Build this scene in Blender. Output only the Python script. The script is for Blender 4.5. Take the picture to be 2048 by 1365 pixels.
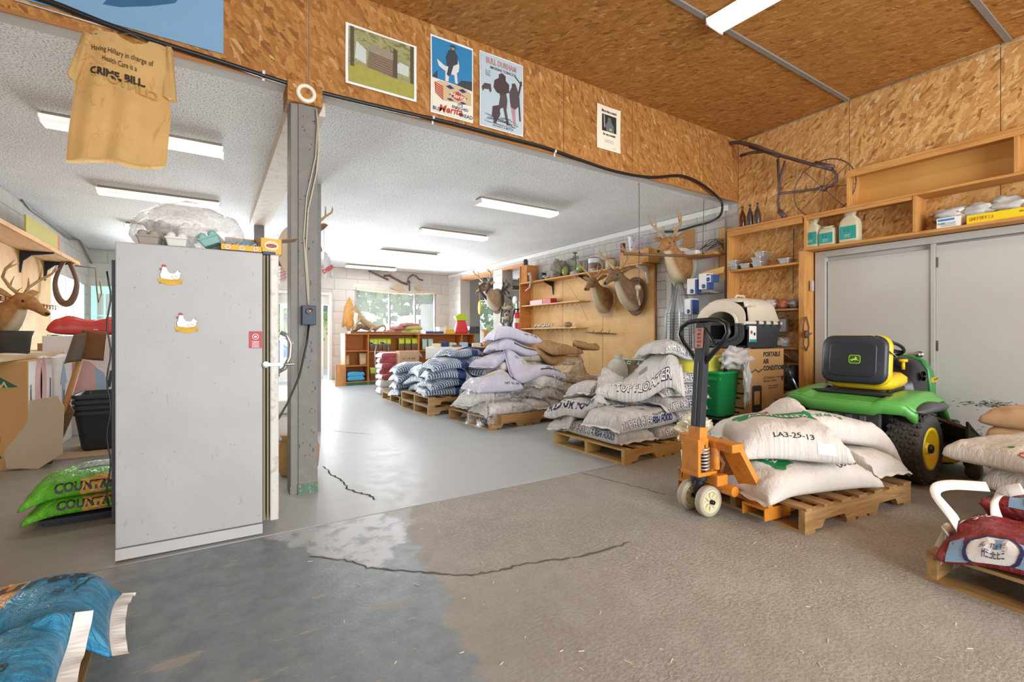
import bpy, math, random
import numpy as np
from mathutils import Vector, Matrix, noise, Euler
random.seed(7)
SC = bpy.context.scene
for o in list(bpy.data.objects): bpy.data.objects.remove(o)
COL = SC.collection
# ---------------- camera, sky, lights, exposure ----------------
F, HY, HC = 942.0, 672.0, 1.17
TH = math.atan(600 / 942); SN, CS = math.sin(TH), math.cos(TH)
cd = bpy.data.cameras.new('camera'); cam = bpy.data.objects.new('camera', cd); COL.objects.link(cam)
cd.sensor_width = 36; cd.lens = 36 * F / 2048; cd.shift_y = -(682.5 - HY) / 2048
cd.clip_start = .02; cd.clip_end = 400
cam.location = (0, 0, HC); cam.rotation_euler = (math.pi / 2, 0, -TH)
SC.camera = cam
w = bpy.data.worlds.new('sky'); SC.world = w; w.use_nodes = True
bg = w.node_tree.nodes['Background']; bg.inputs[0].default_value = (.80, .90, 1, 1); bg.inputs[1].default_value = 2.2
SC.view_settings.view_transform = 'Standard'; SC.view_settings.look = 'None'
SC.view_settings.gamma = 1; SC.view_settings.use_curve_mapping = False
SC.view_settings.exposure = 0.0
def area(name, loc, rot, sx, sy, power, col=(1, 1, 1), spread=180):
    l = bpy.data.lights.new(name, 'AREA'); l.shape = 'RECTANGLE'; l.size = sx; l.size_y = sy
    l.energy = power; l.color = col; l.spread = math.radians(spread)
    o = bpy.data.objects.new(name, l); COL.objects.link(o); o.location = loc; o.rotation_euler = [math.radians(a) for a in rot]
    return o
# daylight through the shop windows, the side windows and the door, plus an added fill behind the camera
DAY = (.90, .955, 1)
area('window_daylight', (4.5, 13.6, 1.6), (-99, 0, 0), 2.4, 1.3, 250, DAY, 100)
area('door_daylight', (2.1, 13.6, 1.0), (-99, 0, 0), 1.2, 1.8, 120, DAY, 100)
area('glazing_daylight', (.4, 13.6, 1.2), (-99, 0, 0), 1.5, 1.8, 200, DAY, 100)
area('side_daylight', (8.7, 13.5, 1.6), (-95, 0, 0), 2.8, 1.3, 110, DAY)
area('left_daylight', (-2.6, 11.5, 1.3), (0, -105, 0), 1.8, 2.0, 130, DAY, 110)
area('rear_fill', (2.3, -4.2, 1.9), (90, 0, 0), 5, 3.2, 500, (.93, .965, 1))  # large soft fill lamp added behind the camera to lift the interior

# ---------------- picture point -> place in the room ----------------
def W(px, py, z=0.0):
    d = (HC - z) * F / (py - HY); x = (px - 1024) / F * d
    return Vector((x * CS + d * SN, -x * SN + d * CS, z))
def onX(px, py, X):
    r = (px - 1024) / F; d = X / (r * CS + SN)
    return Vector((X, d * (-r * SN + CS), HC - (py - HY) / F * d))
def onY(px, py, Y):
    r = (px - 1024) / F; d = Y / (-r * SN + CS)
    return Vector((d * (r * CS + SN), Y, HC - (py - HY) / F * d))
def atD(px, py, d):
    x = (px - 1024) / F * d
    return Vector((x * CS + d * SN, -x * SN + d * CS, HC - (py - HY) / F * d))

# ---------------- mesh building ----------------
R = math.radians
def rotz(a): return Matrix.Rotation(R(a), 4, 'Z')
def TR(x, y, z): return Matrix.Translation((x, y, z))
def frame(p, x, y, z):
    m = Matrix.Identity(4)
    for i, a in enumerate((x, y, z)):
        for k in range(3): m[k][i] = a[k]
    for k in range(3): m[k][3] = p[k]
    return m
class MB:
    def __init__(s): s.v = []; s.f = []; s.m = []; s.uv = None; s.sm = []
    def add(s, vs, fs, mi=0, M=None, smooth=False):
        o = len(s.v)
        s.v += [tuple(M @ Vector(v)) for v in vs] if M is not None else [tuple(v) for v in vs]
        s.f += [tuple(i + o for i in f) for f in fs]
        s.m += [mi] * len(fs); s.sm += [smooth] * len(fs)
        return s
    def box(s, x0, x1, y0, y1, z0, z1, mi=0, M=None):
        vs = [(x, y, z) for x in (x0, x1) for y in (y0, y1) for z in (z0, z1)]
        return s.add(vs, [(0, 1, 3, 2), (4, 6, 7, 5), (0, 4, 5, 1), (2, 3, 7, 6), (0, 2, 6, 4), (1, 5, 7, 3)], mi, M)
    def cbox(s, c, d, mi=0, M=None):
        return s.box(c[0] - d[0] / 2, c[0] + d[0] / 2, c[1] - d[1] / 2, c[1] + d[1] / 2, c[2] - d[2] / 2, c[2] + d[2] / 2, mi, M)
    def loft(s, rings, mi=0, M=None, cap=True, smooth=True, closed=False):
        n = len(rings[0]); vs = [p for r in rings for p in r]; fs = []
        k = len(rings)
        for i in range(k if closed else k - 1):
            for j in range(n):
                a = i * n + j; b = i * n + (j + 1) % n; i2 = (i + 1) % k
                fs.append((a, b, i2 * n + (j + 1) % n, i2 * n + j))
        if cap and not closed: fs += [tuple(range(n))[::-1], tuple(range((k - 1) * n, k * n))]
        return s.add(vs, fs, mi, M, smooth)
    def tube(s, pts, r, n=8, mi=0, M=None, closed=False, flat=1.0):
        pts = [Vector(p) for p in pts]; k = len(pts)
        rr = r if isinstance(r, (list, tuple)) else [r] * k
        rings = []; up = None
        for i, p in enumerate(pts):
            a = pts[(i - 1) % k] if (closed or i > 0) else p; b = pts[(i + 1) % k] if (closed or i < k - 1) else p
            t = (b - a).normalized()
            if up is None:
                up = t.cross(Vector((0, 0, 1)))
                if up.length < .05: up = t.cross(Vector((1, 0, 0)))
            u = (up - t * up.dot(t)).normalized(); v = t.cross(u); up = u
            rings.append([p + u * (math.cos(q) * rr[i]) + v * (math.sin(q) * rr[i] * flat) for q in [2 * math.pi * j / n for j in range(n)]])
        return s.loft(rings, mi, M, closed=closed)
    def cyl(s, p0, p1, r, n=16, mi=0, r2=None, M=None):
        return s.tube([p0, p1], [r, r if r2 is None else r2], n, mi, M)
    def lathe(s, prof, n=20, mi=0, M=None, cap=True):
        return s.loft([[(r * math.cos(2 * math.pi * j / n), r * math.sin(2 * math.pi * j / n), z) for j in range(n)] for r, z in prof], mi, M, cap)
    def prism(s, out, z0, z1, mi=0, M=None):
        n = len(out)
        vs = [(x, y, z0) for x, y in out] + [(x, y, z1) for x, y in out]
        fs = [tuple(range(n))[::-1], tuple(range(n, 2 * n))] + [(i, (i + 1) % n, n + (i + 1) % n, n + i) for i in range(n)]
        return s.add(vs, fs, mi, M)
    def ell(s, c, r, nu=14, nv=10, mi=0, M=None, bump=0, seed=0):
        rings = []
        for i in range(1, nv):
            a = math.pi * i / nv; ring = []
            for j in range(nu):
                b = 2 * math.pi * j / nu; d = Vector((math.sin(a) * math.cos(b), math.sin(a) * math.sin(b), math.cos(a)))
                k = 1 + (bump * noise.noise(d * 1.7 + Vector((seed, seed * 2, 0))) if bump else 0)
                ring.append((c[0] + d.x * r[0] * k, c[1] + d.y * r[1] * k, c[2] + d.z * r[2] * k))
            rings.append(ring)
        vs = [p for g in rings for p in g]; n = nu; k = len(rings); fs = []
        for i in range(k - 1):
            for j in range(n): fs.append((i * n + j, (i + 1) * n + j, (i + 1) * n + (j + 1) % n, i * n + (j + 1) % n))
        vs += [(c[0], c[1], c[2] + r[2]), (c[0], c[1], c[2] - r[2])]
        for j in range(n):
            fs.append((k * n, j, (j + 1) % n)); fs.append((k * n + 1, (k - 1) * n + (j + 1) % n, (k - 1) * n + j))
        return s.add(vs, fs, mi, M, True)
    def sheet(s, fn, nu, nv, mi=0, M=None, smooth=True):
        vs = [fn(i / nu, j / nv) for i in range(nu + 1) for j in range(nv + 1)]
        fs = [(i * (nv + 1) + j, (i + 1) * (nv + 1) + j, (i + 1) * (nv + 1) + j + 1, i * (nv + 1) + j + 1) for i in range(nu) for j in range(nv)]
        return s.add(vs, fs, mi, M, smooth)
    def text(s, t, size, M, mi=0, bold=0, shear=0, sx=1.0, al='CENTER', thick=0):
        vs, fs = text_geo(t, bold, shear, al) if isinstance(t, str) else t
        return s.add([(x * size * sx, y * size, thick) for x, y in vs], fs, mi, M)
    def build(s, name, mats, parent=None, bev=0, world=True, sub=0, solid=0, origin=None):
        if not isinstance(mats, (list, tuple)): mats = [mats]
        V = np.array(s.v, dtype=float).reshape(-1, 3)
        o = bpy.data.objects.new(name, None) if False else None
        if parent is not None:
            if world:
                Mi = np.array((Matrix.Translation(parent.location) @ parent.rotation_euler.to_matrix().to_4x4()).inverted())
                if parent.parent is not None:
                    pp = parent.parent
                    Mi = Mi @ np.array((Matrix.Translation(pp.location) @ pp.rotation_euler.to_matrix().to_4x4()).inverted())
                V = V @ Mi[:3, :3].T + Mi[:3, 3]
            loc = (0, 0, 0)
        if parent is None or origin == 'own':
            if origin is None or origin == 'own': loc = ((V[:, 0].min() + V[:, 0].max()) / 2, (V[:, 1].min() + V[:, 1].max()) / 2, V[:, 2].min())
            else: loc = origin
            V = V - np.array(loc)
        me = bpy.data.meshes.new(name); me.from_pydata(V.tolist(), [], s.f)
        for m in mats: me.materials.append(m)
        me.polygons.foreach_set('material_index', s.m); me.polygons.foreach_set('use_smooth', s.sm)
        if s.uv is None: boxuv(me)
        else:
            L = me.uv_layers.new(name='UVMap'); li = np.empty(len(me.loops), dtype=np.int32); me.loops.foreach_get('vertex_index', li)
            L.data.foreach_set('uv', np.array(s.uv, dtype=float)[li].ravel())
        me.update()
        o = bpy.data.objects.new(name, me); COL.objects.link(o); o.location = loc
        if parent is not None: o.parent = parent
        if solid: k = o.modifiers.new('solid', 'SOLIDIFY'); k.thickness = solid; k.offset = 0
        if bev:
            k = o.modifiers.new('bevel', 'BEVEL'); k.width = bev; k.segments = 2; k.limit_method = 'ANGLE'; k.angle_limit = R(40)
        if sub: k = o.modifiers.new('sub', 'SUBSURF'); k.levels = sub; k.render_levels = sub
        return o
def boxuv(me):
    L = me.uv_layers.new(name='UVMap'); n = len(me.loops)
    if n == 0: return
    li = np.empty(n, dtype=np.int32); me.loops.foreach_get('vertex_index', li)
    co = np.empty(len(me.vertices) * 3); me.vertices.foreach_get('co', co); co = co.reshape(-1, 3)[li]
    nr = np.empty(len(me.polygons) * 3); me.polygons.foreach_get('normal', nr); nr = np.abs(nr.reshape(-1, 3))
    tot = np.empty(len(me.polygons), dtype=np.int32); me.polygons.foreach_get('loop_total', tot)
    ax = np.repeat(nr.argmax(1), tot)
    u = np.where(ax == 0, co[:, 1], co[:, 0]); v = np.where(ax == 2, co[:, 1], co[:, 2])
    L.data.foreach_set('uv', np.stack([u, v], 1).ravel())
def rrect(w, h, r, n=5, cx=0, cy=0):
    o = []
    for (sx, sy, a0) in ((1, 1, 0), (-1, 1, 90), (-1, -1, 180), (1, -1, 270)):
        for k in range(n + 1):
            a = R(a0 + 90 * k / n); o.append((cx + sx * (w / 2 - r) + r * math.cos(a), cy + sy * (h / 2 - r) + r * math.sin(a)))
    return o
_tc = {}
def text_geo(t, bold, shear, al):
    k = (t, bold, shear, al)
    if k not in _tc:
        c = bpy.data.curves.new('t', 'FONT'); c.body = t; c.align_x = al; c.align_y = 'CENTER'; c.offset = bold; c.shear = shear; c.resolution_u = 2; c.space_line = .9
        o = bpy.data.objects.new('t', c); m = o.to_mesh()
        _tc[k] = ([(v.co.x, v.co.y) for v in m.vertices], [tuple(p.vertices) for p in m.polygons])
        o.to_mesh_clear(); bpy.data.objects.remove(o); bpy.data.curves.remove(c)
    return _tc[k]
def glyphs(n, seed=1, lines=1):
    """worn, unreadable print: short strokes in the rhythm of lettering"""
    r = random.Random(seed); vs = []; fs = []
    for l in range(lines):
        for i in range(n):
            if r.random() < .14: continue
            x = (i - n / 2) * .62; y = -l * 1.5 + (lines - 1) * .75
            for (x0, x1, y0, y1) in r.sample([(0, .12, -.5, .5), (.38, .5, -.5, .5), (0, .5, .38, .5), (0, .5, -.5, -.38), (.05, .45, -.06, .06)], 3):
                o = len(vs); vs += [(x + x0, y + y0), (x + x1, y + y0), (x + x1, y + y1), (x + x0, y + y1)]; fs.append((o, o + 1, o + 2, o + 3))
    return (vs, fs)
def tag(o, label=None, cat=None, group=None, kind=None):
    if label: o['label'] = label
    if cat: o['category'] = cat
    if group: o['group'] = group
    if kind: o['kind'] = kind
    return o
def thing(name, label, cat, loc=(0, 0, 0), rz=0, group=None):
    o = bpy.data.objects.new(name, None); COL.objects.link(o); o.location = loc; o.rotation_euler = (0, 0, R(rz)); o.empty_display_size = .05
    return tag(o, label, cat, group)
def struct(o): o['kind'] = 'structure'; return o
def dup(root, loc=None, rz=None, label=None, group=None):
    def cp(o, p):
        c = o.copy(); COL.objects.link(c)
        if p is not None: c.parent = p
        for ch in list(o.children): cp(ch, c)
        return c
    r = cp(root, None)
    if loc is not None: r.location = loc
    if rz is not None: r.rotation_euler = (0, 0, R(rz))
    if label: r['label'] = label
    if group: r['group'] = group
    return r
def qM(p00, p10, p01):
    """frame on a flat panel: x along p00-p10, y along p00-p01"""
    x = (p10 - p00); y = (p01 - p00); x.normalize(); z = x.cross(y).normalized(); y = z.cross(x)
    return frame(p00, x, y, z)

# ---------------- materials ----------------
def lin(c):
    if isinstance(c, str): c = [int(c[i:i + 2], 16) / 255 for i in (0, 2, 4)]
    return tuple((x / 12.92 if x <= .04045 else ((x + .055) / 1.055) ** 2.4) for x in c[:3]) + (1,)
class ND:
    def __init__(s, name):
        s.m = bpy.data.materials.new(name); s.m.use_nodes = True; s.t = s.m.node_tree; s.b = s.t.nodes['Principled BSDF']
    def n(s, ty, ins=None, **pr):
        q = s.t.nodes.new('ShaderNode' + ty)
        for k, v in pr.items(): setattr(q, k, v)
        for k, v in (ins or {}).items():
            sk = q.inputs[k]
            if isinstance(v, bpy.types.NodeSocket): s.t.links.new(v, sk)
            else: sk.default_value = v
        return q
    def L(s, a, b): s.t.links.new(a, b)
    def co(s, which='UV', sc=(1, 1, 1), rot=0):
        t = s.n('TexCoord'); m = s.n('Mapping', {0: t.outputs[which], 'Scale': sc, 'Rotation': (0, 0, rot)}); return m.outputs[0]
    def noise(s, vec, scale, det=3, rough=.5, dist=0):
        return s.n('TexNoise', {'Vector': vec, 'Scale': scale, 'Detail': det, 'Roughness': rough, 'Distortion': dist}).outputs['Fac']
    def ramp(s, fac, stops, interp='LINEAR'):
        r = s.n('ValToRGB', {0: fac}); r.color_ramp.interpolation = interp; e = r.color_ramp.elements
        while len(e) > len(stops): e.remove(e[-1])
        while len(e) < len(stops): e.new(1)
        for x, (p, c) in zip(e, stops): x.position = p; x.color = lin(c) if isinstance(c, str) else (c, c, c, 1)
        return r.outputs[0]
    def mix(s, fac, a, b, bt='MIX'):
        return s.n('MixRGB', {0: fac, 1: lin(a) if isinstance(a, str) else a, 2: lin(b) if isinstance(b, str) else b}, blend_type=bt).outputs[0]
    def ma(s, op, a, b=0.5, c=0.0): return s.n('Math', {0: a, 1: b, 2: c}, operation=op).outputs[0]
    def bump(s, h, st, dist=.01): s.L(s.n('Bump', {'Height': h, 'Strength': st, 'Distance': dist}).outputs[0], s.b.inputs['Normal'])
    def set(s, col=None, rough=None, metal=0, spec=None):
        if col is not None:
            if isinstance(col, bpy.types.NodeSocket): s.L(col, s.b.inputs['Base Color'])
            else: s.b.inputs['Base Color'].default_value = lin(col)
        if rough is not None:
            if isinstance(rough, bpy.types.NodeSocket): s.L(rough, s.b.inputs['Roughness'])
            else: s.b.inputs['Roughness'].default_value = rough
        s.b.inputs['Metallic'].default_value = metal
        if spec is not None: s.b.inputs['Specular IOR Level'].default_value = spec
        return s.m
_mc = {}
def mt(c, rough=.6, metal=0, var=.12, sc=8, bump=0, bsc=40, coord='Object', dark=None, spec=None):
    """plain coloured surface with a little cloudiness, optional relief"""
    k = (c, rough, metal, var, sc, bump, bsc, coord, dark)
    if k in _mc: return _mc[k]
    N = ND('m_' + c); v = N.co(coord)
    if var:
        l = lin(c); a = tuple(x * (1 - var) for x in l[:3]) + (1,); b = tuple(min(1, x * (1 + var * .6)) for x in l[:3]) + (1,)
        col = N.mix(N.noise(v, sc, 5, .6), a, b)
        if dark: col = N.mix(N.ramp(N.noise(v, sc * 2.3, 6, .7), [(.52, 0.0), (.7, 1.0)]), col, dark)
        N.set(col, rough, metal, spec)
    else: N.set(c, rough, metal, spec)
    if bump: N.bump(N.noise(v, bsc, 4, .6), bump)
    _mc[k] = N.m; return N.m
def wood(c1, c2, ax=0, sc=6, rough=.65, knots=True, coord='Object'):
    k = ('wood', c1, c2, ax, sc)
    if k in _mc: return _mc[k]
    N = ND('wood_' + c1); s3 = [sc * 2.2] * 3; s3[ax] = sc * .22
    v = N.co(coord, s3); n = N.noise(v, 1.6, 6, .6, 1.2); v2 = N.co(coord, [x * 4 for x in s3]); n2 = N.noise(v2, 2, 3, .5)
    col = N.mix(N.ramp(n, [(.3, 0.0), (.7, 1.0)]), c1, c2); col = N.mix(N.ma('MULTIPLY', n2, .35), col, c2)
    N.set(col, rough); N.bump(n2, .25, .003); _mc[k] = N.m; return N.m
def osb(name, dark, mid, light, hi, sc=1.0, axis=None):
    N = ND(name); cols = None; h = None
    for i, (a, b, rot) in enumerate([(15, 46, .35), (46, 17, -.5), (13, 40, 1.35), (36, 13, 2.4)]):
        v0 = N.co('UV', (1, 1, 1), rot)
        nz = N.n('TexNoise', {'Vector': v0, 'Scale': 5.0 * sc, 'Detail': 2.0})
        vv = N.n('MixRGB', {0: .035, 1: v0, 2: nz.outputs['Color']}, blend_type='ADD').outputs[0]
        vm = N.n('Mapping', {0: vv, 'Scale': (a * sc, b * sc, 1), 'Location': (i * 3.1, i * 1.7, 0)}).outputs[0]
        vo = N.n('TexVoronoi', {'Vector': vm, 'Scale': 1.0, 'Randomness': 1.0}, voronoi_dimensions='2D')
        sp = N.n('SeparateColor', {0: vo.outputs['Color']})
        c = N.ramp(sp.outputs[0], [(0, dark), (.18, mid), (.5, mid), (.72, light), (.93, light), (1, hi)])
        if cols is None: cols = c; h = sp.outputs[0]
        else:
            f = N.ma('MULTIPLY', N.ma('GREATER_THAN', sp.outputs[1], (.5, .5, .6, .7)[i]), .9)
            cols = N.mix(f, cols, c); h = N.n('MixRGB', {0: f, 1: h, 2: sp.outputs[0]}).outputs[0]
    fine = N.noise(N.co('UV', (40, 170, 1), .6), 1.0, 4, .7)
    cols = N.mix(N.ramp(fine, [(.35, .5), (.65, 0.0)]), cols, dark)
    big = N.noise(N.co('UV'), 1.3, 3, .6); cols = N.mix(N.ramp(big, [(.35, .35), (.6, 0.0)]), cols, mid)
    sp2 = N.noise(N.co('UV', (9, 9, 1)), 4.0, 3, .6); cols = N.mix(N.ramp(sp2, [(.70, 0.0), (.74, .8)]), cols, '3a1c0c')
    N.set(cols, .7, 0, .3); N.bump(h, .35, .004); return N.m
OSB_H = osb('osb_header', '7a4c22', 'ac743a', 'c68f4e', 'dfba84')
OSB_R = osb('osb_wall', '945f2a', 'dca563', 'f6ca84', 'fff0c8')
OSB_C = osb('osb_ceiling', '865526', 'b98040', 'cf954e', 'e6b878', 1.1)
PINE = wood('d9a35e', 'b97c3b', 0); PINEY = wood('dba65f', 'b97a38', 1); PINEZ = wood('dca963', 'b87a3a', 2)
PALE = wood('e2bc84', 'c4935a', 0); PALW = wood('c6a06c', '94703f', 0, 7); PALWY = wood('c6a06c', '94703f', 1, 7)
PALY = wood('dcb873', 'b98f4c', 0, 7); PALYY = wood('dcb873', 'b98f4c', 1, 7)
ORAW = wood('d08a42', 'b3692c', 0, 4)
def m_block(c='dedbd6'):
    N = ND('painted_block'); v = N.co('Object'); n = N.noise(v, 60, 4, .6); b = N.noise(v, 2.2, 4, .6)
    col = N.mix(N.ramp(b, [(.4, 0.0), (.75, .6)]), c, 'b9b3aa'); col = N.mix(N.ramp(n, [(.62, 0.0), (.72, .5)]), col, '8d877e')
    N.set(col, .7); N.bump(n, .3, .004); return N.m
BLOCK = m_block('c6c2bc'); MORTAR = mt('c4bfb8', .9); WHITE = mt('e6e3de', .5, var=.06)
def m_popcorn():
    N = ND('popcorn_ceiling'); v = N.co('Object'); vo = N.noise(v, 75, 3, .65); b = N.noise(v, .8, 4, .6)
    col = N.mix(N.ramp(b, [(.42, 0.0), (.7, .5)]), 'f3f3f2', 'dcdad7')
    col = N.mix(N.ramp(vo, [(.38, .85), (.48, 0.0)]), col, '8f8b87')
    N.set(col, .85, 0, .1); N.bump(vo, .9, .01); return N.m
POP = m_popcorn()
def m_floor(near):
    N = ND('concrete_near' if near else 'concrete_far'); v = N.co('Object')
    n1 = N.noise(v, 1.1, 6, .6); n2 = N.noise(v, 9, 6, .65); n3 = N.noise(v, 60, 4, .7)
    base = N.mix(N.ramp(n1, [(.35, 0.0), (.65, 1.0)]), '9d9b93', 'b0aea6')
    base = N.mix(N.ramp(n2, [(.4, .45), (.6, 0.0)]), base, '969188')
    sx = N.n('SeparateXYZ', {0: v})
    X, Y = sx.outputs[0], sx.outputs[1]
    wob = N.ma('MULTIPLY', N.ma('SUBTRACT', N.noise(v, 1.6, 6, .62), .5), 1.5)
    if near:
        # grey-green floor paint left of a ragged line, dirt under the left-hand goods
        d = N.ma('SUBTRACT', N.ma('ADD', N.ma('MULTIPLY', Y, .18), N.ma('MULTIPLY', wob, .42)), N.ma('SUBTRACT', X, .50))
        mk = N.ramp(d, [(.0, 0.0), (.05, .92)])
        paint = N.mix(N.ramp(n2, [(.35, 0.0), (.7, 1.0)]), '718189', '88979e')
        fl = N.noise(N.co('Object', (1, 3.0, 1), .35), 3.0, 5, .55); chips = N.noise(N.co('Object', (1, 2.2, 1), .35), 14, 3, .5)
        mk2 = N.ma('MULTIPLY', mk, N.ramp(fl, [(.635, 1.0), (.65, 0.0)])); mk2 = N.ma('MULTIPLY', mk2, N.ramp(chips, [(.69, 1.0), (.70, 0.0)]))
        col = N.mix(mk2, base, paint)
        dust = N.ramp(N.ma('ADD', N.ma('MULTIPLY', X, -1.0), N.ma('MULTIPLY', wob, .5)), [(.25, 0.0), (.7, .8)]); col = N.mix(dust, col, '9c9182')
        rub = N.noise(N.co('Object', (1, 1.35, 1)), 55, 2, .5, .4); gate = N.ramp(N.ma('SUBTRACT', .25, d), [(.1, 0.0), (.6, 1.0)])
        gate = N.ma('MULTIPLY', gate, N.ramp(N.noise(v, .9, 3, .5), [(.35, .4), (.55, 1.0)]))
        h = N.ma('ADD', N.ma('MULTIPLY', rub, gate), N.ma('MULTIPLY', n3, .25))
        col = N.mix(N.ma('MULTIPLY', gate, N.ramp(rub, [(.38, .5), (.5, 0.0)])), col, '857b6c')
        col = N.mix(N.ma('MULTIPLY', gate, N.ramp(rub, [(.58, 0.0), (.7, .5)])), col, 'cdc4b4')
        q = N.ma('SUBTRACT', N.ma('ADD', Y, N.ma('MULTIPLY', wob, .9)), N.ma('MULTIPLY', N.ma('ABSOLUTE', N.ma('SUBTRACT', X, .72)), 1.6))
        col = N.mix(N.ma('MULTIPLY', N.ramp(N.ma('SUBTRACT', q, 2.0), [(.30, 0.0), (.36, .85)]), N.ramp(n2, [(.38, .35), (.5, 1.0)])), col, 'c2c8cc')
        N.bump(h, .8, .007); rg = N.ramp(N.ma('MULTIPLY', mk2, N.ramp(n2, [(.3, .5), (.7, 1.0)])), [(0, .62), (1, .27)])
    else:
        grn = N.ramp(N.ma('ADD', N.ma('MULTIPLY', X, .30), N.ma('MULTIPLY', wob, .4)), [(.62, 0.0), (.95, .75)])
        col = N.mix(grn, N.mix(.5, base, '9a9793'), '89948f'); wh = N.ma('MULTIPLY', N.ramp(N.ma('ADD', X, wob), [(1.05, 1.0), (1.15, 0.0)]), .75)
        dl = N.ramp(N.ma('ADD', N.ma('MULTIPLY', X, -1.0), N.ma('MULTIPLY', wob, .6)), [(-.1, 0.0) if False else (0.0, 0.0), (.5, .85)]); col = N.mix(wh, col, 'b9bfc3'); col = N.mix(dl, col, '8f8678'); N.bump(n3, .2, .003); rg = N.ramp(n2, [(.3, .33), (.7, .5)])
        col = N.mix(N.ramp(N.noise(v, 20, 2, .5), [(.72, 0.0), (.75, .5)]), col, '6d675e')
    N.set(col, rg, 0, .5); return N.m
def m_peg(c='e3b674', pitch=.0254, r=.16):
    N = ND('pegboard'); t = N.n('TexCoord'); vm = N.n('VectorMath', {0: t.outputs['UV'], 1: (1 / pitch,) * 3}, operation='MULTIPLY')
    fr = N.n('VectorMath', {0: vm.outputs[0]}, operation='FRACTION'); s2 = N.n('SeparateXYZ', {0: fr.outputs[0]})
    dx = N.ma('SUBTRACT', s2.outputs[0], .5); dy = N.ma('SUBTRACT', s2.outputs[1], .5)
    d = N.ma('SQRT', N.ma('ADD', N.ma('MULTIPLY', dx, dx), N.ma('MULTIPLY', dy, dy)))
    n = N.noise(N.co('Object'), 3, 4, .6); base = N.mix(N.ramp(n, [(.4, 0.0), (.7, .6)]), c, 'c8924e')
    N.set(N.mix(N.ma('LESS_THAN', d, r), base, '7a5128'), .6); return N.m
PEG = m_peg()
def m_trans(c, alpha, rough=.15):
    N = ND('clear_' + c); N.set(c, rough); N.b.inputs['Alpha'].default_value = alpha; return N.m
def m_wrap():
    N = ND('plastic_wrap'); v = N.co('Object'); n = N.noise(v, 14, 4, .7, 2.0)
    N.set('eef0f2', .12, 0, .8); N.L(N.ramp(n, [(.45, .05), (.60, .34)]), N.b.inputs['Alpha']); N.bump(n, .35, .01); return N.m
WRAP = m_wrap()
def m_glass():
    N = ND('window_glass'); N.set('f4fafc', .02); N.b.inputs['Alpha'].default_value = .12; return N.m
GLASS = m_glass()
BLACK = mt('17181b', .35, var=.1); BLACKM = mt('232529', .55, var=.1); STEEL = mt('a6a8ab', .3, 1, .08); DK = mt('3a3632', .6)
RUST = mt('6e5540', .8, 0, .3, 20, .3, dark='3b2a1e'); CARD = mt('bd9360', .85, var=.07); CARDD = mt('a67c4c', .85, var=.08)
def m_lamp():
    N = ND('lamp_diffuser'); N.set('f6f6f4', .4); N.b.inputs['Emission Color'].default_value = (1, 1, .98, 1); N.b.inputs['Emission Strength'].default_value = .55; return N.m
LAMP = m_lamp()
# ---------------- the room ----------------
XR, YH, YB, XL, ZB, ZF = 6.12, 3.80, 13.2, -2.2, 3.02, 3.86
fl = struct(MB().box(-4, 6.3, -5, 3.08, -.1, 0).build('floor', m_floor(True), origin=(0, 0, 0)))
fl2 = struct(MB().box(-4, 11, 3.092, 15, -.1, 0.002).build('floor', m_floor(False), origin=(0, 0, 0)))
struct(MB().box(-4, 11, 3.0, 3.2, -.3, -.02).build('floor', mt('4b463f', .9)))
CRK = mt('6a6258', .95, var=.2)
def crack(px, w=.006, par=fl, z=.0012, mat=None):
    pts = [W(*p) for p in px]; out = []
    for i in range(len(pts) - 1):
        for k in range(6):
            t = k / 6; p = pts[i].lerp(pts[i + 1], t); out.append(p + Vector((random.uniform(-1, 1) * .012, random.uniform(-1, 1) * .012, 0)))
    out.append(pts[-1]); m = MB(); vs = []; fs = []
    for i, p in enumerate(out):
        a = out[max(0, i - 1)]; b = out[min(len(out) - 1, i + 1)]; t = (b - a).normalized(); n = Vector((-t.y, t.x, 0)) * w * random.uniform(.3, .8)
        vs += [(p + n)[:2] + (z,), (p - n)[:2] + (z,)] if False else [(p.x + n.x, p.y + n.y, z), (p.x - n.x, p.y - n.y, z)]
        if i: fs.append((2 * i - 2, 2 * i - 1, 2 * i + 1, 2 * i))
    m.add(vs, fs); return m.build('crack', mat or CRK, par)
crack([(620, 1112), (690, 1120), (735, 1136), (800, 1141), (880, 1149), (940, 1152), (985, 1146), (1040, 1130), (1140, 1118), (1220, 1098), (1260, 1085)], .012)
crack([(645, 933), (665, 952), (682, 962), (697, 980), (715, 987), (735, 990), (749, 1001)], .012, fl2, .0035, mt('3d3a38', .9))
crack([(1105, 935), (1150, 943), (1216, 960), (1290, 978), (1330, 990)], .008)
crack([(640, 860), (700, 866), (745, 870)], .01, fl2, .0035)
crack([(640, 800), (668, 826), (650, 850)], .008, fl2, .0035)
crack([(90, 1075), (160, 1080), (232, 1062)], .008); crack([(0, 1163), (80, 1140), (180, 1120), (232, 1108)], .008)
m = MB()
for i in range(60):
    p = W(random.uniform(620, 2000), random.uniform(985, 1340)); a = random.uniform(0, 3.1); l = random.uniform(.006, .03)
    m.cbox((0, 0, .002), (l, .003, .002), 0, TR(p.x, p.y, 0) @ Matrix.Rotation(a, 4, 'Z'))
tag(m.build('straw', mt('e6dcc4', .8)), 'bits of pale straw and grit strewn over the bare concrete', 'litter', kind='stuff')
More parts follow.
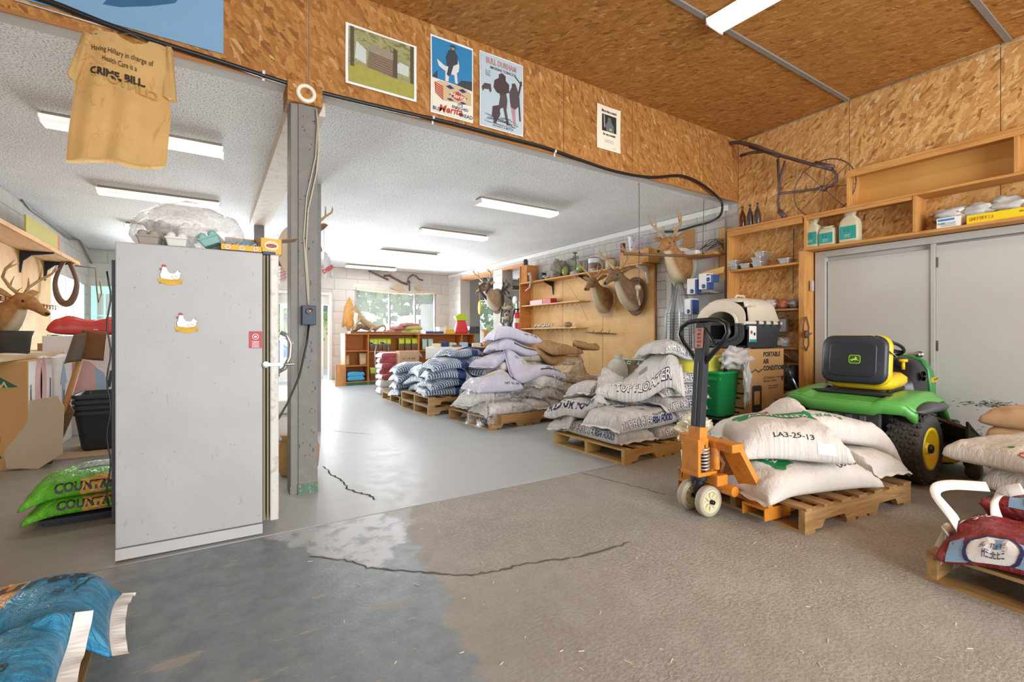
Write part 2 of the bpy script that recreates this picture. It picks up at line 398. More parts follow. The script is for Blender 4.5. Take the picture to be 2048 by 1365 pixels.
# upper OSB header wall made of sheets
hw = struct(MB().box(-4, XR, YH + .012, YH + .16, ZB - .0, 6.0).build('wall_header', mt('c9c4bd', .8)))
hx = [-4, -1.75, -.52, .61, 1.83, 3.05, 4.05, 5.27, XR]
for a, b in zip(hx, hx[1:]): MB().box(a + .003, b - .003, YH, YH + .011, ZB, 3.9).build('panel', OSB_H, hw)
MB().box(-4, XR, YH - .004, YH + .012, ZB - .012, ZB + .012).build('edge_strip', mt('a9713a', .7), hw)
# high OSB ceiling in sheets with grey seam battens
hc = struct(MB().box(-4, XR, -5, YH, ZF + .014, ZF + .12).build('ceiling', mt('a89a86', .9)))
xs = [-4, -1.8, .64, 3.08, 5.52, XR]; ys = [-5, -3.68, -2.46, -1.24, -.02, 1.20, 2.46, YH]
for a, b in zip(xs, xs[1:]):
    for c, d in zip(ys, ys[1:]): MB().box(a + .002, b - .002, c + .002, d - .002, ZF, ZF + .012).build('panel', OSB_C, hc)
GREY = mt('8f8a83', .6)
for nm, y in (('batten', 2.47), ('batten', 1.185)): MB().box(-4, XR - .02, y - .022, y + .022, ZF - .016, ZF).build(nm, GREY, hc)
# right wall: OSB above, painted double doors below
rw = struct(MB().box(XR + .013, XR + .2, -5, YH + .2, -.1, ZF + .1).build('wall_right', MORTAR))
yy = [-5, -2.4, -1.2, .02, 1.24, 2.46, YH]
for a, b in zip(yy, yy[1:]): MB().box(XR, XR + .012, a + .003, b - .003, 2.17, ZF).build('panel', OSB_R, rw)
MB().box(XR, XR + .012, 2.9, YH, 0, 2.167).build('panel', OSB_R, rw)
LG = mt('b9b7b2', .5, var=.08, sc=2, dark='b2afa9'); LGW = mt('bcb9b3', .6, var=.12, sc=3)
MB().box(XR - .006, XR + .012, -5, -.31, .09, 2.16).build('panel', LG, rw)
MB().box(XR - .01, XR + .012, -5, 2.9, 0, .055).build('base_board', mt('2f62a8', .5), rw)
def thin(mk, name='trim_1'): return struct(mk.build(name, WHITE))
DW = mt('c2c0bb', .45, var=.06, sc=2, bump=.05, dark='c0bcb5')
for k, (a, b) in enumerate(((1.73, 2.67), (-.2, 1.69))):
    d = struct(MB().box(XR - .035, XR + .01, a, b, .06, 2.04 if k == 0 else 2.07).build('door_%d' % (k + 1), DW, bev=.003))
    if k == 0:
        MB().cyl((XR - .035, a + .085, .98), (XR - .045, a + .085, .98), .033, 20).cyl((XR - .045, a + .085, .98), (XR - .075, a + .085, .98), .012, 12).ell((XR - .095, a + .085, .98), (.022, .029, .029), 16, 10).build('door_knob', mt('b9b3a6', .25, 1), d)
    m = MB()
    for z in (.35, 1.02, 1.85): m.box(XR - .041, XR - .034, 1.67, 1.70, z, z + .1)
    if k == 1:
        m.build('hinge', STEEL, d)
        SC_ = mt('55504a', .8)
        for (px, py, n, sx_, sy_) in ((1965, 808, 90, 62, 7), (2000, 812, 50, 50, 6), (1980, 880, 16, 40, 22), (1960, 870, 12, 14, 14)):
            m = MB()
            for i in range(n):
                p = onX(px + random.gauss(0, sx_ * .45), py + random.gauss(0, sy_ * .6), XR - .0362); l = random.uniform(.006, .03)
                m.box(XR - .0362, XR - .0352, p.y, p.y + l, p.z, p.z + random.uniform(.002, .006))
            m.build('scuff', SC_, d)
t = MB().box(XR - .07, XR + .01, 2.68, 2.79, 0, 2.16).box(XR - .07, XR + .01, -.3, 2.68, 2.09, 2.16).box(XR - .05, XR + .01, 1.692, 1.728, .06, 2.09)
struct(t.build('trim_1', LGW, bev=.003))
# back room shell
bc = struct(MB().box(-4, 11, YH + .16, 15, ZB, ZB + .2).build('ceiling', POP))
struct(MB().box(XL - .1, XR + .3, YB + .16, YB + .26, 2.6, 3.2).build('wall_back', BLOCK))
def blocks(par, P, ax, r, z0, z1, bl=.40, bh=.20, holes=(), mat=BLOCK, off=0, th=.012, nmax=300):
    """courses of painted blocks on a wall face. ax 'x': runs along x at y=P; ax 'y': along y at x=P"""
    g = .006; sh = {}; cnt = 0; z = z0; row = 0
    while z < z1 - .02 and cnt < nmax:
        h = min(bh, z1 - z); u = r[0] - (bl / 2 if row % 2 else 0) - off
        while u < r[1] - .01:
            a, b = max(u, r[0]), min(u + bl, r[1]); u += bl
            if b - a < .03: continue
            cx, cz = (a + b) / 2, z + h / 2
            cuts = [(a, b)]
            for (h0, h1, hz0, hz1) in holes:
                if cz > hz0 and cz < hz1:
                    nc = []
                    for (p, q) in cuts:
                        if q <= h0 or p >= h1: nc.append((p, q))
                        else:
                            if p < h0 - .03: nc.append((p, h0))
                            if q > h1 + .03: nc.append((h1, q))
                    cuts = nc
            for (p, q) in cuts:
                key = (round(q - p, 2), round(h, 2))
                if key not in sh:
                    l, hh = (q - p) / 2 - g / 2, h / 2 - g / 2; mb = MB()
                    if ax == 'x': mb.box(-l, l, -th / 2, th / 2, -hh, hh)
                    else: mb.box(-th / 2, th / 2, -l, l, -hh, hh)
                    o = mb.build('block', mat, origin=(0, 0, 0)); sh[key] = o.data; bpy.data.objects.remove(o)
                o = bpy.data.objects.new('block', sh[key]); COL.objects.link(o); o.parent = par
                o.location = Vector(((p + q) / 2, P, cz) if ax == 'x' else (P, (p + q) / 2, cz)) - par.location; cnt += 1
        z += bh; row += 1
# back wall: window x 3.3..5.7 z 1.22..2.52 ; door x 1.35..2.75 z 0..2.3
wb = MB()
for (a, b, c, d) in ((XL - .1, -.4, 0, 3.05), (-.4, 1.35, 2.45, 3.05), (-.4, -.3, 0, 3.05), (1.35, 2.7, 2.32, 3.05), (2.7, 3.3, 0, 3.05), (3.3, 5.7, 0, 1.2), (3.3, 5.7, 2.52, 3.05), (5.7, 6.3, 0, 3.05), (1.2, 1.35, 0, 3.05), (-.4, 1.35, 0, .25)):
    wb.box(a, b, YB + .01, YB + .16, c, d)
wbk = struct(wb.build('wall_back', MORTAR))
blocks(wbk, YB, 'x', (XL, 6.12), .02, 3.0, .62, .30, [(3.3, 5.7, 1.2, 2.52), (1.35, 2.7, 0, 2.32), (-.4, 1.2, 0, 2.45)])
struct(MB().box(3.26, 5.74, YB - .006, YB + .01, 2.46, 2.6).build('trim_2', mt('d8d4cc', .5)))
FRM = mt('a9a8a4', .35, .6)
wn = MB().box(3.3, 5.7, YB + .02, YB + .09, 1.2, 1.25).box(3.3, 5.7, YB + .02, YB + .09, 2.47, 2.52)
wn = struct(wn.build('window_1', FRM))
for x in (3.3, 4.26, 5.02, 5.65): MB().box(x, x + .05, YB + .02, YB + .09, 1.25, 2.47).build('mullion', FRM, wn)
for a, b in ((3.35, 4.26), (4.31, 5.02), (5.07, 5.65)): MB().box(a, b, YB + .05, YB + .056, 1.25, 2.47).build('pane', GLASS, wn)
w2 = struct(MB().box(-.4, 1.2, YB + .02, YB + .09, .25, .31).box(-.4, 1.2, YB + .02, YB + .09, 2.39, 2.45).build('window_2', FRM))
for x in (-.4, .35, 1.15): MB().box(x, x + .05, YB + .02, YB + .09, .31, 2.39).build('mullion', FRM, w2)
MB().box(-.35, 1.15, YB + .05, YB + .056, .31, 2.39).build('pane', GLASS, w2)
# entrance door, open leaf
df = struct(MB().box(1.35, 1.42, YB - .03, YB + .1, 0, 2.32).box(2.62, 2.7, YB - .03, YB + .1, 0, 2.32).box(1.42, 2.62, YB - .03, YB + .1, 2.25, 2.32).box(1.42, 2.62, YB, YB + .06, 1.98, 2.03).build('door_3', mt('d6d3cd', .5)))
MB().box(1.42, 2.62, YB + .02, YB + .026, 2.03, 2.25).build('transom_pane', mt('cfcfca', .5), df)
lf = MB().box(2.40, 2.48, YB - .03, YB + .02, .02, 1.97).box(1.45, 1.53, YB - .03, YB + .02, .02, 1.97).box(1.53, 2.40, YB - .03, YB + .02, .02, .6).box(1.53, 2.4, YB - .03, YB + .02, 1.88, 1.97)
lf.build('door_leaf', WHITE, df); MB().box(1.53, 2.4, YB - .01, YB, .6, 1.88).build('pane', GLASS, df)
# left wall
wl = MB()
for (a, b, c, d) in ((YH, 10.5, 0, 3.05), (10.5, 12.6, 0, .35), (10.5, 12.6, 2.3, 3.05), (12.6, YB + .2, 0, 3.05)): wl.box(XL - .16, XL - .01, a, b, c, d)
wl = struct(wl.build('wall_left', MORTAR))
blocks(wl, XL, 'y', (5.0, YB), 2.22, 3.0, .40, .20, [(10.5, 12.6, .35, 2.3)], off=.1)
blocks(wl, XL, 'y', (12.6, YB), .02, 2.22, .40, .20)
w3 = struct(MB().box(XL - .12, XL - .03, 10.5, 12.6, .35, .4).box(XL - .12, XL - .03, 10.5, 12.6, 2.25, 2.3).box(XL - .12, XL - .03, 11.5, 11.56, .4, 2.25).build('window_3', WHITE))
MB().box(XL - .08, XL - .074, 10.5, 12.6, .4, 2.25).build('pane', GLASS, w3)
# right wall of the back room: block, doorway, openings to the side room
wr = MB()
for (a, b, c, d) in ((YH + .1, 8.75, 2.4, 3.05), (5.0, 8.75, 0, 2.4), (3.9, 4.1, 0, 2.4), (8.75, 9.15, 0, 3.05), (10.05, 10.5, 0, 3.05), (12.4, YB + .2, 0, 3.05), (9.15, 10.05, 0, .9), (9.15, 10.05, 2.85, 3.05), (10.5, 12.4, 0, .9), (10.5, 12.4, 2.85, 3.05)):
    wr.box(XR + .011, XR + .3, a, b, c, d)
wr = struct(wr.build('wall_side', MORTAR))
blocks(wr, XR, 'y', (4.0, 8.75), 2.42, 3.0, .30, .145, th=.012)
blocks(wr, XR, 'y', (4.98, 5.22), .02, 2.4, .30, .145, th=.012)
blocks(wr, XR, 'y', (12.4, YB), .02, 3.0, .40, .20, th=.012); blocks(wr, XR, 'y', (10.05, 10.5), .9, 2.85, .45, .20)
MB().box(XR + .0, XR + .3, 9.15, 12.4, 2.80, 2.86).build('lintel', wood('d99a58', 'b9763b', 1), wr)
MB().box(XR - .02, XR + .012, YH + .16, YB, 2.93, 3.01).build('crown_strip', WHITE, wr)
# side room seen through the openings
struct(MB().box(6.42, 10.9, 7.4, 7.5, 0, 3.0).build('wall_far', BLOCK)); struct(MB().box(10.8, 10.9, 7.5, YB, 0, 3.0).build('wall_far', BLOCK))
sb = MB()
for (a, b, c, d) in ((6.42, 7.2, 0, 3.0), (7.2, 10.2, 0, .9), (7.2, 10.2, 2.35, 3.0), (10.2, 10.9, 0, 3.0)): sb.box(a, b, YB, YB + .15, c, d)
struct(sb.build('wall_far', mt('b9b3a8', .8)))
w4 = struct(MB().box(7.2, 10.2, YB, YB + .08, .9, .95).box(7.2, 10.2, YB, YB + .08, 2.3, 2.35).box(8.6, 8.66, YB, YB + .08, .95, 2.3).build('window_4', FRM))
MB().box(7.2, 10.2, YB + .03, YB + .036, .95, 2.3).build('pane', GLASS, w4)
for y in (8.2, 9.8, 11.4): tag(MB().box(6.5, 10.8, y, y + .12, 2.5, 2.62).build('rafter', mt('6b5848', .8)), 'dark timber rafter crossing the side room, %s' % {8.2: 'the nearest of three', 9.8: 'the middle one of three', 11.4: 'the farthest of three'}[y], 'beam', 'side room rafters')
# bay behind the camera
fw = MB()
for (a, b, c, d) in ((-4, -2, 0, 4), (4.4, 6.3, 0, 4), (-2, 4.4, 3.5, 4)): fw.box(a, b, -5.1, -5, c, d)
struct(fw.build('wall_front', LG)); struct(MB().box(-4.1, -4, -5, 4, 0, 4).build('wall_left', LG))
struct(MB().box(-4, XL - .16, YH + .1, YH + .2, 0, 3.02).build('wall_left', LG))
# white door with frame in the side wall, behind the hanging board
d4 = struct(MB().box(XR + .02, XR + .06, 4.12, 4.92, 0, 2.02).build('door_4', mt('c7c5c0', .5)))
struct(MB().box(XR - .03, XR + .05, 4.90, 4.99, 0, 2.4).box(XR - .03, XR + .05, 4.08, 4.14, 0, 2.4).box(XR - .04, XR + .05, 4.08, 4.99, 2.03, 2.09).box(XR - .01, XR + .04, 4.1, 4.95, 2.09, 2.42).build('trim_3', mt('d9d7d2', .5), bev=.003))
# boxed ceiling beam from the post to the back
bm = struct(MB().box(.50, .76, YH + .16, 8.55, ZB - .11, ZB).build('ceiling_beam', mt('e2d9cc', .8, var=.15, sc=5, dark='c9a078'))); 
# outdoors
struct(MB().box(-30, 60, 15, 90, -.3, -.25).build('ground', mt('b9b7ac', .9, var=.2, sc=.3)))
def tree(c, h, r, lab, col, n=900):
    t = thing('tree', lab, 'tree', c, 0, 'trees outside the shop windows'); MB().tube([(0, 0, 0), (.1, 0, h * .4), (0, .1, h * .7)], [r * .09, r * .07, r * .03], 8).build('trunk', mt('5b4a3c', .9), t, world=False)
    m = MB(); rg = random.Random(int(h * 100 + c[0] * 7))
    for k in range(n):
        d = Vector((rg.gauss(0, 1), rg.gauss(0, 1), rg.gauss(0, 1))).normalized() * (rg.random() ** .4); q = 1 + .35 * noise.noise(d * 2.5 + Vector(c)); p = Vector((d.x * r * q, d.y * r * q, h * .62 + d.z * h * .38 * q)); s = r * .07; a = Vector((rg.gauss(0, 1), rg.gauss(0, 1), rg.gauss(0, 1))).normalized(); b2 = a.orthogonal().normalized(); c2 = a.cross(b2)
        m.add([p + b2 * s, p + c2 * s, p - b2 * s, p - c2 * s], [(0, 1, 2, 3)])
    o = m.build('foliage', mt(col, .8, var=.4, sc=1.5), t, world=False); o['kind'] = 'stuff'
tree((5.5, 24, -.3), 6, 3.2, 'pale green tree across the road, seen in the left half of the shop window', '7f9a63'); tree((11, 27, -.3), 6.5, 3.4, 'broad green tree behind the white van, seen in the right half of the shop window', '6f8f5a')
tree((2.6, 17.2, -.3), 3.6, 1.0, 'bright green shrub outside the entrance door', '8fae3f', 700); tree((12.3, 19, -.3), 4.5, 2.2, 'leafy green tree outside the side room window', '7f9f5f', 900); tree((1.2, 26, -.3), 7, 3, 'tall green tree above the tan house', '7a9a50')
hs = thing('house', 'tan house with grey gabled roof seen between the refrigerator and the post', 'house', (.9, 22, -.25))
MB().box(-2.2, 4.0, 0, 4, 0, 2.1).build('wall', mt('d3c4a4', .8), hs, world=False); MB().prism([(-2.5, 0), (4.3, 0), (3.2, 1.3), (-1.4, 1.3)], 0, .1, 0, frame((0, -.2, 2.1), Vector((1, 0, 0)), Vector((0, .4, 1)).normalized(), Vector((0, -1, .4)).normalized())).build('roof', mt('6d7480', .8), hs, world=False)
MB().prism([(-.9, 0), (.9, 0), (0, .9)], 0, .3, 0, frame((-.2, -.4, 2.0), Vector((1, 0, 0)), Vector((0, 0, 1)), Vector((0, -1, 0)))).build('gable', mt('dcd2ba', .8), hs, world=False); MB().box(-.6, .2, -.03, 0, .5, 1.7).box(1.4, 2.3, -.03, 0, .6, 1.7).build('window', mt('eef1f3', .3), hs, world=False)
def vehicle(c, lab, col, L, H):
    t = thing('car', lab, 'car', c); MB().prism([(-L / 2, .25), (L / 2, .25), (L / 2, H * .55), (L * .33, H * .62), (L * .2, H), (-L * .42, H), (-L / 2, H * .6)], 0, 1.7, 0, frame((0, 1.7, 0), Vector((1, 0, 0)), Vector((0, 0, 1)), Vector((0, -1, 0)))).build('car_body', mt(col, .25), t, world=False, bev=.06)
    MB().box(-L * .36, L * .14, -.01, .0, H * .63, H * .92).build('side_window', BLACK, t, world=False)
    for x in (-L * .3, L * .32): MB().cyl((x, .1, .33), (x, -.02, .33), .33, 20).build('wheel', TIRE_, t, world=False)
TIRE_ = mt('2a2a2c', .8); vehicle((.9, 17.5, -.25), 'blue car parked outside the entrance', '3f6fb0', 4.3, 1.4); vehicle((9.2, 19, -.25), 'white van parked outside the shop window', 'eceff2', 5.0, 2.3); vehicle((14.5, 18, -.25), 'pale blue car outside the side room window', 'bcd0dc', 4.4, 1.5)
tag(MB().cyl((6.55, 16, -.25), (6.55, 16, 2.3), .22, 20).build('outdoor_pillar', mt('a9a49c', .8)), 'grey round pillar outside the middle of the shop window', 'pillar')
# ---------------- height map so that every bag settles on what lies under it ----------------
GX0, GY0, GS = -3.0, 0.0, .025
HF = np.zeros((int(9.5 / GS), int(14 / GS)))
def hf_idx(P): return np.clip(((P[..., 0] - GX0) / GS).astype(int), 0, HF.shape[0] - 1), np.clip(((P[..., 1] - GY0) / GS).astype(int), 0, HF.shape[1] - 1)
def hf_set(P):
    i, j = hf_idx(P.reshape(-1, 3)); np.maximum.at(HF, (i, j), P.reshape(-1, 3)[:, 2])
def hf_rect(c, rot, L, Wd, z):
    a, b = np.meshgrid(np.linspace(-L / 2, L / 2, int(L / .012)), np.linspace(-Wd / 2, Wd / 2, int(Wd / .012)))
    ca, sa = math.cos(R(rot)), math.sin(R(rot)); hf_set(np.stack([c[0] + a * ca - b * sa, c[1] + a * sa + b * ca, np.full(a.shape, z)], -1))
def hf_z(x, y, r=.1):
    i0, i1 = int((x - r - GX0) / GS), int((x + r - GX0) / GS) + 1; j0, j1 = int((y - r - GY0) / GS), int((y + r - GY0) / GS) + 1
    return float(HF[i0:i1, j0:j1].max())
def boxf(A, k):
    P = np.pad(A, k, mode='edge'); S = np.zeros_like(A); n = 2 * k + 1
    for i in range(n):
        for j in range(n): S += P[i:i + A.shape[0], j:j + A.shape[1]]
    return S / (n * n)
def maxf(A, k):
    P = np.pad(A, k, mode='edge'); S = A.copy(); n = 2 * k + 1
    for i in range(n):
        for j in range(n): S = np.maximum(S, P[i:i + A.shape[0], j:j + A.shape[1]])
    return S
def bag(name, label, cat, group, c, rot, L, Wd, T, mats, prints=(), pu=6.5, pv=6.5, qu=2.6, qv=2.6, droop=.10, wr=1.0, nu=36, nv=26, z=None, flap=0, fmat=0, pat=None, seed=0, sharp=1, use_hf=True, lift=.30, parent=None, cap=None):
    a = np.linspace(-1, 1, nu + 1); b = np.linspace(-1, 1, nv + 1); A, B = np.meshgrid(a, b, indexing='ij')
    U = np.sin(A * math.pi / 2); V = np.sin(B * math.pi / 2); U = .55 * U + .45 * A; V = .55 * V + .45 * B
    su = np.clip(1 - np.abs(U) ** pu, 0, 1) ** (1 / qu); sv = np.clip(1 - np.abs(V) ** pv, 0, 1) ** (1 / qv); S = su * sv
    X = U * L / 2 * (1 - .05 * (1 - V ** 2) * np.abs(U) ** 3); Y = V * Wd / 2 * (1 - .07 * (1 - U ** 2) * np.abs(V) ** 3)
    ca, sa = math.cos(R(rot)), math.sin(R(rot)); PX = c[0] + X * ca - Y * sa; PY = c[1] + X * sa + Y * ca
    if z is None:
        i, j = hf_idx(np.stack([PX * 1.0, PY, PX], -1)); H = HF[i, j].copy()
        q = .9; inner = (np.abs(U) < q) & (np.abs(V) < q); mx = np.percentile(H[inner], 90)
        H = np.maximum(H, mx - droop)
        if cap: H = np.minimum(H, np.percentile(H, 35) + cap)
        H = maxf(H, 1)
        for _ in range(3): H = boxf(H, 3)
        H += .004
    else: H = np.full(A.shape, float(z))
    N1 = np.zeros(A.shape); sd = seed + len(bpy.data.meshes) * .37
    for i in range(nu + 1):
        for j in range(nv + 1):
            x, y = X[i, j], Y[i, j]; e = 1 - S[i, j]
            N1[i, j] = noise.noise((x * 5 + sd, y * 5, sd)) * .014 + noise.noise((x * 9 * (1 + 1.2 * abs(V[i, j])), y * 26 * (.4 + .6 * abs(U[i, j])), sd + 4)) * .012 * (abs(U[i, j]) ** 2 + .15) + noise.noise((x * 30, y * 11, sd + 9)) * .009 * abs(V[i, j]) ** 2
    N1 *= wr * np.clip(S * 2.2, 0, 1)
    top = H + T * (lift + (1 - lift) * S) + N1 * (T / .12) ** .5; bot = H + lift * T * (1 - S) ** .8
    bot = np.minimum(bot, top - 1e-4)
    TP = np.stack([PX, PY, top], -1); BP = np.stack([PX, PY, bot], -1)
    mb = MB(); n1 = nv + 1; uv = []
    vt = TP.reshape(-1, 3).tolist(); uv += np.stack([U, V], -1).reshape(-1, 2).tolist()
    fs = []; mi = []
    for i in range(nu):
        for j in range(nv):
            fs.append((i * n1 + j, (i + 1) * n1 + j, (i + 1) * n1 + j + 1, i * n1 + j + 1))
            mi.append(pat((U[i, j] + U[i + 1, j]) / 2, (V[i, j] + V[i, j + 1]) / 2, 1) if pat else 0)
    mb.add(vt, fs, 0, None, True); mb.m = mi
    # underside shares the rim
    o = len(mb.v); idx = np.full(A.shape, -1, dtype=int); vb = []
    for i in range(nu + 1):
        for j in range(nv + 1):
            if i in (0, nu) or j in (0, nv): idx[i, j] = i * n1 + j
            else: idx[i, j] = o + len(vb); vb.append(BP[i, j].tolist()); uv.append([U[i, j], V[i, j]])
    fb = [(int(idx[i, j]), int(idx[i, j + 1]), int(idx[i + 1, j + 1]), int(idx[i + 1, j])) for i in range(nu) for j in range(nv)]
    mb.v += [tuple(p) for p in vb]; mb.f += fb; mb.sm += [True] * len(fb)
    mb.m += [pat((U[i, j] + U[i + 1, j]) / 2, (V[i, j] + V[i, j + 1]) / 2, 0) if pat else 0 for i in range(nu) for j in range(nv)]
    gu = np.gradient(TP, axis=0); gv = np.gradient(TP, axis=1); NR = np.cross(gu, gv); NR /= np.maximum(np.linalg.norm(NR, axis=2, keepdims=True), 1e-9)
    def surf(pa, pb, off=.0025):
        x = min(max((pa + 1) / 2 * nu, 0), nu - 1e-6); y = min(max((pb + 1) / 2 * nv, 0), nv - 1e-6); i, j = int(x), int(y); fx, fy = x - i, y - j
        p = (TP[i, j] * (1 - fx) + TP[i + 1, j] * fx) * (1 - fy) + (TP[i, j + 1] * (1 - fx) + TP[i + 1, j + 1] * fx) * fy
        nn = (NR[i, j] * (1 - fx) + NR[i + 1, j] * fx) * (1 - fy) + (NR[i, j + 1] * (1 - fx) + NR[i + 1, j + 1] * fx) * fy
        return (p + nn * off).tolist()
    def arc(h, p_, q_):
        t = np.linspace(0, 1, 240); x = (.55 * np.sin(t * math.pi / 2) + .45 * t); z_ = T * (1 - lift) * np.clip(1 - x ** p_, 0, 1) ** (1 / q_)
        return t, np.concatenate([[0], np.cumsum(np.hypot(np.diff(x * h), np.diff(z_)))])
    tu, Au = arc(L / 2, pu, qu); tv, Av = arc(Wd / 2, pv, qv)
    ap = lambda s_, t_, A_: math.copysign(float(np.interp(min(abs(s_), A_[-1] * .995), A_, t_)), s_)
    for pr_ in prints:
        t, u0, t0, size, rr, k = pr_[:6]; kw = pr_[6] if len(pr_) > 6 else {}
        if isinstance(t, str): vs, ff = text_geo(t, kw.get('bold', .02), kw.get('shear', 0), 'CENTER')
        else: vs, ff = t
        cr, sr = math.cos(R(rr)), math.sin(R(rr)); sx = kw.get('sx', 1.0); off = kw.get('off', .0025)
        ps = [surf(ap(u0 * Au[-1] + (x * sx * size * cr - y * size * sr), tu, Au), ap(t0 * Av[-1] + (x * sx * size * sr + y * size * cr), tv, Av), off) for x, y in vs]
        mb.add(ps, ff, k); uv += [[0, 0]] * len(ps)
    if flap:
        for sgn, i in ((-1, 0), (1, nu)):
            d = np.array([ca, sa, 0]) * sgn; vs = []
            for j in range(nv + 1):
                p = TP[i, j]; wv = math.sin(j * .9 + sd) * .006
                vs.append((p + [0, 0, .004]).tolist()); vs.append((p + d * flap + [0, 0, wv - .01]).tolist())
            ff = [(2 * j, 2 * j + 1, 2 * j + 3, 2 * j + 2) for j in range(nv)]
            mb.add(vs, ff, fmat); uv += [[0, 0]] * len(vs)
    mb.uv = uv
    o = mb.build(name, mats, parent)
    if parent is None: tag(o, label, cat, group)
    if use_hf:
        up = TP[:, :, :]
        hf_set(up); hf_set((up[1:] + up[:-1]) / 2); hf_set((up[:, 1:] + up[:, :-1]) / 2)
    return o
def poly(pts): return (pts, [tuple(range(len(pts)))])
def rectp(w, h, n=8, k=4):
    vs = [(-w / 2 + w * i / n, -h / 2 + h * j / k) for i in range(n + 1) for j in range(k + 1)]
    return (vs, [(i * (k + 1) + j, (i + 1) * (k + 1) + j, (i + 1) * (k + 1) + j + 1, i * (k + 1) + j + 1) for i in range(n) for j in range(k)])
def discp(r, n=20, r0=0):
    K = 1 if r0 else 4; r1 = r0 or r * .02
    vs = [(math.cos(2 * math.pi * i / n) * (r1 + (r - r1) * q / K), math.sin(2 * math.pi * i / n) * (r1 + (r - r1) * q / K)) for q in range(K + 1) for i in range(n)]
    return (vs, [(k * n + i, k * n + (i + 1) % n, (k + 1) * n + (i + 1) % n, (k + 1) * n + i) for k in range(K) for i in range(n)])
def pallet(label, group, c, rot, L=1.2, Wd=1.0, lx=PALW, ly=PALWY, h=.135, z0=0, nt=7, parent=None):
    t = thing('pallet', label, 'pallet', (c[0], c[1], z0), rot, group)
    for y in (-Wd / 2 + .02, 0, Wd / 2 - .02):
        nh = .045; o = [(-L / 2, .016), (L / 2, .016), (L / 2, h - .016), (-L / 2, h - .016)]
        o = [(-L / 2, .016), (-L / 2 + .17, .016), (-L / 2 + .20, .016 + nh), (-L / 2 + .40, .016 + nh), (-L / 2 + .43, .016), (L / 2 - .43, .016), (L / 2 - .40, .016 + nh), (L / 2 - .20, .016 + nh), (L / 2 - .17, .016), (L / 2, .016), (L / 2, h - .016), (-L / 2, h - .016)]
        M = frame((0, y + .019, 0), Vector((1, 0, 0)), Vector((0, 0, 1)), Vector((0, -1, 0)))
        MB().prism(o, 0, .038, 0, M).build('stringer', lx, t, world=False)
    w = .1
    for k in range(nt):
        x = -L / 2 + w / 2 + (L - w) * k / (nt - 1)
        MB().box(x - w / 2 + random.uniform(0, .01), x + w / 2, -Wd / 2, Wd / 2, h - .016, h).build('board', ly, t, world=False)
    for k in range(3 + (nt > 5) * 2):
        n = 3 + (nt > 5) * 2; x = -L / 2 + w / 2 + (L - w) * k / (n - 1)
        if n == 5 and k in (1, 3): x += .14 * (1 if k == 1 else -1) * 1.05
        MB().box(x - w / 2, x + w / 2, -Wd / 2, Wd / 2, 0, .016).build('board', ly, t, world=False)
    hf_rect(c, rot, L, Wd, z0 + h); return t
def bmat(name, c, rough=.45, bump=.3, extra=None, dark=None, coat=0):
    N = ND(name); v = N.co('Object'); n = N.noise(v, 6, 4, .6); l = lin(c)
    col = N.mix(n, tuple(x * .9 for x in l[:3]) + (1,), tuple(min(1, x * 1.06) for x in l[:3]) + (1,))
    if extra: col = extra(N, col)
    N.set(col, rough, 0, .4); w = N.n('TexNoise', {'Vector': N.co('UV', (2.2, 1, 1)), 'Scale': 3.4, 'Detail': 6.0, 'Roughness': .62, 'Distortion': 1.1}).outputs['Fac']; N.bump(w, min(1, bump * 1.6), .05); return N.m
B_WHITE = bmat('white_plastic_sack', 'dcdad6', .33, .5); B_MILL = bmat('white_paper_sack', 'd6d2cc', .55, .3); B_LILAC = bmat('lilac_paper_sack', 'cfcbdc', .6, .35)
def weave(N, col):
    wv = N.n('TexWave', {'Vector': N.co('UV', (1, 1, 1)), 'Scale': 42.0, 'Distortion': .4}, bands_direction='X').outputs['Fac']
    return N.mix(N.ma('MULTIPLY', wv, .25), col, 'bdb5aa')
B_WOVEN = bmat('woven_sack', 'ded8cf', .6, .25, weave)
NAVY = mt('2c3d72', .5, var=0); NVB = mt('1b2350', .5, var=0); GRN = mt('1f8a4c', .55, var=.08); RED = mt('c0392f', .5, var=.05); INK = mt('2b2b2e', .6, var=0); GREYI = mt('8c8a92', .6, var=0); WP = mt('f0eee9', .5, var=0)
YEL = mt('d8bd2f', .55, var=.05)
# ---- pallet of fish food ----
FG = 'white fish food sacks'
pallet('pale yellow wooden pallet under the white fish food sacks', None, (3.74, 3.56), 1, 1.22, 1.02, PALY, PALYY)
FF = [('TOP FLOATER', -.34, -.83, .07, 0, 1, {'bold': .075}), ('TOP FLOATER', -.34, -.83, .07, 0, 2, {'bold': .01, 'off': .0045}), ('FLOATING TYPE', .40, -.70, .034, 0, 1), ('FISH FOOD', .40, -.84, .058, 0, 3, {'bold': .05, 'shear': .25})]
FT = [('FLOATING TYPE', .1, .45, .05, 0, 1), ('FISH FOOD', .1, .15, .085, 0, 3, {'bold': .05, 'shear': .25}), (rectp(.9, .5), .1, -.3, .09, 0, 4)]
FM = [B_WHITE, NVB, WP, NAVY, GREYI]
def fish(lab, c, rot, pr=None, L=.74, Wd=.45, T=.13, **k):
    return bag('feed_sack', lab, 'sack', FG, c, rot, L, Wd, T, FM, pr if pr is not None else FF + FT, flap=.03, **k)
fish('white fish food sack lengthwise on the left edge of its pallet, lowest layer', (3.38, 3.50), -91, L=.80, Wd=.48, T=.15)
fish('lowest fish food sack at the front right of the pallet, in the tall column', (4.03, 3.30), 1, L=.78)
fish('blank-ended white fish food sack at the back left corner of the pallet, lowest layer', (3.42, 4.0), 12, [], L=.7, Wd=.3)
fish('hidden fish food sack at the back right of the lowest layer', (4.02, 3.84), 0, [], L=.66)
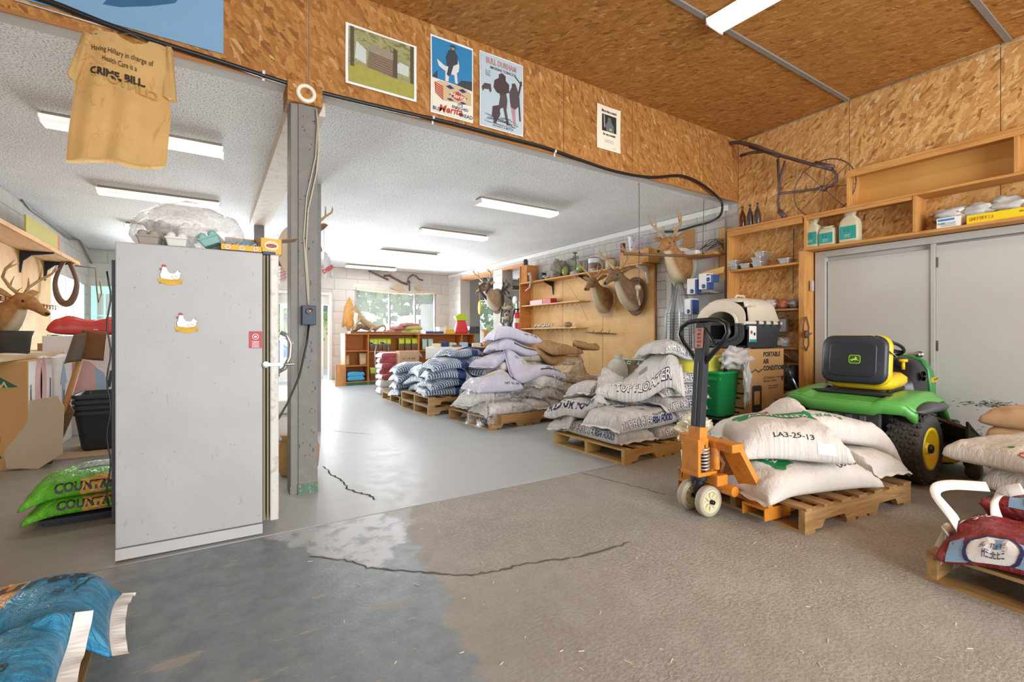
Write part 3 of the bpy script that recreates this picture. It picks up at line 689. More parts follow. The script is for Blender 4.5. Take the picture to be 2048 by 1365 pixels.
fish('nearest white fish food sack, its printed long side to the aisle, second layer', (3.52, 3.33), 3, T=.18, L=.84, Wd=.5, wr=1.2, droop=.06)
fish('crumpled white sack lettered for a medium pool, topmost on the pallet left side', (3.33, 3.86), -72, [('MEDIUM POOL', 0, -.7, .085, 0, 1, {'bold': .05}), (glyphs(14, 2), -.3, -.35, .03, 0, 1)], T=.17, L=.66, wr=1.8)
fish('second fish food sack up in the tall right-hand column', (4.2, 3.30), -2, L=.5, T=.14)
fish('flat white sack lying behind the nearest fish food sack', (3.85, 3.85), 8, FF, L=.66)
fish('third fish food sack up in the tall right-hand column', (4.1, 3.30), 2, L=.64)
fish('rolled fish food sack at the back of the pallet beside the brown paper sacks', (3.68, 3.97), 8, FF, T=.17, L=.7, Wd=.36)
fish('fourth fish food sack up in the tall right-hand column', (4.12, 3.31), -2, L=.66, T=.13)
fish('fifth fish food sack up in the tall right-hand column', (4.14, 3.32), 2, L=.62, T=.11)
fish('big printed fish food sack slumped over the left side of the tall column', (3.80, 3.48), -50, FT + [('TOP FLOATER', .1, -.72, .085, 0, 1, {'bold': .075}), ('TOP FLOATER', .1, -.72, .085, 0, 2, {'bold': .01, 'off': .004})], L=.85, Wd=.52, T=.20, droop=.34, wr=1.6)
fish('topmost white fish food sack behind the pallet truck post', (4.16, 3.36), -4, T=.14, L=.62)
# ---- pallet of woven oat sacks with the pallet truck ----
pallet('weathered wooden pallet on the pallet truck forks under the woven sacks', None, (3.58, 1.83), -6, 1.2, .98, z0=.0, h=.15)
def scroll():
    o = [(-.5, -.12), (-.42, -.16), (-.36, -.10), (-.1, -.13), (.1, -.13), (.36, -.10), (.42, -.16), (.52, -.14), (.46, -.03), (.5, .1), (.40, .15), (.34, .10), (.1, .14), (-.1, .14), (-.34, .10), (-.41, .15), (-.5, .1), (-.46, 0)]
    vs = []; n = len(o)
    for i in range(n):
        for k in range(4):
            t = k / 4; vs.append((o[i][0] * (1 - t) + o[(i + 1) % n][0] * t, o[i][1] * (1 - t) + o[(i + 1) % n][1] * t))
    sp = [(x * .9 if abs(x) > .3 else x, 0) for x, y in vs]; m = len(vs); al = []
    for q in (0, .25, .5, .75, 1): al += [(x * (1 - q) + X * q, y * (1 - q) + Y * q) for (x, y), (X, Y) in zip(vs, sp)]
    return (al, [(k * m + i, k * m + (i + 1) % m, (k + 1) * m + (i + 1) % m, (k + 1) * m + i) for k in range(4) for i in range(m)])
SCR = scroll()
KM = [B_WOVEN, GRN, WP, RED, INK, mt('f4f2ee', .7, var=.04)]
def kprint(r=180, v0=.25, u0=0): 
    s = 1 if r == 180 else -1
    return [(SCR, u0, v0, .62, r, 1), ('KENTUCKY', u0, v0 - .13, .078, r, 2, {'bold': .02, 'off': .005}), ('CLEAN', u0, v0 + .07, .05, r, 2, {'off': .005}), (poly([(-.5, -.3), (-.2, -.1), (0, -.35), (.2, -.1), (.5, -.3), (.3, .1), (.5, .35), (.1, .2), (-.2, .35), (-.2, .1), (-.5, .15)]), u0, v0 + .1, .11, r, 3, {'off': .006}), ('50 LB NET WT. / 22.68 Kg', u0, v0 - .42, .035, r, 4)]
def woven(lab, c, rot, pr, L=.86, Wd=.6, T=.2, **k):
    return bag('woven_sack', lab, 'sack', 'woven white seed sacks on the pallet truck load', c, rot, L, Wd, T, KM, pr, nu=44, nv=34, pu=4.6, pv=4.6, qu=2.3, qv=2.3, flap=.02, fmat=0, **k)
LA = ('LA3-25-13', .05, -.80, .05, 0, 4, {'sx': 1.15, 'bold': .01})
woven('lower woven sack at the front, green scroll half hidden, date stamp near its edge', (3.34, 1.77), -16, [(SCR, -.55, .05, .6, 115, 1), ('KENTUCKY', -.50, .0, .07, 115, 2, {'bold': .02, 'off': .005}), ('LA3-25-13', .45, -.68, .045, 14, 4)], L=.94, Wd=.76, T=.20, wr=1.3, droop=.05)
woven('lower woven sack at the end of the load beside the mower wheel', (4.0, 1.76), 80, [], L=.86, Wd=.46, T=.20, droop=.05)
woven('upper woven sack slumping toward the mower wheel', (4.02, 1.78), -35, [(SCR, 0, .1, .6, 180, 1), ('50 LB', 0, .1, .09, 180, 2, {'off': .005}), ('T. / 22.68 Kg', -.25, -.5, .05, -6, 1)], L=.84, Wd=.52, T=.20, droop=.3, wr=1.2)
woven('upper woven sack with green scroll, date stamp and white tag facing the aisle', (3.38, 1.84), -42, [(SCR, 0, -.08, .54, 180, 1), ('KENTUCKY', 0, -.14, .075, 180, 2, {'bold': .02, 'off': .006}), (poly([(-.5, -.3), (-.2, -.1), (0, -.35), (.2, -.1), (.5, -.3), (.3, .1), (.5, .35), (.1, .2), (-.2, .35), (-.2, .1), (-.5, .15)]), -.1, .22, .11, 180, 3, {'off': .006}), ('LA3-25-13', .0, -.76, .05, 0, 4, {'sx': 1.15, 'bold': .01}), (rectp(.9, .45), .42, -.86, .12, 0, 5)], L=.66, Wd=.84, T=.24, droop=.2, wr=1.1, cap=.13)
# ---- pallet of millet ----
pallet('brown wooden pallet under the millet sacks', None, (3.46, 5.60), 4, 1.22, 1.05, PALW, PALWY, h=.15)
tag(MB().box(-.6, .3, -.005, 0, .05, .14).box(-.605, -.6, -.005, .3, .02, .14).build('cardboard_sheet', CARDD), 'brown cardboard skirt hanging at the corner of the millet pallet', 'cardboard').location = (3.4, 5.02, .09)
MG = 'white millet sacks'
MP = [('BROWNTOP', .42, -.78, .04, 0, 1), ('MILLET', .42, -.90, .045, 0, 1, {'bold': .02}), (rectp(.12, 1.2, 1), .12, -.84, .07, 0, 2)]
def mil(lab, c, rot, pr=MP, mats=None, group=MG, L=.66, Wd=.44, T=.14, **k):
    return bag('feed_sack', lab, 'sack', group, c, rot, L, Wd, T, mats or [B_MILL, GREYI, INK, YEL], pr, flap=.015, pu=4, pv=4, nu=30, nv=22, **k)
mil('front left millet sack on the pallet corner, lowest layer', (3.21, 5.30), 2, L=.72)
mil('front middle millet sack of the lowest layer, narrow end out', (3.72, 5.33), 92, L=.44, Wd=.3)
mil('front right millet sack of the lowest layer', (4.02, 5.38), 6, L=.36)
mil('back left millet sack of the lowest layer', (3.15, 5.85), 3, L=.6); mil('back right millet sack of the lowest layer', (3.8, 5.88), 3)
mil('second millet sack up in the right-hand front column', (3.98, 5.38), 5, L=.5); mil('third millet sack up in the right-hand front column', (4.0, 5.40), 3, L=.5)
mil('plump millet sack on the left, under the single lilac sack', (3.10, 5.60), 8, L=.66, T=.18)
mil('millet sack at the centre of the heap with its print showing', (3.55, 5.75), 22, L=.5, Wd=.34, T=.17)
mil('crumpled white millet sack behind the wrap in the centre of the heap', (3.70, 5.92), -6, [], T=.15); mil('small millet sack tucked under the lilac stack', (3.75, 5.98), 10, [], T=.15)
LGp = 'lilac wild bird seed sacks'; LM = [B_LILAC, mt('c9c34a', .6), INK, mt('9d98b8', .6)]
LP = [(glyphs(6, 9), .1, .2, .11, 0, 1), (rectp(.9, .5), -.5, .4, .07, 10, 3), ('NET 50 LBS', .45, -.7, .045, 0, 2)]
lil = lambda lab, c, rot, pr=LP, **k: mil(lab, c, rot, pr, LM, LGp, **{**dict(L=.72, Wd=.45, T=.15), **k})
lil('single lilac seed sack lying lowest at the left front', (3.18, 5.48), -2, wr=.9, T=.18)
lil('lilac seed sack standing behind the single low one', (3.50, 6.0), 25, T=.17, L=.6, wr=.8)
lil('lilac seed sack draped over the right-hand column, yellow print and black bar', (3.92, 5.55), -16, LP + [(rectp(3, .2), .35, -.78, .1, 0, 2)], L=.80, Wd=.52, T=.17, droop=.2, wr=.9)
lil('lilac seed sack second from the top of the tall stack', (3.80, 6.0), 0, [(rectp(4, .2), .3, -.75, .1, 0, 2)], T=.18, wr=.7)
lil('topmost lilac seed sack of the tall stack', (3.83, 6.0), -6, T=.19, L=.8, wr=.8)
CREAM = bmat('cream_paper_sack', 'e2d9c4', .6, .4)
for k, lb in enumerate(('lower', 'upper')): bag('paper_sack', lb + ' cream sack leaning behind the tall lilac stack', 'sack', None, (4.42, 6.3), 10, .5, .42, .15, [CREAM, INK], [('NET WT 50 LBS', 0, -.7, .03, 0, 1)], pu=4, pv=4, nu=20, nv=16, z=.62 + k * .13)
tag(MB().prism(rrect(.5, .42, .04, 3), 0, .62, 0, TR(4.42, 6.3, 0) @ rotz(10)).build('cardboard_box', CARD), 'brown carton under the two cream sacks', 'box')
# plastic wrap over the millet
def wrap(fn, nu, nv, lab, seed=0, hf=True):
    def g(a, b):
        x, y, z = fn(a, b); p = Vector((x, y, z)) * 6
        return (x + noise.noise(p + Vector((seed, 0, 0))) * .03, y + noise.noise(p + Vector((0, seed, 5))) * .03, z + noise.noise(p * 1.7 + Vector((9, 0, seed))) * .025)
    return tag(MB().sheet(g, nu, nv).build('stretch_wrap', WRAP), lab, 'plastic wrap')
def w1(a, b):
    x = 2.78 + a * 1.55; t = b
    zt = .30 + .52 * a ** 1.5
    return (x, 4.99 - .05 * math.sin(a * 9) + (0 if t < .6 else (t - .6) * .9), .10 + (zt - .10) * min(1, t / .6) + (0.02 if t > .6 else 0))
wrap(w1, 40, 24, 'torn clear stretch wrap sagging across the front of the millet sacks')
def w2(a, b): return (2.74 + .05 * math.sin(b * 8), 4.98 + a * .5, .05 + b * .6)
wrap(w2, 16, 20, 'torn clear stretch wrap hanging off the left corner of the millet sacks', 3)
m = MB()
for k in range(7):
    a = random.uniform(0, .5); m.tube([(2.76 + a * .3 + random.uniform(-.02, .02), 4.97 - .0 * t, .45 - t * .42 * random.uniform(.6, 1)) for t in (0, .3, .6, 1)], [.012, .008, .012, .004], 6)
tag(m.build('wrap_strands', WRAP), 'loose twisted strands of stretch wrap hanging by the millet pallet', 'plastic wrap')
# ---- pallets of blue and white sacks ----
def stripes(N, col):
    u = N.n('SeparateXYZ', {0: N.co('UV')}); s_ = N.ma('FRACT', N.ma('MULTIPLY', N.ma('ADD', u.outputs[0], N.ma('MULTIPLY', u.outputs[1], .6)), 9.0))
    av = N.ma('ABSOLUTE', u.outputs[1]); au = N.ma('ABSOLUTE', u.outputs[0])
    m1 = N.ma('MULTIPLY', N.ma('GREATER_THAN', s_, .5), N.ma('GREATER_THAN', N.ma('MAXIMUM', av, au), .62))
    c2 = N.mix(m1, col, '46648f'); m2 = N.ma('MULTIPLY', N.ma('GREATER_THAN', u.outputs[0], .35), N.ma('LESS_THAN', u.outputs[0], .72))
    return N.mix(N.ma('MULTIPLY', m2, N.ma('LESS_THAN', u.outputs[1], .1)), c2, '2d477c')
B_BLUE = bmat('blue_striped_sack', 'd5dce3', .35, .6, stripes)
t1 = pallet('lower of two stacked pallets under the blue and white sacks', 'pallets under the blue striped sacks', (3.2, 6.95), 2, 1.15, 1.05, nt=5)
t2 = pallet('upper of two stacked pallets, directly under the blue and white sacks', 'pallets under the blue striped sacks', (3.2, 6.95), 3, 1.15, 1.05, z0=.137, nt=5)
pallet('far pallet with blue and white sacks near the far counter', 'pallets under the blue striped sacks', (3.22, 8.2), 0, 1.1, 1.0, nt=5)
BG = 'blue and white striped feed sacks'
BP_ = [(glyphs(8, 2), 0, .1, .06, 0, 1), (glyphs(4, 8), -.5, -.8, .05, 0, 1)]
def blu(c, rot, lab, **k): return bag('feed_sack', lab, 'sack', BG, c, rot, .72, .46, .14, [B_BLUE, NVB], BP_, flap=.02, nu=26, nv=20, pu=4, pv=4, wr=1.5, **k)
lay = ['lowest', 'second', 'third', 'fourth']
for k in range(4):
    e = 8 if k % 2 else -6
    blu((2.98 + .02 * k, 6.62), e, 'blue striped sack on the left front of its pallet, %s layer' % lay[k])
    if k < 3: blu((2.95, 7.25), 90 + e, 'blue striped sack on the left back of its pallet, %s layer' % lay[k])
    blu((3.62, 6.80 + .05 * (k % 2)), 88 + e, 'blue striped sack on the right front of its pallet, %s layer' % lay[k])
blu((3.3, 6.82), 20, 'blue striped sack crowning the nearer heap beside the lilac sacks')
for k in range(4):
    blu((2.98, 7.95), 4 - 8 * (k % 2), 'blue striped sack on the far pallet, left column, %s layer' % lay[k]); blu((3.6, 8.3), 92 - 8 * (k % 2), 'blue striped sack on the far pallet, right column, %s layer' % lay[k])
for k in range(5): blu((4.22, 7.2), 4 - 8 * (k % 2), 'blue striped sack in the back right column of the heap, layer %s up' % ['one', 'two', 'three', 'four', 'five'][k])
# small red and white sacks, white bucket beneath
B_RW = bmat('red_white_sack', 'e0d3cd', .5, .5, lambda N, c: N.mix(N.ma('GREATER_THAN', N.ma('ABSOLUTE', N.n('SeparateXYZ', {0: N.co('UV')}).outputs[1]), .86), c, 'b8505a'))
for k in range(5): bag('feed_sack', 'small red and white sack by the far shelves, %s of five in its pile' % ['lowest', 'second', 'middle', 'fourth', 'topmost'][k], 'sack', 'small red and white sacks', (3.02, 9.3), 6 - 12 * (k % 2), .5, .34, .12, [B_RW], nu=20, nv=16, z=.3 + k * .105)
B_W2 = bmat('plain_white_sack', 'dfdedb', .5, .5)
for k in range(2): bag('feed_sack', 'white sack under the red and white sacks, %s one' % ['lower', 'upper'][k], 'sack', 'white sacks under the red and white ones', (3.02, 9.3), -3, .5, .4, .15, [B_W2, GRN], [(glyphs(3, 4), 0, -.8, .07, 0, 1)], nu=20, nv=16, z=.005 + k * .145)
# ---- brown paper sacks against the pegboard ----
B_BR = bmat('brown_paper_sack', 'b98f5f', .75, .8)
pallet('dark pallet under the wrapped brown paper sacks', None, (4.98, 5.75), 5, 1.1, .95, nt=5)
BRG = 'brown paper sacks in stretch wrap'
for k, (x, y, r) in enumerate(((4.72, 5.5, 5), (4.72, 5.98, 0), (5.32, 5.7, 90), (4.72, 5.5, -4), (4.72, 5.98, 4), (5.34, 5.7, 88), (4.78, 5.55, 8), (5.2, 5.9, 50))):
    bag('paper_sack', 'brown paper sack beside the millet, %s' % ['front one of the lowest layer', 'back one of the lowest layer', 'right one of the lowest layer', 'front one of the second layer', 'back one of the second layer', 'right one of the second layer', 'crumpled one on top at the front', 'crumpled one on top at the back'][k], 'sack', BRG, (x, y), r, .66 if k < 6 else .5, .44, .15 if k < 6 else .12, [B_BR], nu=22, nv=18, wr=2.2, droop=.10 if k < 6 else .04)
def w3_(a, b): return (4.4 + a * 1.3, 5.2 + .06 * math.sin(a * 11) + (0 if b < .7 else (b - .7) * 1.2), .08 + .50 * min(1, b / .7))
wrap(w3_, 36, 22, 'cloudy stretch wrap around the brown paper sacks', 6)
B_SEED = bmat('seed_sack', 'd9d8cc', .6, .6)
def upsack(label, c, rz, h, r, mats, cat='sack', name='seed_sack'):
    prof = [(0, 0), (r * .92, .01), (r, h * .12), (r * .97, h * .45), (r * .85, h * .66), (r * .6, h * .8), (r * .3, h * .88), (r * .5, h)]
    rings = []
    for rr, zz in prof:
        rings.append([(rr * (1 + .55 * noise.noise((math.cos(q) * 2, math.sin(q) * 2, zz * 7 + c[0]))) * math.cos(q), .72 * rr * (1 + .12 * noise.noise((math.cos(q) * 3, math.sin(q) * 3, zz * 9))) * math.sin(q), zz) for q in [2 * math.pi * j / 22 for j in range(22)]])
    o = MB().loft(rings, 0, TR(*c) @ rotz(rz)).build(name, mats); return tag(o, label, cat)
upsack('tied white seed sack standing on the brown sacks by the pegboard', (5.38, 5.35, hf_z(5.38, 5.35)), 20, .42, .21, [B_SEED])
upsack('brown net sack slumped behind the tied white seed sack', (5.66, 5.28, .36), 0, .4, .17, [mt('8f7a5c', .8, var=.3, sc=30)])
sg = tag(MB().box(5.88, 5.9, 5.2, 5.95, .62, .78).build('metal_sign', mt('1d6b47', .5)), 'green metal sign with white rim lettered CENTER, propped at the foot of the pegboard', 'sign')
M_ = frame((5.878, 5.56, .72), Vector((0, -1, 0)), Vector((0, 0, 1)), Vector((-1, 0, 0)))
MB().text('      CENTER', .075, M_, 0, .03).build('lettering', WP, sg)
for z in (.62, .77): MB().box(5.874, 5.88, 5.2, 5.95, z, z + .01).build('rim', WP, sg)
m = MB().box(4.6, 5.85, 5.25, 5.95, .44, .62); 
# ---- foreground left: blue and orange sacks ----
def woody(N, col, thr=.34):
    s3 = N.n('SeparateXYZ', {0: N.co('UV')}); u, v = s3.outputs[0], s3.outputs[1]
    wv = N.n('TexNoise', {'Vector': N.co('UV', (1.2, 7, 1)), 'Scale': 2.2, 'Detail': 2.0, 'Distortion': .8}).outputs['Fac']
    line = N.ma('ADD', u, N.ma('MULTIPLY', v, -.08)); org = N.mix(N.ramp(wv, [(.4, 0.0), (.55, .8)]), 'efb25d', 'cf8a35')
    bl = N.mix(N.ramp(wv, [(.42, 0.0), (.5, .75)]), '3e9dc6', '2c7ba4')
    c = N.mix(N.ma('GREATER_THAN', line, thr), org, bl) if thr is not None else N.mix(N.ma('LESS_THAN', v, -.93), bl, 'eba53a'); return c
B_B2 = bmat('blue_sack', '3f93bd', .3, .45, lambda N, c_: woody(N, c_, None)); B_BO = bmat('blue_orange_sack', '3f93bd', .3, .45, woody)
FM2 = [B_BO, INK, WP, mt('f0a830', .4, var=.1)]
bp = pallet('splintered wooden pallet under the blue and orange sacks, front left corner', None, (-.86, 1.98), 2, 1.0, .98)
bag('feed_sack', 'shiny blue and orange sack with white taped end, the farther of the two', 'sack', 'blue and orange sacks', (-.72, 2.28), 4, .84, .5, .13, FM2, [('Natures', .2, .25, .11, 8, 1, {'shear': .3, 'bold': .02, 'sx': 1.3}), ('C', -.52, -.55, .16, 0, 1, {'bold': .03}), (rectp(.07, 1.4, 1), .72, .1, .1, -20, 1), (glyphs(9, 5), .62, .1, .03, 70, 1)], flap=.045, fmat=2, nu=50, nv=34, pu=4, pv=4, wr=1.2)
bag('feed_sack', 'shiny blue and orange sack with white taped end, the nearer of the two', 'sack', 'blue and orange sacks', (-.78, 1.78), 6, .86, .5, .15, [B_B2] + FM2[1:], [('Nature', .1, .3, .12, 8, 1, {'shear': .3, 'bold': .02, 'sx': 1.2}), ('Choice', .1, -.2, .12, 8, 1, {'shear': .3, 'bold': .02, 'sx': 1.2}), ('NET WT 50 LB', .6, -.35, .035, 75, 1), (rectp(.1, 1.6, 1), .93, -.55, .1, 0, 3)], flap=.045, fmat=2, nu=50, nv=34, pu=4, pv=4, wr=1.2)
# ---- green sacks behind the fridge ----
def greens(N, col):
    s3 = N.n('SeparateXYZ', {0: N.co('UV')}); u, v = s3.outputs[0], s3.outputs[1]
    org = N.ramp(N.noise(N.co('UV', (3, 9, 1)), 3, 4, .6), [(.3, 'd9772a'), (.6, 'eac05c')])
    c = N.mix(N.ma('MULTIPLY', N.ma('GREATER_THAN', N.ma('ADD', N.ma('MULTIPLY', u, .4), v), .62), .85), col, 'c9dca6')
    return N.mix(N.ma('MULTIPLY', N.ma('LESS_THAN', N.ma('ABSOLUTE', N.ma('ADD', v, N.ma('ADD', .85, N.ma('MULTIPLY', u, -.45)))), .13), N.ma('GREATER_THAN', u, -.3)), c, org)
B_GR = bmat('green_sack', '6cc02e', .3, .6, greens)
tg = tag(MB().box(-.88, -.3, 3.92, 4.55, .03, .05).box(-.86, -.3, 3.94, 4.5, 0, .03).build('plastic_mat', mt('2b2e33', .7, bump=.5)), 'ragged black plastic mat under the green sacks', 'mat'); hf_rect((-.6, 4.2), 0, .6, .6, .052)
GP = [('COUNTRY VALUE', 0, -.86, .055, 0, 1, {'bold': .05, 'sx': 1.05}), ('ALL PURPOSE', 0, -.96, .022, 0, 2), ('COUNTRY VALUE', 0, .8, .06, 0, 1, {'bold': .03}), (rectp(3, 2.0), -.05, .12, .09, 2, 3), (glyphs(16, 3, 4), -.05, .1, .022, 2, 2, {'off': .005})]
for k in range(2): bag('feed_sack', ['lower', 'upper'][k] + ' of two bright green sacks on the floor left of the refrigerator', 'sack', 'bright green sacks', (-.58 - .01 * k, 4.18), 3, .78, .56, .12, [B_GR, mt('2a2416', .5), WP, mt('7d7a8d', .5)], GP, nu=44, nv=30, pu=4, pv=5, qv=3, wr=1.2)
# ---- right edge: red sacks with handles, white sacks ----
B_RED = bmat('red_sack', '9c2f2c', .3, .8); STRAP = mt('e9e4d9', .6, var=.08)
pallet('wooden pallet under the red sacks with white straps', None, (3.46, .33), -3, 1.2, .95, h=.14)
def handle(root_pts, lab=None, w=.05):
    m = MB(); P = [Vector(p) for p in root_pts]; Q = []
    for i in range(len(P) - 1):
        for k in range(5):
            t = k / 5; a = P[max(i - 1, 0)]; b = P[i]; c = P[i + 1]; d = P[min(i + 2, len(P) - 1)]
            Q.append(.5 * ((2 * b) + (c - a) * t + (2 * a - 5 * b + 4 * c - d) * t * t + (-a + 3 * b - 3 * c + d) * t ** 3))
    Q.append(P[-1]); vs = []; fs = []
    for i, p in enumerate(Q):
        t = (Q[min(i + 1, len(Q) - 1)] - Q[max(i - 1, 0)]).normalized(); s = t.cross(Vector((-.5, -.7, .5))).normalized() * w / 2
        vs += [p + s, p - s]
        if i: fs.append((2 * i - 2, 2 * i - 1, 2 * i + 1, 2 * i))
    return m.add(vs, fs, 0, None, True)
B_RD = [B_RED, mt('8fb2cf', .5), WP, mt('34305c', .5)]
def redp(u=0): return [(rectp(4.0, .9), u + .1, -.80, .1, 0, 1), (discp(.5), u, -.80, .13, 0, 2, {'off': .004, 'sx': 1.5}), (discp(.5, 24, .43), u, -.80, .13, 0, 3, {'off': .006, 'sx': 1.5}), (glyphs(7, 3, 2), u, -.80, .02, 0, 3, {'off': .007}), ('MASTER', u - .3, .1, .06, 60, 2), ('MIX', u - .3, .45, .05, 60, 2)]
rb = []
rb.append(bag('feed_sack', 'red sack with the blue label and white straps, lower one', 'sack', 'red sacks with strap handles', (3.08, .40), -92, .78, .5, .15, B_RD, redp(-.45), nu=44, nv=32, wr=2.0, pu=4, pv=4))
rb.append(bag('feed_sack', 'red sack with the blue label and white straps, upper one behind', 'sack', 'red sacks with strap handles', (3.50, .33), -94, .80, .5, .18, B_RD, redp(-.3), nu=44, nv=32, wr=2.2, pu=4, pv=4))
h1 = handle([W(1895, 1110, .13), W(1905, 1070, .2), W(1912, 1045, .3), (2.98, .83, .40), (3.2, .84, .40), (3.42, .74, .38)]); h1.build('handle', STRAP, rb[0], solid=.003)
handle([W(1872, 1120, .10), W(1885, 1090, .14), W(1900, 1058, .22), (2.93, .78, .24)]).build('handle', STRAP, rb[0], solid=.003)
handle([W(2030, 1112, .16), W(2010, 1065, .24), W(1992, 1030, .30), W(1990, 1003, .37), W(2010, 985, .43), W(2046, 978, .46)]).build('handle', STRAP, rb[1], solid=.003)
B_CR = bmat('cream_woven_sack', 'ddd3c6', .55, .35)
bag('woven_sack', 'white sack with a small red and green emblem at the right edge', 'sack', None, (4.25, .72), -14, .82, .5, .16, [B_CR, RED, GRN, INK], [(glyphs(5, 5), -.66, -.45, .06, -10, 1), (glyphs(4, 6), -.5, -.60, .05, -10, 1), (discp(.5), -.7, -.15, .03, 0, 2), (discp(.5), -.72, -.6, .02, 0, 2), ('NET WT 50 LBS', .1, -.3, .035, -5, 3)], nu=40, nv=30, z=.37)
bag('woven_sack', 'cream sack beneath the white one with the emblem at the right edge', 'sack', None, (4.32, .62), -10, .7, .45, .18, [B_CR], [], nu=30, nv=24, z=.20)
bag('woven_sack', 'plain cream sack lowest at the right edge behind the red sacks', 'sack', None, (4.45, .62), -6, .7, .5, .19, [B_CR], [], nu=30, nv=24, z=.01)
bag('woven_sack', 'tan sack behind the white one with the emblem, at the right edge', 'sack', None, (5.05, .78), -10, .7, .5, .15, [mt('c9a37a', .8)], [], nu=24, nv=20, z=.50)
for z in (.02, .2, .36): bag('woven_sack', 'tan sack against the doors at the right edge, %s' % {.02: 'lowest', .2: 'middle', .36: 'third from the floor'}[z], 'sack', 'tan sacks by the doors', (5.05, .76), -8, .7, .5, .17, [mt('c9a37a', .8)], [], nu=20, nv=16, z=z)
# ---------------- helpers for wheels ----------------
def wheel(parent, c, r, w, hub, tire, rim, lugs=0, axis=(0, 1, 0), name='wheel', dish=.0, hr=.55, spokes=0):
    """tyre with rim as sub-part; axis = outward axle direction; world coordinates"""
    ax = Vector(axis).normalized(); up = Vector((0, 0, 1)); x = up.cross(ax).normalized(); M = frame(c, x, up, ax) if False else frame(c, x, ax.cross(x), ax)
    pr = [(hr * r, -w * .42), (r * .82, -w * .5), (r * .95, -w * .43), (r, -w * .25), (r, w * .25), (r * .95, w * .43), (r * .82, w * .5), (hr * r, w * .42)]
    t = MB().loft([[(q * math.cos(2 * math.pi * j / 40), q * math.sin(2 * math.pi * j / 40), z) for j in range(40)] for q, z in pr], 0, M, cap=False)
    if lugs:
        for i in range(lugs):
            a = 2 * math.pi * i / lugs
            for k in (-1.5, -.5, .5, 1.5):
                for sg in (-1, 1):
                    aa = a + (k % 2) * math.pi / lugs; zc = k * w * .22 + sg * w * .055
                    L_ = M @ Matrix.Rotation(aa, 4, 'Z') @ TR(r, 0, zc) @ Matrix.Rotation(sg * .5, 4, 'X')
                    t.cbox((0, 0, 0), (.014, r * .125, w * .10), 0, L_)
    o = t.build(name, tire, parent)
    m = MB().lathe([(.02, w * .40), (r * .16, w * .40), (r * .17, w * .2 - dish), (r * .4, w * .15 - dish), (hr * r * .86, w * .25 - dish), (hr * r * .9, w * .45), (hr * r * 1.06, w * .47), (hr * r * 1.06, w * .3), (hr * r, -w * .4), (0.01, -w * .4)], 32, 0, M, cap=False)
    if spokes:
        for i in range(spokes):
            a = 2 * math.pi * i / spokes; m.cbox((hr * r * .5, 0, w * .25), (hr * r * .62, r * .16, w * .3), 0, M @ Matrix.Rotation(a, 4, 'Z'))
    m.build('rim', rim, o)
    MB().lathe([(.001, w * .5), (r * .10, w * .5), (r * .13, w * .46), (r * .13, w * .3), (.001, w * .3)], 16, 0, M, cap=False).build('hub_cap', hub, o)
    return o
JG = mt('5fae4f', .32, var=.05, sc=3); JGD = mt('2f8a3b', .3, var=.05, sc=3); JY = mt('eccb1c', .4, var=.05); TIRE = mt('484643', .75, var=.25, sc=12, bump=.15); PLB = mt('1b1d22', .38, var=.15); PLG = mt('55565a', .45, var=.12)
# ---------------- riding mower ----------------
MX, MY = 4.76, 1.88
mo = thing('riding_mower', 'green and yellow riding lawn mower with black seat parked against the white doors', 'lawn mower', (MX, MY, 0))
def P(x, y, z): return Vector((MX + x, MY + y, z))
TM = TR(MX, MY, 0)
for sg in (-1, 1): wheel(mo, P(0, .425 * sg, .28), .28, .235, BLACK, TIRE, JY, 26, (0, sg, 0), dish=.03, hr=.56)
for sg in (-1, 1): wheel(mo, P(1.0, .36 * sg, .195), .195, .15, BLACK, TIRE, mt('c9c8c4', .35, .3), 22, (0, sg, 0), dish=.015, hr=.5)
MB().cyl(P(0, -.36, .26), P(0, .36, .26), .05, 12).box(MX - .18, MX + 1.25, MY - .17, MY + .17, .24, .50).build('chassis', mt('26262a', .6), mo, bev=.01)
m = MB().box(MX - .24, MX - .2, MY - .28, MY + .26, .28, .58); m.build('rear_plate', mt('4b4b4d', .6, dark='2c2b2a'), mo, bev=.01)
m = MB()
for k in range(4): m.cbox((MX - .245, MY - .16 + k * .1, .47), (.012, .05, .09))
m.build('vent_slots', mt('6a6c6f', .5), mo, bev=.02)
# fender deck: lofted so that it crowns over each wheel
def fend(a, b):
    y = (a - .5) * 2; x = -.30 + b * .78; e = abs(y)
    z = .615 + .055 * math.sin(min(1, b * 1.5) * math.pi / 2) - .05 * max(0, e - .85) / .15 - .0 + (.02 if .5 < e < .9 else 0)
    if b > .75: z -= (b - .75) * .9
    return (MX + x + .07 * (e ** 4) + .05 * e * e, MY + y * .50, z)
m = MB().sheet(fend, 32, 16); o = m.build('fender_deck', JG, mo); k = o.modifiers.new('s', 'SOLIDIFY'); k.thickness = .012
rg = []
for i in range(33):
    y = (i / 32 - .5) * 2; p = fend(i / 32, 0); rg.append([(p[0], p[1], p[2] + .006), (p[0] - .012, p[1], p[2] - .01), (p[0] - .006, p[1], p[2] - .085), (p[0] + .02, p[1], p[2] - .085), (p[0] + .02, p[1], p[2])])
MB().loft(rg).build('rear_apron', JG, mo)
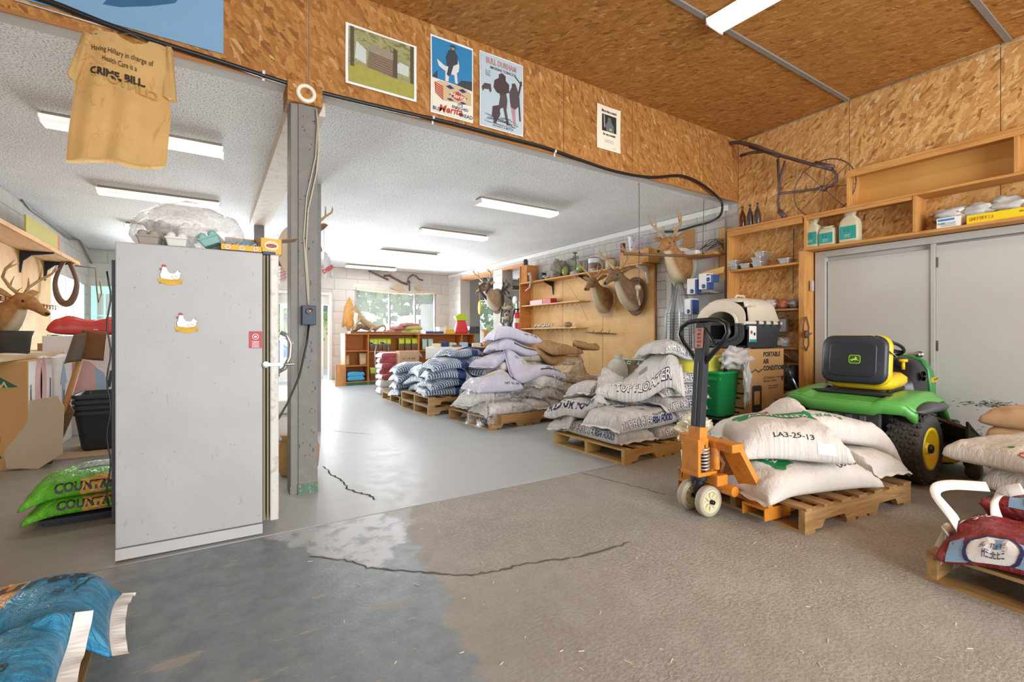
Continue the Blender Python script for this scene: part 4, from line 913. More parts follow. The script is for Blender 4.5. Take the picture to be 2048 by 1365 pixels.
for sg in (-1, 1):
    rg = []
    for i in range(15):
        t = i / 14; x = -.20 + t * .62; wv = math.sin(t * math.pi) ** .5
        zc = .575 + .03 * math.sin(t * math.pi); yc = sg * (.50 + .035 * wv)
        rg.append([P(x, yc - sg * .075 * wv - .0, zc + .035 * wv), P(x, yc + sg * .02 * wv, zc + .03 * wv), P(x, yc + sg * .045 * wv, zc), P(x, yc + sg * .02 * wv, zc - .035 * wv), P(x, yc - sg * .075 * wv, zc - .03 * wv)])
    MB().loft(rg if sg > 0 else [g[::-1] for g in rg]).build('fender_flare', PLG, mo)
MB().box(MX + .02, MX + .36, MY - .24, MY + .24, .655, .69).box(MX - .1, MX + .1, MY - .30, MY + .30, .665, .685).build('seat_frame', BLACKM, mo, bev=.008)
for k in range(3): MB().tube([P(.0, -.26 + k * .24, .67), P(.12, -.22 + k * .24, .70), P(.2, -.2 + k * .22, .67)], .012, 8).build('seat_spring', BLACK, mo)
# seat
SM = frame(P(.02, 0, .96), Vector((0, -1, 0)), Vector((.10, 0, 1)).normalized(), Vector((-1, 0, .10)).normalized())
def pad(mk, w, h, r, z0, z1, ins, M=SM, mi=0):
    rings = []
    for z, i in ((z0, ins), (z0 + (z1 - z0) * .35, 0), (z0 + (z1 - z0) * .7, 0), (z1, ins)): rings.append([(x, y, z) for x, y in rrect(w - 2 * i, h - 2 * i, r)])
    return mk.loft(rings, mi, M)
st = pad(MB(), .50, .42, .09, -.02, .045, .02).build('seat_shell', mt('30343c', .4, var=.1), mo)
pad(MB(), .36, .30, .05, .040, .052, .008).build('back_panel', mt('2b2f37', .42, var=.08), st)
pad(MB(), .51, .44, .10, -.10, -.015, .03).build('back_cushion', JY, mo)
em = MB(); em.prism(rrect(.098, .082, .022), .053, .055, 0, SM @ TR(.02, .0, 0)); em.prism(rrect(.088, .072, .018), .055, .0555, 1, SM @ TR(.02, .0, 0)); em.prism(rrect(.080, .064, .016), .0555, .056, 0, SM @ TR(.02, 0, 0))
em.prism([(-.03, -.004), (-.012, .004), (0, .006), (.006, .022), (.010, .026), (.014, .012), (.022, .012), (.016, .004), (.026, -.006), (.034, -.008), (.030, -.012), (.016, -.006), (.004, -.010), (-.006, -.006), (-.016, -.014), (-.026, -.020), (-.020, -.010), (-.034, -.012)], .056, .0566, 1, SM @ TR(.02, 0, 0))
em.build('emblem', [mt('1f6b2e', .4), mt('dbe04a', .4)], st)
SB = frame(P(.27, 0, .77), Vector((1, 0, .06)).normalized(), Vector((0, 1, 0)), Vector((-.06, 0, 1)).normalized())
pad(MB(), .46, .50, .10, -.06, .06, .03, SB).build('seat_cushion', JY, mo)
pad(MB(), .44, .47, .10, -.09, -.05, .02, SB).build('seat_pan', PLB, mo)
def pap(a, b): return P(-.045 + .10 * a + .09 * b, -.235 - .012 * math.sin(a * 3), 1.165 - .05 * a - .22 * b * (0.4 + a))
MB().sheet(lambda a, b: (P(.0, -.12, 1.185).lerp(P(.04, -.268, 1.03), a) + Vector((.09 * b, -.005, .012 * math.sin(a * 5) - .03 * b))), 8, 4).build('paper', mt('efece6', .7), mo, solid=.002)
# steering
SW = frame(P(.50, 0, 1.06), Vector((0, -1, 0)), Vector((-.9, 0, .42)).normalized(), Vector((-.42, 0, -.9)).normalized())
m = MB().tube([SW @ Vector((.19 * math.cos(a), .19 * math.sin(a), 0)) for a in [2 * math.pi * i / 28 for i in range(28)]], .014, 8, closed=True)
m.build('steering_wheel', PLB, mo)
m = MB()
for a in (90, 210, 330): m.tube([SW @ Vector((0, 0, .02)), SW @ Vector((.18 * math.cos(R(a)), .18 * math.sin(R(a)), 0))], [.03, .012], 8)
m.cyl(SW @ Vector((0, 0, .0)), SW @ Vector((0, 0, .03)), .045, 14); m.build('steering_spokes', PLB, mo)
MB().tube([SW @ Vector((0, 0, .02)), P(.62, 0, .88), P(.66, 0, .7)], [.02, .05, .09], 10).build('steering_column', PLB, mo)
# dash and hood
def hood(x0, x1, f, nm, mat, n=10):
    rg = []
    for i in range(n + 1):
        t = i / n; x = x0 + (x1 - x0) * t; w, z0, z1 = f(t); rg.append([P(x, yy * w, z0 + (z1 - z0) * zz) for yy, zz in ((-1, 0), (-1.02, .35), (-.96, .72), (-.75, .93), (-.35, 1), (.35, 1), (.75, .93), (.96, .72), (1.02, .35), (1, 0))])
    return MB().loft(rg).build(nm, mat, mo)
hood(.56, .93, lambda t: (.25 - .0 * t, .52, .80 + .17 * math.sin(min(1, t * 1.6) * math.pi / 2)), 'side_cowl', mt('1e2026', .3, var=.12))
hood(.93, 1.30, lambda t: (.262 - .07 * t * t, .50 - .0 * t, .985 - .04 * t - .16 * t ** 3), 'hood', JGD)
hood(1.30, 1.325, lambda t: (.19 - .02 * t, .50, .78 - .03 * t), 'grille', mt('222427', .5))
m = MB(); 
for k in range(2): m.cyl(P(.735, -.258, .80), P(.735, -.272, .80), .045, 16)
m.box(MX + .70, MX + .77, MY - .285, MY - .262, .792, .808); m.build('panel_latch', PLB, mo)
s0, s1 = P(.95, -.272, .73), P(1.22, -.232, .73); sM = frame(s0, (s1 - s0).normalized(), Vector((0, 0, 1)), (s1 - s0).normalized().cross(Vector((0, 0, 1)))); MB().box(0, .27, 0, .045, -.012, .004, 0, sM).build('yellow_stripe', JY, mo)
MB().text('JOHN DEERE', .042, sM @ TR(.135, .0225, .0055), 0, .02, sx=1.0).build('stripe_lettering', mt('2c4a1e', .5), mo)
MB().cyl(P(.60, -.16, .86), P(.60, -.16, .93), .014, 10).cyl(P(.60, -.16, .93), P(.60, -.16, .955), .034, 14).build('yellow_knob', JY, mo)
m = MB().tube([P(.02, .47, .62), P(.0, .50, .72), P(-.03, .515, .78)], .010, 8); lv = m.build('lever', STEEL, mo)
MB().tube([P(-.03, .515, .76), P(-.045, .52, .80), P(-.065, .53, .86)], [.018, .022, .016], 10).build('lever_grip', PLB, lv)
MB().box(MX + .30, MX + .62, MY - .44, MY + .44, .34, .37).box(MX + .56, MX + .66, MY - .22, MY + .22, .36, .60).build('footrest', mt('2a2b2d', .6), mo, bev=.01)
MB().cyl(P(1.0, -.30, .2), P(1.0, .30, .2), .03, 10).box(MX + .9, MX + 1.1, MY - .16, MY + .16, .2, .3).build('front_axle', BLACK, mo)
m = MB().tube([P(.9, -.22, .5), P(.95, -.25, .55), P(1.02, -.24, .52)], .03, 10); m.build('engine_parts', mt('8a5a4a', .6, dark='3a2a22'), mo)
# cutting deck
dk = MB().prism([(.28, -.44), (.40, -.58), (.80, -.58), (.86, -.40), (.86, .42), (.6, .5), (.3, .4)], .12, .24, 0, TM).build('cutting_deck', JY, mo, bev=.015)
MB().prism([(.30, -.42), (.82, -.40), (.82, .40), (.34, .38)], .24, .27, 0, TM).build('deck_top', mt('55524a', .7, var=.2), mo)
def chute(a, b): return P(.22 + .62 * a + .05 * b, -.40 - .30 * b, .53 - .30 * a - .10 * b + .02 * math.sin(a * 6))
MB().sheet(chute, 10, 6, smooth=False).build('discharge_chute', mt('5f4c39', .8, var=.3, sc=14, dark='332a22', bump=.3), mo, solid=.02)
MB().sheet(lambda a, b: P(.20 + .60 * a, -.68 + .0 * b - .01, .50 - .30 * a - b * .22 * (1 - .3 * a)), 8, 3, smooth=False).build('chute_flap', mt('232323', .6), mo, solid=.015)
for x, y in ((.50, -.66), (.86, -.56)):
    MB().loft([[(q * math.cos(2 * math.pi * j / 20), q * math.sin(2 * math.pi * j / 20), z) for j in range(20)] for q, z in ((.02, -.045), (.05, -.045), (.065, -.03), (.068, 0), (.065, .03), (.05, .045), (.02, .045))], 0, frame(P(x, y, .068), Vector((1, 0, 0)), Vector((0, 0, 1)), Vector((0, -1, 0)))).build('deck_wheel', mt('5d5a4a', .8, var=.2), mo)
    MB().tube([P(x - .02, y + .06, .24), P(x, y + .05, .16), P(x, y, .07)], .012, 8).build('wheel_bracket', mt('6b6248', .7), mo)
# ---------------- pallet truck ----------------
JX, JYc, JR = 2.72, 1.965, -6
tj = thing('pallet_truck', 'orange hand pallet truck with black loop handle, its forks under the woven sacks', 'pallet jack', (JX, JYc, 0), JR)
OR = mt('d98a2b', .45, var=.12, sc=6, dark='a8682a'); ORD = mt('a8602a', .6, var=.2, sc=8, dark='6e4022')
CRM = mt('e0d9b4', .5, var=.08); TBE = mt('b7ad97', .6, var=.08); JM = TR(JX, JYc, 0) @ rotz(JR)
def Q(x, y, z): return JM @ Vector((x, y, z))
def jb(mk, nm, mat, bev=.004, par=None): return mk.build(nm, mat, par or tj, bev=bev)
for y in (-.075, .075):
    ax = (JM.to_3x3() @ Vector((0, -1, 0))); wheel(tj, Q(0, y, .1), .1, .055, STEEL, TBE, CRM, 0, ax, 'steer_wheel', hr=.72, spokes=8)
jb(MB().cyl(Q(0, -.12, .1), Q(0, .12, .1), .014, 12), 'axle', BLACK, 0)
jb(MB().cyl(Q(0, 0, .10), Q(0, 0, .26), .03, 16).cyl(Q(0, 0, .22), Q(0, 0, .27), .055, 16), 'steering_pivot', BLACKM, .003)
jb(MB().box(-.09, .09, -.075, .075, .26, .285, 0, JM).box(-.085, -.06, -.07, .07, .26, .50, 0, JM).box(.045, .075, -.06, .06, .28, .47, 0, JM), 'pump_bracket', OR)
m = MB().tube([Q(-.01 + .033 * math.cos(a), -.045 + .033 * math.sin(a), .29 + .15 * a / (14 * math.pi)) for a in [i * math.pi / 6 for i in range(85)]], .006, 6); m.build('spring', mt('d9d9d6', .3, .6), tj)
jb(MB().cyl(Q(-.01, -.045, .28), Q(-.01, -.045, .46), .014, 12), 'pump_rod', BLACK, 0)
jb(MB().cyl(Q(.06, -.08, .30), Q(.06, -.08, .44), .026, 14).cyl(Q(.06, -.08, .44), Q(.06, -.08, .475), .018, 12), 'hydraulic_cylinder', OR, .003)
jb(MB().ell(Q(-.03, .075, .36), (.03, .04, .07), 12, 8, bump=.4), 'rag', mt('e9e7e3', .8), 0)
# handle
HB = Q(-.02, 0, .44); HT = atD(1407, 641, 3.17); HT = Vector((HT.x, HT.y, HT.z)); ud = (HT - HB).normalized(); yd = (JM.to_3x3() @ Vector((0, -1, 0))); xd = ud.cross(yd).normalized(); yd = xd.cross(ud).normalized() * 1
HM = frame(HB, yd, xd, ud); LH = (HT - HB).length
jb(MB().box(-.058, .058, -.04, .04, -.04, .06, 0, HM).box(-.05, .05, -.035, .035, .05, .13, 0, HM), 'handle_socket', OR)
jb(MB().box(-.040, .040, -.026, .026, .10, LH - .02, 0, HM).box(-.003, .003, -.029, -.02, .12, LH - .28, 1, HM), 'handle_post', [BLACKM, BLACK])
HMs = frame(HB, -yd, xd, ud)
loop = [(0, LH - .30), (.035, LH - .28), (.10, LH - .21), (.165, LH - .15), (.20, LH - .09), (.185, LH - .035), (.13, LH - .008), (.06, LH), (0, LH), (-.06, LH), (-.13, LH - .008), (-.185, LH - .035), (-.20, LH - .09), (-.165, LH - .15), (-.10, LH - .21), (-.035, LH - .28)]
jb(MB().tube([HM @ Vector((x, 0, z)) for x, z in loop], .0165, 12, closed=True), 'handle_loop', BLACK, 0)
jb(MB().tube([HM @ Vector((.03, -.02, LH - .05)), HM @ Vector((.10, -.02, LH - .14)), HM @ Vector((.13, -.02, LH - .16))], [.008, .008, .012], 8), 'release_lever', BLACK, 0)
lb = jb(MB().box(-.034, .028, -.0285, -.026, LH - .19, LH - .055, 0, HM), 'warning_label', mt('d58f78', .5), 0)
m = MB()
for k in range(5): m.text('0OX#%&'[k] + 'O', .022, frame(HM @ Vector((-.003, -.0288, LH - .175 + k * .026)), yd, ud, -xd), 0, .05)
m.build('label_symbols', mt('3d3432', .6), tj)
# body and forks
for sg in (-1, 1):
    y0, y1 = (-.35, -.19) if sg < 0 else (.19, .35)
    def qd(pts, th):
        vs = [Q(*p) for p in pts] + [Q(p[0] + th, p[1], p[2]) for p in pts]
        return MB().add(vs, [(0, 1, 2, 3), (7, 6, 5, 4), (0, 4, 5, 1), (1, 5, 6, 2), (2, 6, 7, 3), (3, 7, 4, 0)])
    qd([(.10, sg * .06, .475), (.10, sg * .21, .475), (.215, sg * .35, .10), (.215, sg * .19, .10)], .045).build('sloping_plate', OR, tj, bev=.006)
    m = MB().box(.17, .42, y0, y1, .095, .108, 0, JM).box(.17, .42, y0, y0 + .008, .03, .095, 0, JM).box(.17, .42, y1 - .008, y1, .03, .095, 0, JM); m.build('fork_heel', OR, tj, bev=.002)
    m = MB().box(.42, 1.30, y0 + .005, y1 - .005, .085, .102, 0, JM).box(.42, 1.30, y0 + .005, y0 + .012, .05, .085, 0, JM).box(.42, 1.30, y1 - .012, y1 - .005, .05, .085, 0, JM); m.build('fork', ORD, tj)
    yo = y0 if sg < 0 else y1
    MB().cyl(Q(.23, yo + sg * .03, .17), Q(.23, yo - sg * .08, .17), .028, 16).cyl(Q(.23, yo + sg * .032, .17), Q(.23, yo + sg * .031, .17), .016, 12).build('pivot_boss', ORD, tj, bev=.002)
jb(MB().box(.045, .155, -.22, .22, .43, .485, 0, JM), 'top_beam', OR, .008)
jb(MB().add([Q(.13, -.18, .46), Q(.13, .18, .46), Q(.25, .30, .12), Q(.25, -.30, .12), Q(.14, -.18, .46), Q(.14, .18, .46), Q(.26, .30, .12), Q(.26, -.30, .12)], [(0, 1, 2, 3), (7, 6, 5, 4), (0, 4, 5, 1), (1, 5, 6, 2), (2, 6, 7, 3), (3, 7, 4, 0)]), 'back_panel', ORD, 0)
jb(MB().tube([Q(.04, -.07, .20), Q(.12, -.12, .18), Q(.25, -.24, .11)], .028, 12), 'push_rod', ORD, 0); jb(MB().cyl(Q(.11, -.19, .175), Q(.11, -.06, .175), .035, 16), 'rod_joint', OR, .003)
jb(MB().box(.02, .12, -.13, -.02, .20, .27, 0, JM), 'linkage_block', OR, .008)
m = MB()
for k in range(3): m.tube([Q(.06 + .01 * k, -.09, .40), Q(.09 + .01 * k, -.11, .34), Q(.08 + .012 * k, -.09, .26)], .004, 6)
m.build('cable', mt('8a5a38', .6), tj)
# ---------------- corner behind the fish food: carrier, boxes, bin ----------------
cb = thing('cardboard_box', 'tall brown carton lettered PORTABLE AIR CONDITIONER under the pet carrier', 'box', (5.38, 3.22, 0))
BX = mt('c69c66', .85, var=.06); MB().box(5.02, 5.74, 2.99, 3.44, .005, 1.02).build('carton', BX, cb, bev=.006)
m = MB(); FX = lambda x, z, s_, t, b=.0, al='LEFT', k=0: m.text(t, s_, frame((x, 2.9885, z), Vector((1, 0, 0)), Vector((0, 0, 1)), Vector((0, -1, 0))), k, b, al=al)
FX(5.30, .955, .075, 'PORTABLE', .04); FX(5.30, .875, .075, 'AIR', .04); FX(5.30, .795, .075, 'CONDITIONER', .04)
FX(5.30, .67, .04, 'LED Electronic Controls &\nRemote Control'); FX(5.40, .58, .028, 'Three user friendly\noperation modes'); FX(5.52, .42, .05, 'Timer'); FX(5.50, .34, .028, 'Automatic start\nand shut off'); FX(5.50, .22, .04, 'Sleep Mode'); FX(5.52, .12, .026, 'Comfort all\nthrough the night')
m.prism(rrect(.19, .50, .03), 0, .0012, 1, frame((5.17, 2.9885, .36), Vector((1, 0, 0)), Vector((0, 0, 1)), Vector((0, -1, 0)))); m.prism(rrect(.11, .15, .01), .0012, .0018, 2, frame((5.17, 2.9885, .47), Vector((1, 0, 0)), Vector((0, 0, 1)), Vector((0, -1, 0))))
for k, zz in enumerate((.80, .67, .42, .22)): m.cbox((5.70, 2.987, zz), (.03, .002, .045), 1)
m.tube([(5.06, 2.987, .76), (5.14, 2.987, .79), (5.2, 2.987, .76), (5.28, 2.987, .79)], .006, 4, 1)
for k in range(12): m.cbox((5.0195, 3.2, .85 - k * .055), (.001, .3 - .1 * (k % 3), .02), 1)
m.build('printing', [INK, mt('3b3430', .7), BX], cb)
cr = thing('pet_carrier', 'large pet carrier with cream lid and charcoal base on the air conditioner carton', 'pet carrier', (5.35, 3.35, 1.02))
CRB = mt('ddd3bf', .5, var=.05); CRG = mt('3f4246', .5, var=.08)
def crr(z, ins, x0=5.0, x1=5.80, y0=3.02, y1=3.66, r=.10): 
    return [(x, y, z) for x, y in rrect(x1 - x0 - 2 * ins, y1 - y0 - 2 * ins, r, 5, (x0 + x1) / 2, (y0 + y1) / 2)]
# shells with the door hole: skip faces of the -X side inside an arch
def shell(rings, mat, nm, hole):
    m = MB(); n = len(rings[0]); vs = [p for g in rings for p in g]; fs = []
    for i in range(len(rings) - 1):
        for j in range(n):
            q = (i * n + j, i * n + (j + 1) % n, (i + 1) * n + (j + 1) % n, (i + 1) * n + j)
            c = sum((Vector(vs[k]) for k in q), Vector()) / 4
            if hole and c.x < 5.10 and abs(c.y - 3.34) < .30: continue
            fs.append(q)
    m.add(vs, fs + [tuple(range(n))[::-1] if 'base' in nm else tuple(range((len(rings) - 1) * n, len(rings) * n))], 0, None, True)
    return m.build(nm, mat, cr, solid=.012)
shell([crr(1.03, .05), crr(1.05, .03), crr(1.24, .012), crr(1.27, .0), crr(1.30, .0)], CRG, 'base', True)
shell([crr(1.30, -.012), crr(1.325, -.012), crr(1.33, .01), crr(1.50, .05), crr(1.56, .08), crr(1.60, .14), crr(1.61, .2)], CRB, 'lid', True)
def face(z0, z1, mat, nm, top):
    ho = []; N_ = 20
    for i in range(N_ + 1):
        a = math.pi * i / N_; ho.append((3.34 + .215 * math.cos(a), 1.31 + .155 * math.sin(a)))
    m = MB()
    if top:
        ou = [(3.34 + .315 * math.cos(math.pi * i / N_), 1.29 + .29 * math.sin(math.pi * i / N_) ** .7) for i in range(N_ + 1)]
        xs = lambda z: 5.0 + (z - 1.3) * .22
    else:
        ho = [(3.34 + .215 * math.cos(a), 1.31 - .20 * math.sin(a) ** .35) for a in [math.pi * i / N_ for i in range(N_ + 1)]]; ou = [(3.34 + .30 * math.cos(a), 1.31 - .275 * math.sin(a) ** .4) for a in [math.pi * i / N_ for i in range(N_ + 1)]]; xs = lambda z: 5.0 + (1.3 - z) * .12
    vs = [(xs(z), y, z) for y, z in ho] + [(xs(z), y, z) for y, z in ou]; n = len(ho)
    m.add(vs, [(i, i + 1, n + i + 1, n + i) for i in range(n - 1)], 0, None, False); m.tube([(xs(z) - .008, y, z) for y, z in ho], .012, 6)
    m.build(nm, mat, cr, solid=.012)
face(0, 0, CRB, 'upper_door_frame', True); face(0, 0, CRG, 'lower_door_frame', False)
MB().box(5.04, 5.78, 3.08, 3.62, 1.045, 1.055).box(5.70, 5.71, 3.1, 3.6, 1.06, 1.5).build('inner_lining', mt('1d1e20', .8), cr)
m = MB()
for x in (5.2, 5.35, 5.5, 5.65): m.cbox((x, 3.0, 1.31), (.03, .02, .06))
m.build('latch', CRG, cr)
lb = MB().box(5.06, 5.20, 3.012, 3.016, 1.10, 1.28, 0).box(5.065, 5.195, 3.010, 3.013, 1.10, 1.13, 1).cyl((5.10, 3.011, 1.21), (5.10, 3.008, 1.21), .02, 12, 2).cyl((5.16, 3.011, 1.19), (5.16, 3.008, 1.19), .018, 12, 3); lb.build('sale_label', [WP, mt('1f9aa0', .5), mt('a8643c', .5), INK], cr)
MB().text(glyphs(8, 4), .03, frame((5.12, 3.05, 1.50), Vector((.2, -1, 0)).normalized(), Vector((.4, 0, .6)).normalized(), Vector((-.6, 0, .6)).normalized()), 0, .02).build('lid_lettering', GREYI, cr)
m = MB().tube([(5.25, 3.3, 1.615), (5.28, 3.3, 1.65), (5.42, 3.3, 1.65), (5.45, 3.3, 1.615)], .012, 8); m.build('lid_handle', CRB, cr)
gb = thing('green_bin', 'green plastic bin standing on stacked black crates behind the fish food', 'bin', (4.86, 3.30, .27))
GB = mt('1a8f50', .4, var=.06); rg = [[(x, y, z) for x, y in rrect(w, d, .05, 4, 4.86, 3.32)] for z, w, d in ((.27, .30, .34), (.29, .32, .36), (.74, .38, .42), (.75, .42, .46), (.77, .42, .46))]
MB().loft(rg, cap=True).build('tub', GB, gb); MB().box(4.64, 4.67, 3.1, 3.5, .68, .72).build('rim_lip', GB, gb)
for k in range(5):
    rg = [[(x, y, z) for x, y in rrect(w, .40, .04, 3, 4.84, 3.32)] for z, w in ((.0, .34), (.035, .37), (.036, .39), (.05, .39))]
    tag(MB().loft([[(p[0], p[1], p[2] + k * .052 + .003) for p in g] for g in rg]).build('plastic_tray', mt('23262c', .5)), 'black plastic crate under the green bin, %s of five' % ['lowest', 'second', 'middle', 'fourth', 'topmost'][k], 'crate', 'black crates under the green bin')
o = tag(MB().loft([[(x, y, z) for x, y in rrect(w, w * .8, .06, 4, 4.62, 3.50)] for z, w in ((.70, .50), (.72, .56), (.92, .62), (.94, .66), (.95, .66), (.93, .58), (.76, .48))], cap=True).build('yellow_tub', mt('e8d95a', .45)), 'shallow yellow plastic tub behind the fish food stack', 'tub')
tag(MB().tube([(4.78, 3.12, .74), (4.79, 3.12, .9), (4.80, 3.13, 1.0)], [.018, .02, .016], 10).build('garden_tool', PLB), 'black tool handle sticking up from the green bin', 'handle')
def blob(label, cat, name, c, r, mat, seed=0, amp=.45, fine=.15, nu=44, nv=30, flat=None):
    m = MB().ell((0, 0, 0), r, nu, nv, bump=amp, seed=seed)
    vs = []
    for v in m.v:
        d = Vector(v); k = 1 + fine * noise.noise(Vector((d.x / r[0] * 3.1 + seed, d.y / r[1] * 3.1, d.z / r[2] * 3.1))) + fine * .6 * noise.noise(Vector((d.x / r[0] * 8 + seed, d.y / r[1] * 8, d.z / r[2] * 8)))
        d *= k; z = d.z
        if flat is not None: z = max(z, -flat)
        vs.append((c[0] + d.x, c[1] + d.y, c[2] + z))
    m.v = vs; return tag(m.build(name, mat), label, cat)
WRAPW = m_trans('e8eaec', .55)
blob('crumpled clear plastic sheeting spilling over the green bin and carton', 'plastic sheeting', 'plastic_sheeting', (4.95, 3.1, .92), (.22, .12, .12), WRAPW, 3, .5, .22)
blob('tail of clear plastic sheeting hanging down beside the carton', 'plastic sheeting', 'plastic_sheeting', (4.95, 2.97, .66), (.05, .03, .2), WRAPW, 8, .6, .3)
blob('crumpled clear bag of yellow twine between the pallet truck and the woven sacks', 'plastic bag', 'plastic_bag', (3.05, 2.25, .46), (.13, .11, .09), m_trans('e9e6c4', .75), 5, .6, .4)
# ---------------- post, ceiling lights ----------------
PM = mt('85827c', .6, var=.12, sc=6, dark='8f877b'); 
po = thing('timber_post', 'scuffed white painted post beside the refrigerator, holding up the beam', 'post', (.575, 3.87, 0))
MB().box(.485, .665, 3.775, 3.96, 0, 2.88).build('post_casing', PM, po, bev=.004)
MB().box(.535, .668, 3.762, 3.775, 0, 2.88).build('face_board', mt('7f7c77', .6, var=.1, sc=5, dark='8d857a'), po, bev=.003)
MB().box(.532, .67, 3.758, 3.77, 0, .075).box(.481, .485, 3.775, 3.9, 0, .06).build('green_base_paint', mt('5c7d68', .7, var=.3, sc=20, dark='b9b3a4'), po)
MB().box(.46, .70, 3.74, 3.98, 2.88, 3.03).build('cap_block', OSB_H, po, bev=.003)
MB().loft([[(.585 + q * math.cos(2 * math.pi * j / 32), y, 2.955 + q * math.sin(2 * math.pi * j / 32)) for j in range(32)] for q, y in ((.042, 3.74), (.042, 3.728), (.062, 3.725), (.070, 3.735), (.070, 3.74))], cap=False).build('ring_plate', mt('f3ecd6', .4), po)
random.seed(3); m = MB()
for k in range(26):
    x = random.uniform(.54, .66); z = random.uniform(.2, 2.8); a = random.uniform(-1, 1); m.cyl((x, 3.765, z), (x + .012 * a, 3.74, z + .01 * a), .0018, 5)
for k in range(40):
    x = random.uniform(.54, .66); z = random.uniform(.2, 2.8); m.cbox((x, 3.7612, z), (random.uniform(.003, .008), .001, random.uniform(.004, .03)))
m.build('nails', mt('4a443e', .6), po)
cb_ = MB().tube([(.655, 3.74, 2.86), (.675, 3.735, 2.6), (.655, 3.735, 2.38), (.60, 3.75, 2.1), (.585, 3.755, 1.8), (.60, 3.75, 1.55), (.605, 3.75, 1.4)], .006, 6).tube([(.665, 3.74, 2.8), (.65, 3.74, 2.5), (.59, 3.752, 2.2), (.57, 3.755, 1.9), (.60, 3.75, 1.4)], .005, 6)
tag(cb_.build('power_cord', mt('c9c0ab', .6)), 'pale cream cord hanging down the face of the white post', 'cord')
ob = thing('outlet_box', 'dark blue electrical box with a chrome keyed knob on the white post', 'electrical box', (.60, 3.745, 1.25))
MB().box(.552, .648, 3.70, 3.758, 1.25, 1.39).build('casing', mt('27384e', .5), ob, bev=.004); MB().cyl((.60, 3.70, 1.35), (.60, 3.675, 1.35), .022, 20).cyl((.6, 3.675, 1.35), (.6, 3.665, 1.35), .012, 16).build('knob', mt('d8d8d8', .2, 1), ob)
tag(MB().tube([(.60, 3.72, 1.25), (.585, 3.71, 1.12), (.53, 3.68, .88), (.45, 3.64, .70), (.36, 3.6, .55), (.30, 3.6, .48), (.2, 3.85, .40)], .007, 8).build('power_cord', BLACK), 'black cord running from the electrical box down behind the refrigerator', 'cord')
# fluorescent fixtures
def fixture(c, L, lab, z, grp, light=8, w=.24):
    t = thing('ceiling_light', lab, 'ceiling light', (c[0], c[1], z - .09), 0, grp)
    MB().box(-L / 2, L / 2, -w * .30, w * .30, .045, .09).build('housing', mt('8c7f6c', .6, var=.1), t, world=False, bev=.004)
    rg = [[(x, -w / 2 * k, .05 - .0), (x, -w / 2 * k, .018), (x, -w * .36 * k, .0), (x, w * .36 * k, .0), (x, w / 2 * k, .018), (x, w / 2 * k, .05)] for x, k in ((-L / 2 - .01, 1), (L / 2 + .01, 1))]
    MB().loft(rg, smooth=False).build('diffuser', LAMP, t, world=False)
    for s in (-1, 1): MB().box(s * (L / 2 + .01) - .006, s * (L / 2 + .01) + .006, -w / 2, w / 2, .0, .055).build('end_cap', WHITE, t, world=False)
    if light:
        l = bpy.data.lights.new('tube', 'AREA'); l.shape = 'RECTANGLE'; l.size = L; l.size_y = w; l.energy = light; l.color = (1, .99, .96)
        o = bpy.data.objects.new('tube', l); COL.objects.link(o); o.location = (c[0], c[1], z - .10)
    return t
FL = [((-.55, 5.40), 'left row, the nearest, half hidden by the T-shirt'), ((-.55, 7.65), 'left row, second from the header'), ((-.55, 9.85), 'left row, third, mostly behind the plastic bag'), ((3.63, 5.55), 'right row, the nearest to the header'), ((3.63, 7.62), 'right row, second from the header'), ((3.66, 9.95), 'right row, third from the header'), ((3.55, 12.5), 'right row, the farthest, by the shop window')]
for c, l_ in FL: fixture(c, 1.26, 'white fluorescent ceiling light in the ' + l_, ZB, 'shop ceiling lights', 13)
fixture((3.62, 2.27) , .1, '', ZF, None, 0) if False else None
t = fixture((0, 0), 1.22, 'white fluorescent fixture under the high chipboard ceiling, cut off by the top edge', ZF, None, 14); t.location = (3.63, 1.83, ZF - .09); t.rotation_euler = (0, 0, R(-90 + 3))
for l in bpy.data.objects:
    if l.type == 'LIGHT' and l.name.startswith('tube') and abs(l.location.x) < .01 and abs(l.location.y) < .01: l.location = (3.63, 1.83, ZF - .10); l.rotation_euler = (0, 0, R(-87))
# ---------------- refrigerator ----------------
fr = thing('refrigerator', 'old white refrigerator seen from its scuffed side, hen stickers on it, egg cartons on top', 'refrigerator', (-.07, 3.48, 0), -1.5)
FW = mt('dcdbd8', .4, var=.05, sc=5, dark='c3beb5')
def m_fridge():
    N = ND('fridge_paint'); v = N.co('Object'); n = N.noise(v, 3, 5, .6); sp = N.noise(N.co('Object', (1, 1, .25)), 45, 3, .6); sp2 = N.noise(v, 70, 2, .5)
    c = N.mix(N.ramp(n, [(.4, 0.0), (.7, .5)]), 'b6b6b5', 'a9a7a4'); c = N.mix(N.ramp(sp, [(.66, 0.0), (.72, .6)]), c, '9c978e'); c = N.mix(N.ramp(sp2, [(.72, 0.0), (.75, .7)]), c, '7d6f52')
    N.set(c, .42, 0, .4); N.bump(N.noise(v, 120, 2, .5), .06, .002); return N.m
FP = m_fridge(); FRW = 1.655
def FB(mk, nm, mat, bev=.0, par=None): return mk.build(nm, mat, par or fr, bev=bev, world=False)
FB(MB().box(-.34, .33, -.36, .36, .075, FRW), 'cabinet_body', FP, .006)
FB(MB().box(-.34, .33, -.362, .36, .012, .070), 'kick_panel', mt('c2c1be', .45), .002)
FB(MB().box(-.30, .32, -.34, .34, 0, .05), 'foot_frame', BLACKM)
FB(MB().box(.333, .345, -.345, .345, .08, FRW - .01).box(.352, .362, -.35, .35, .08, FRW - .01), 'door_gasket', mt('8f8468', .7))
FB(MB().box(.368, .415, -.36, .36, .075, FRW - .005), 'door', mt('d8d4c9', .4, var=.06, dark='a89f8c'), .008)
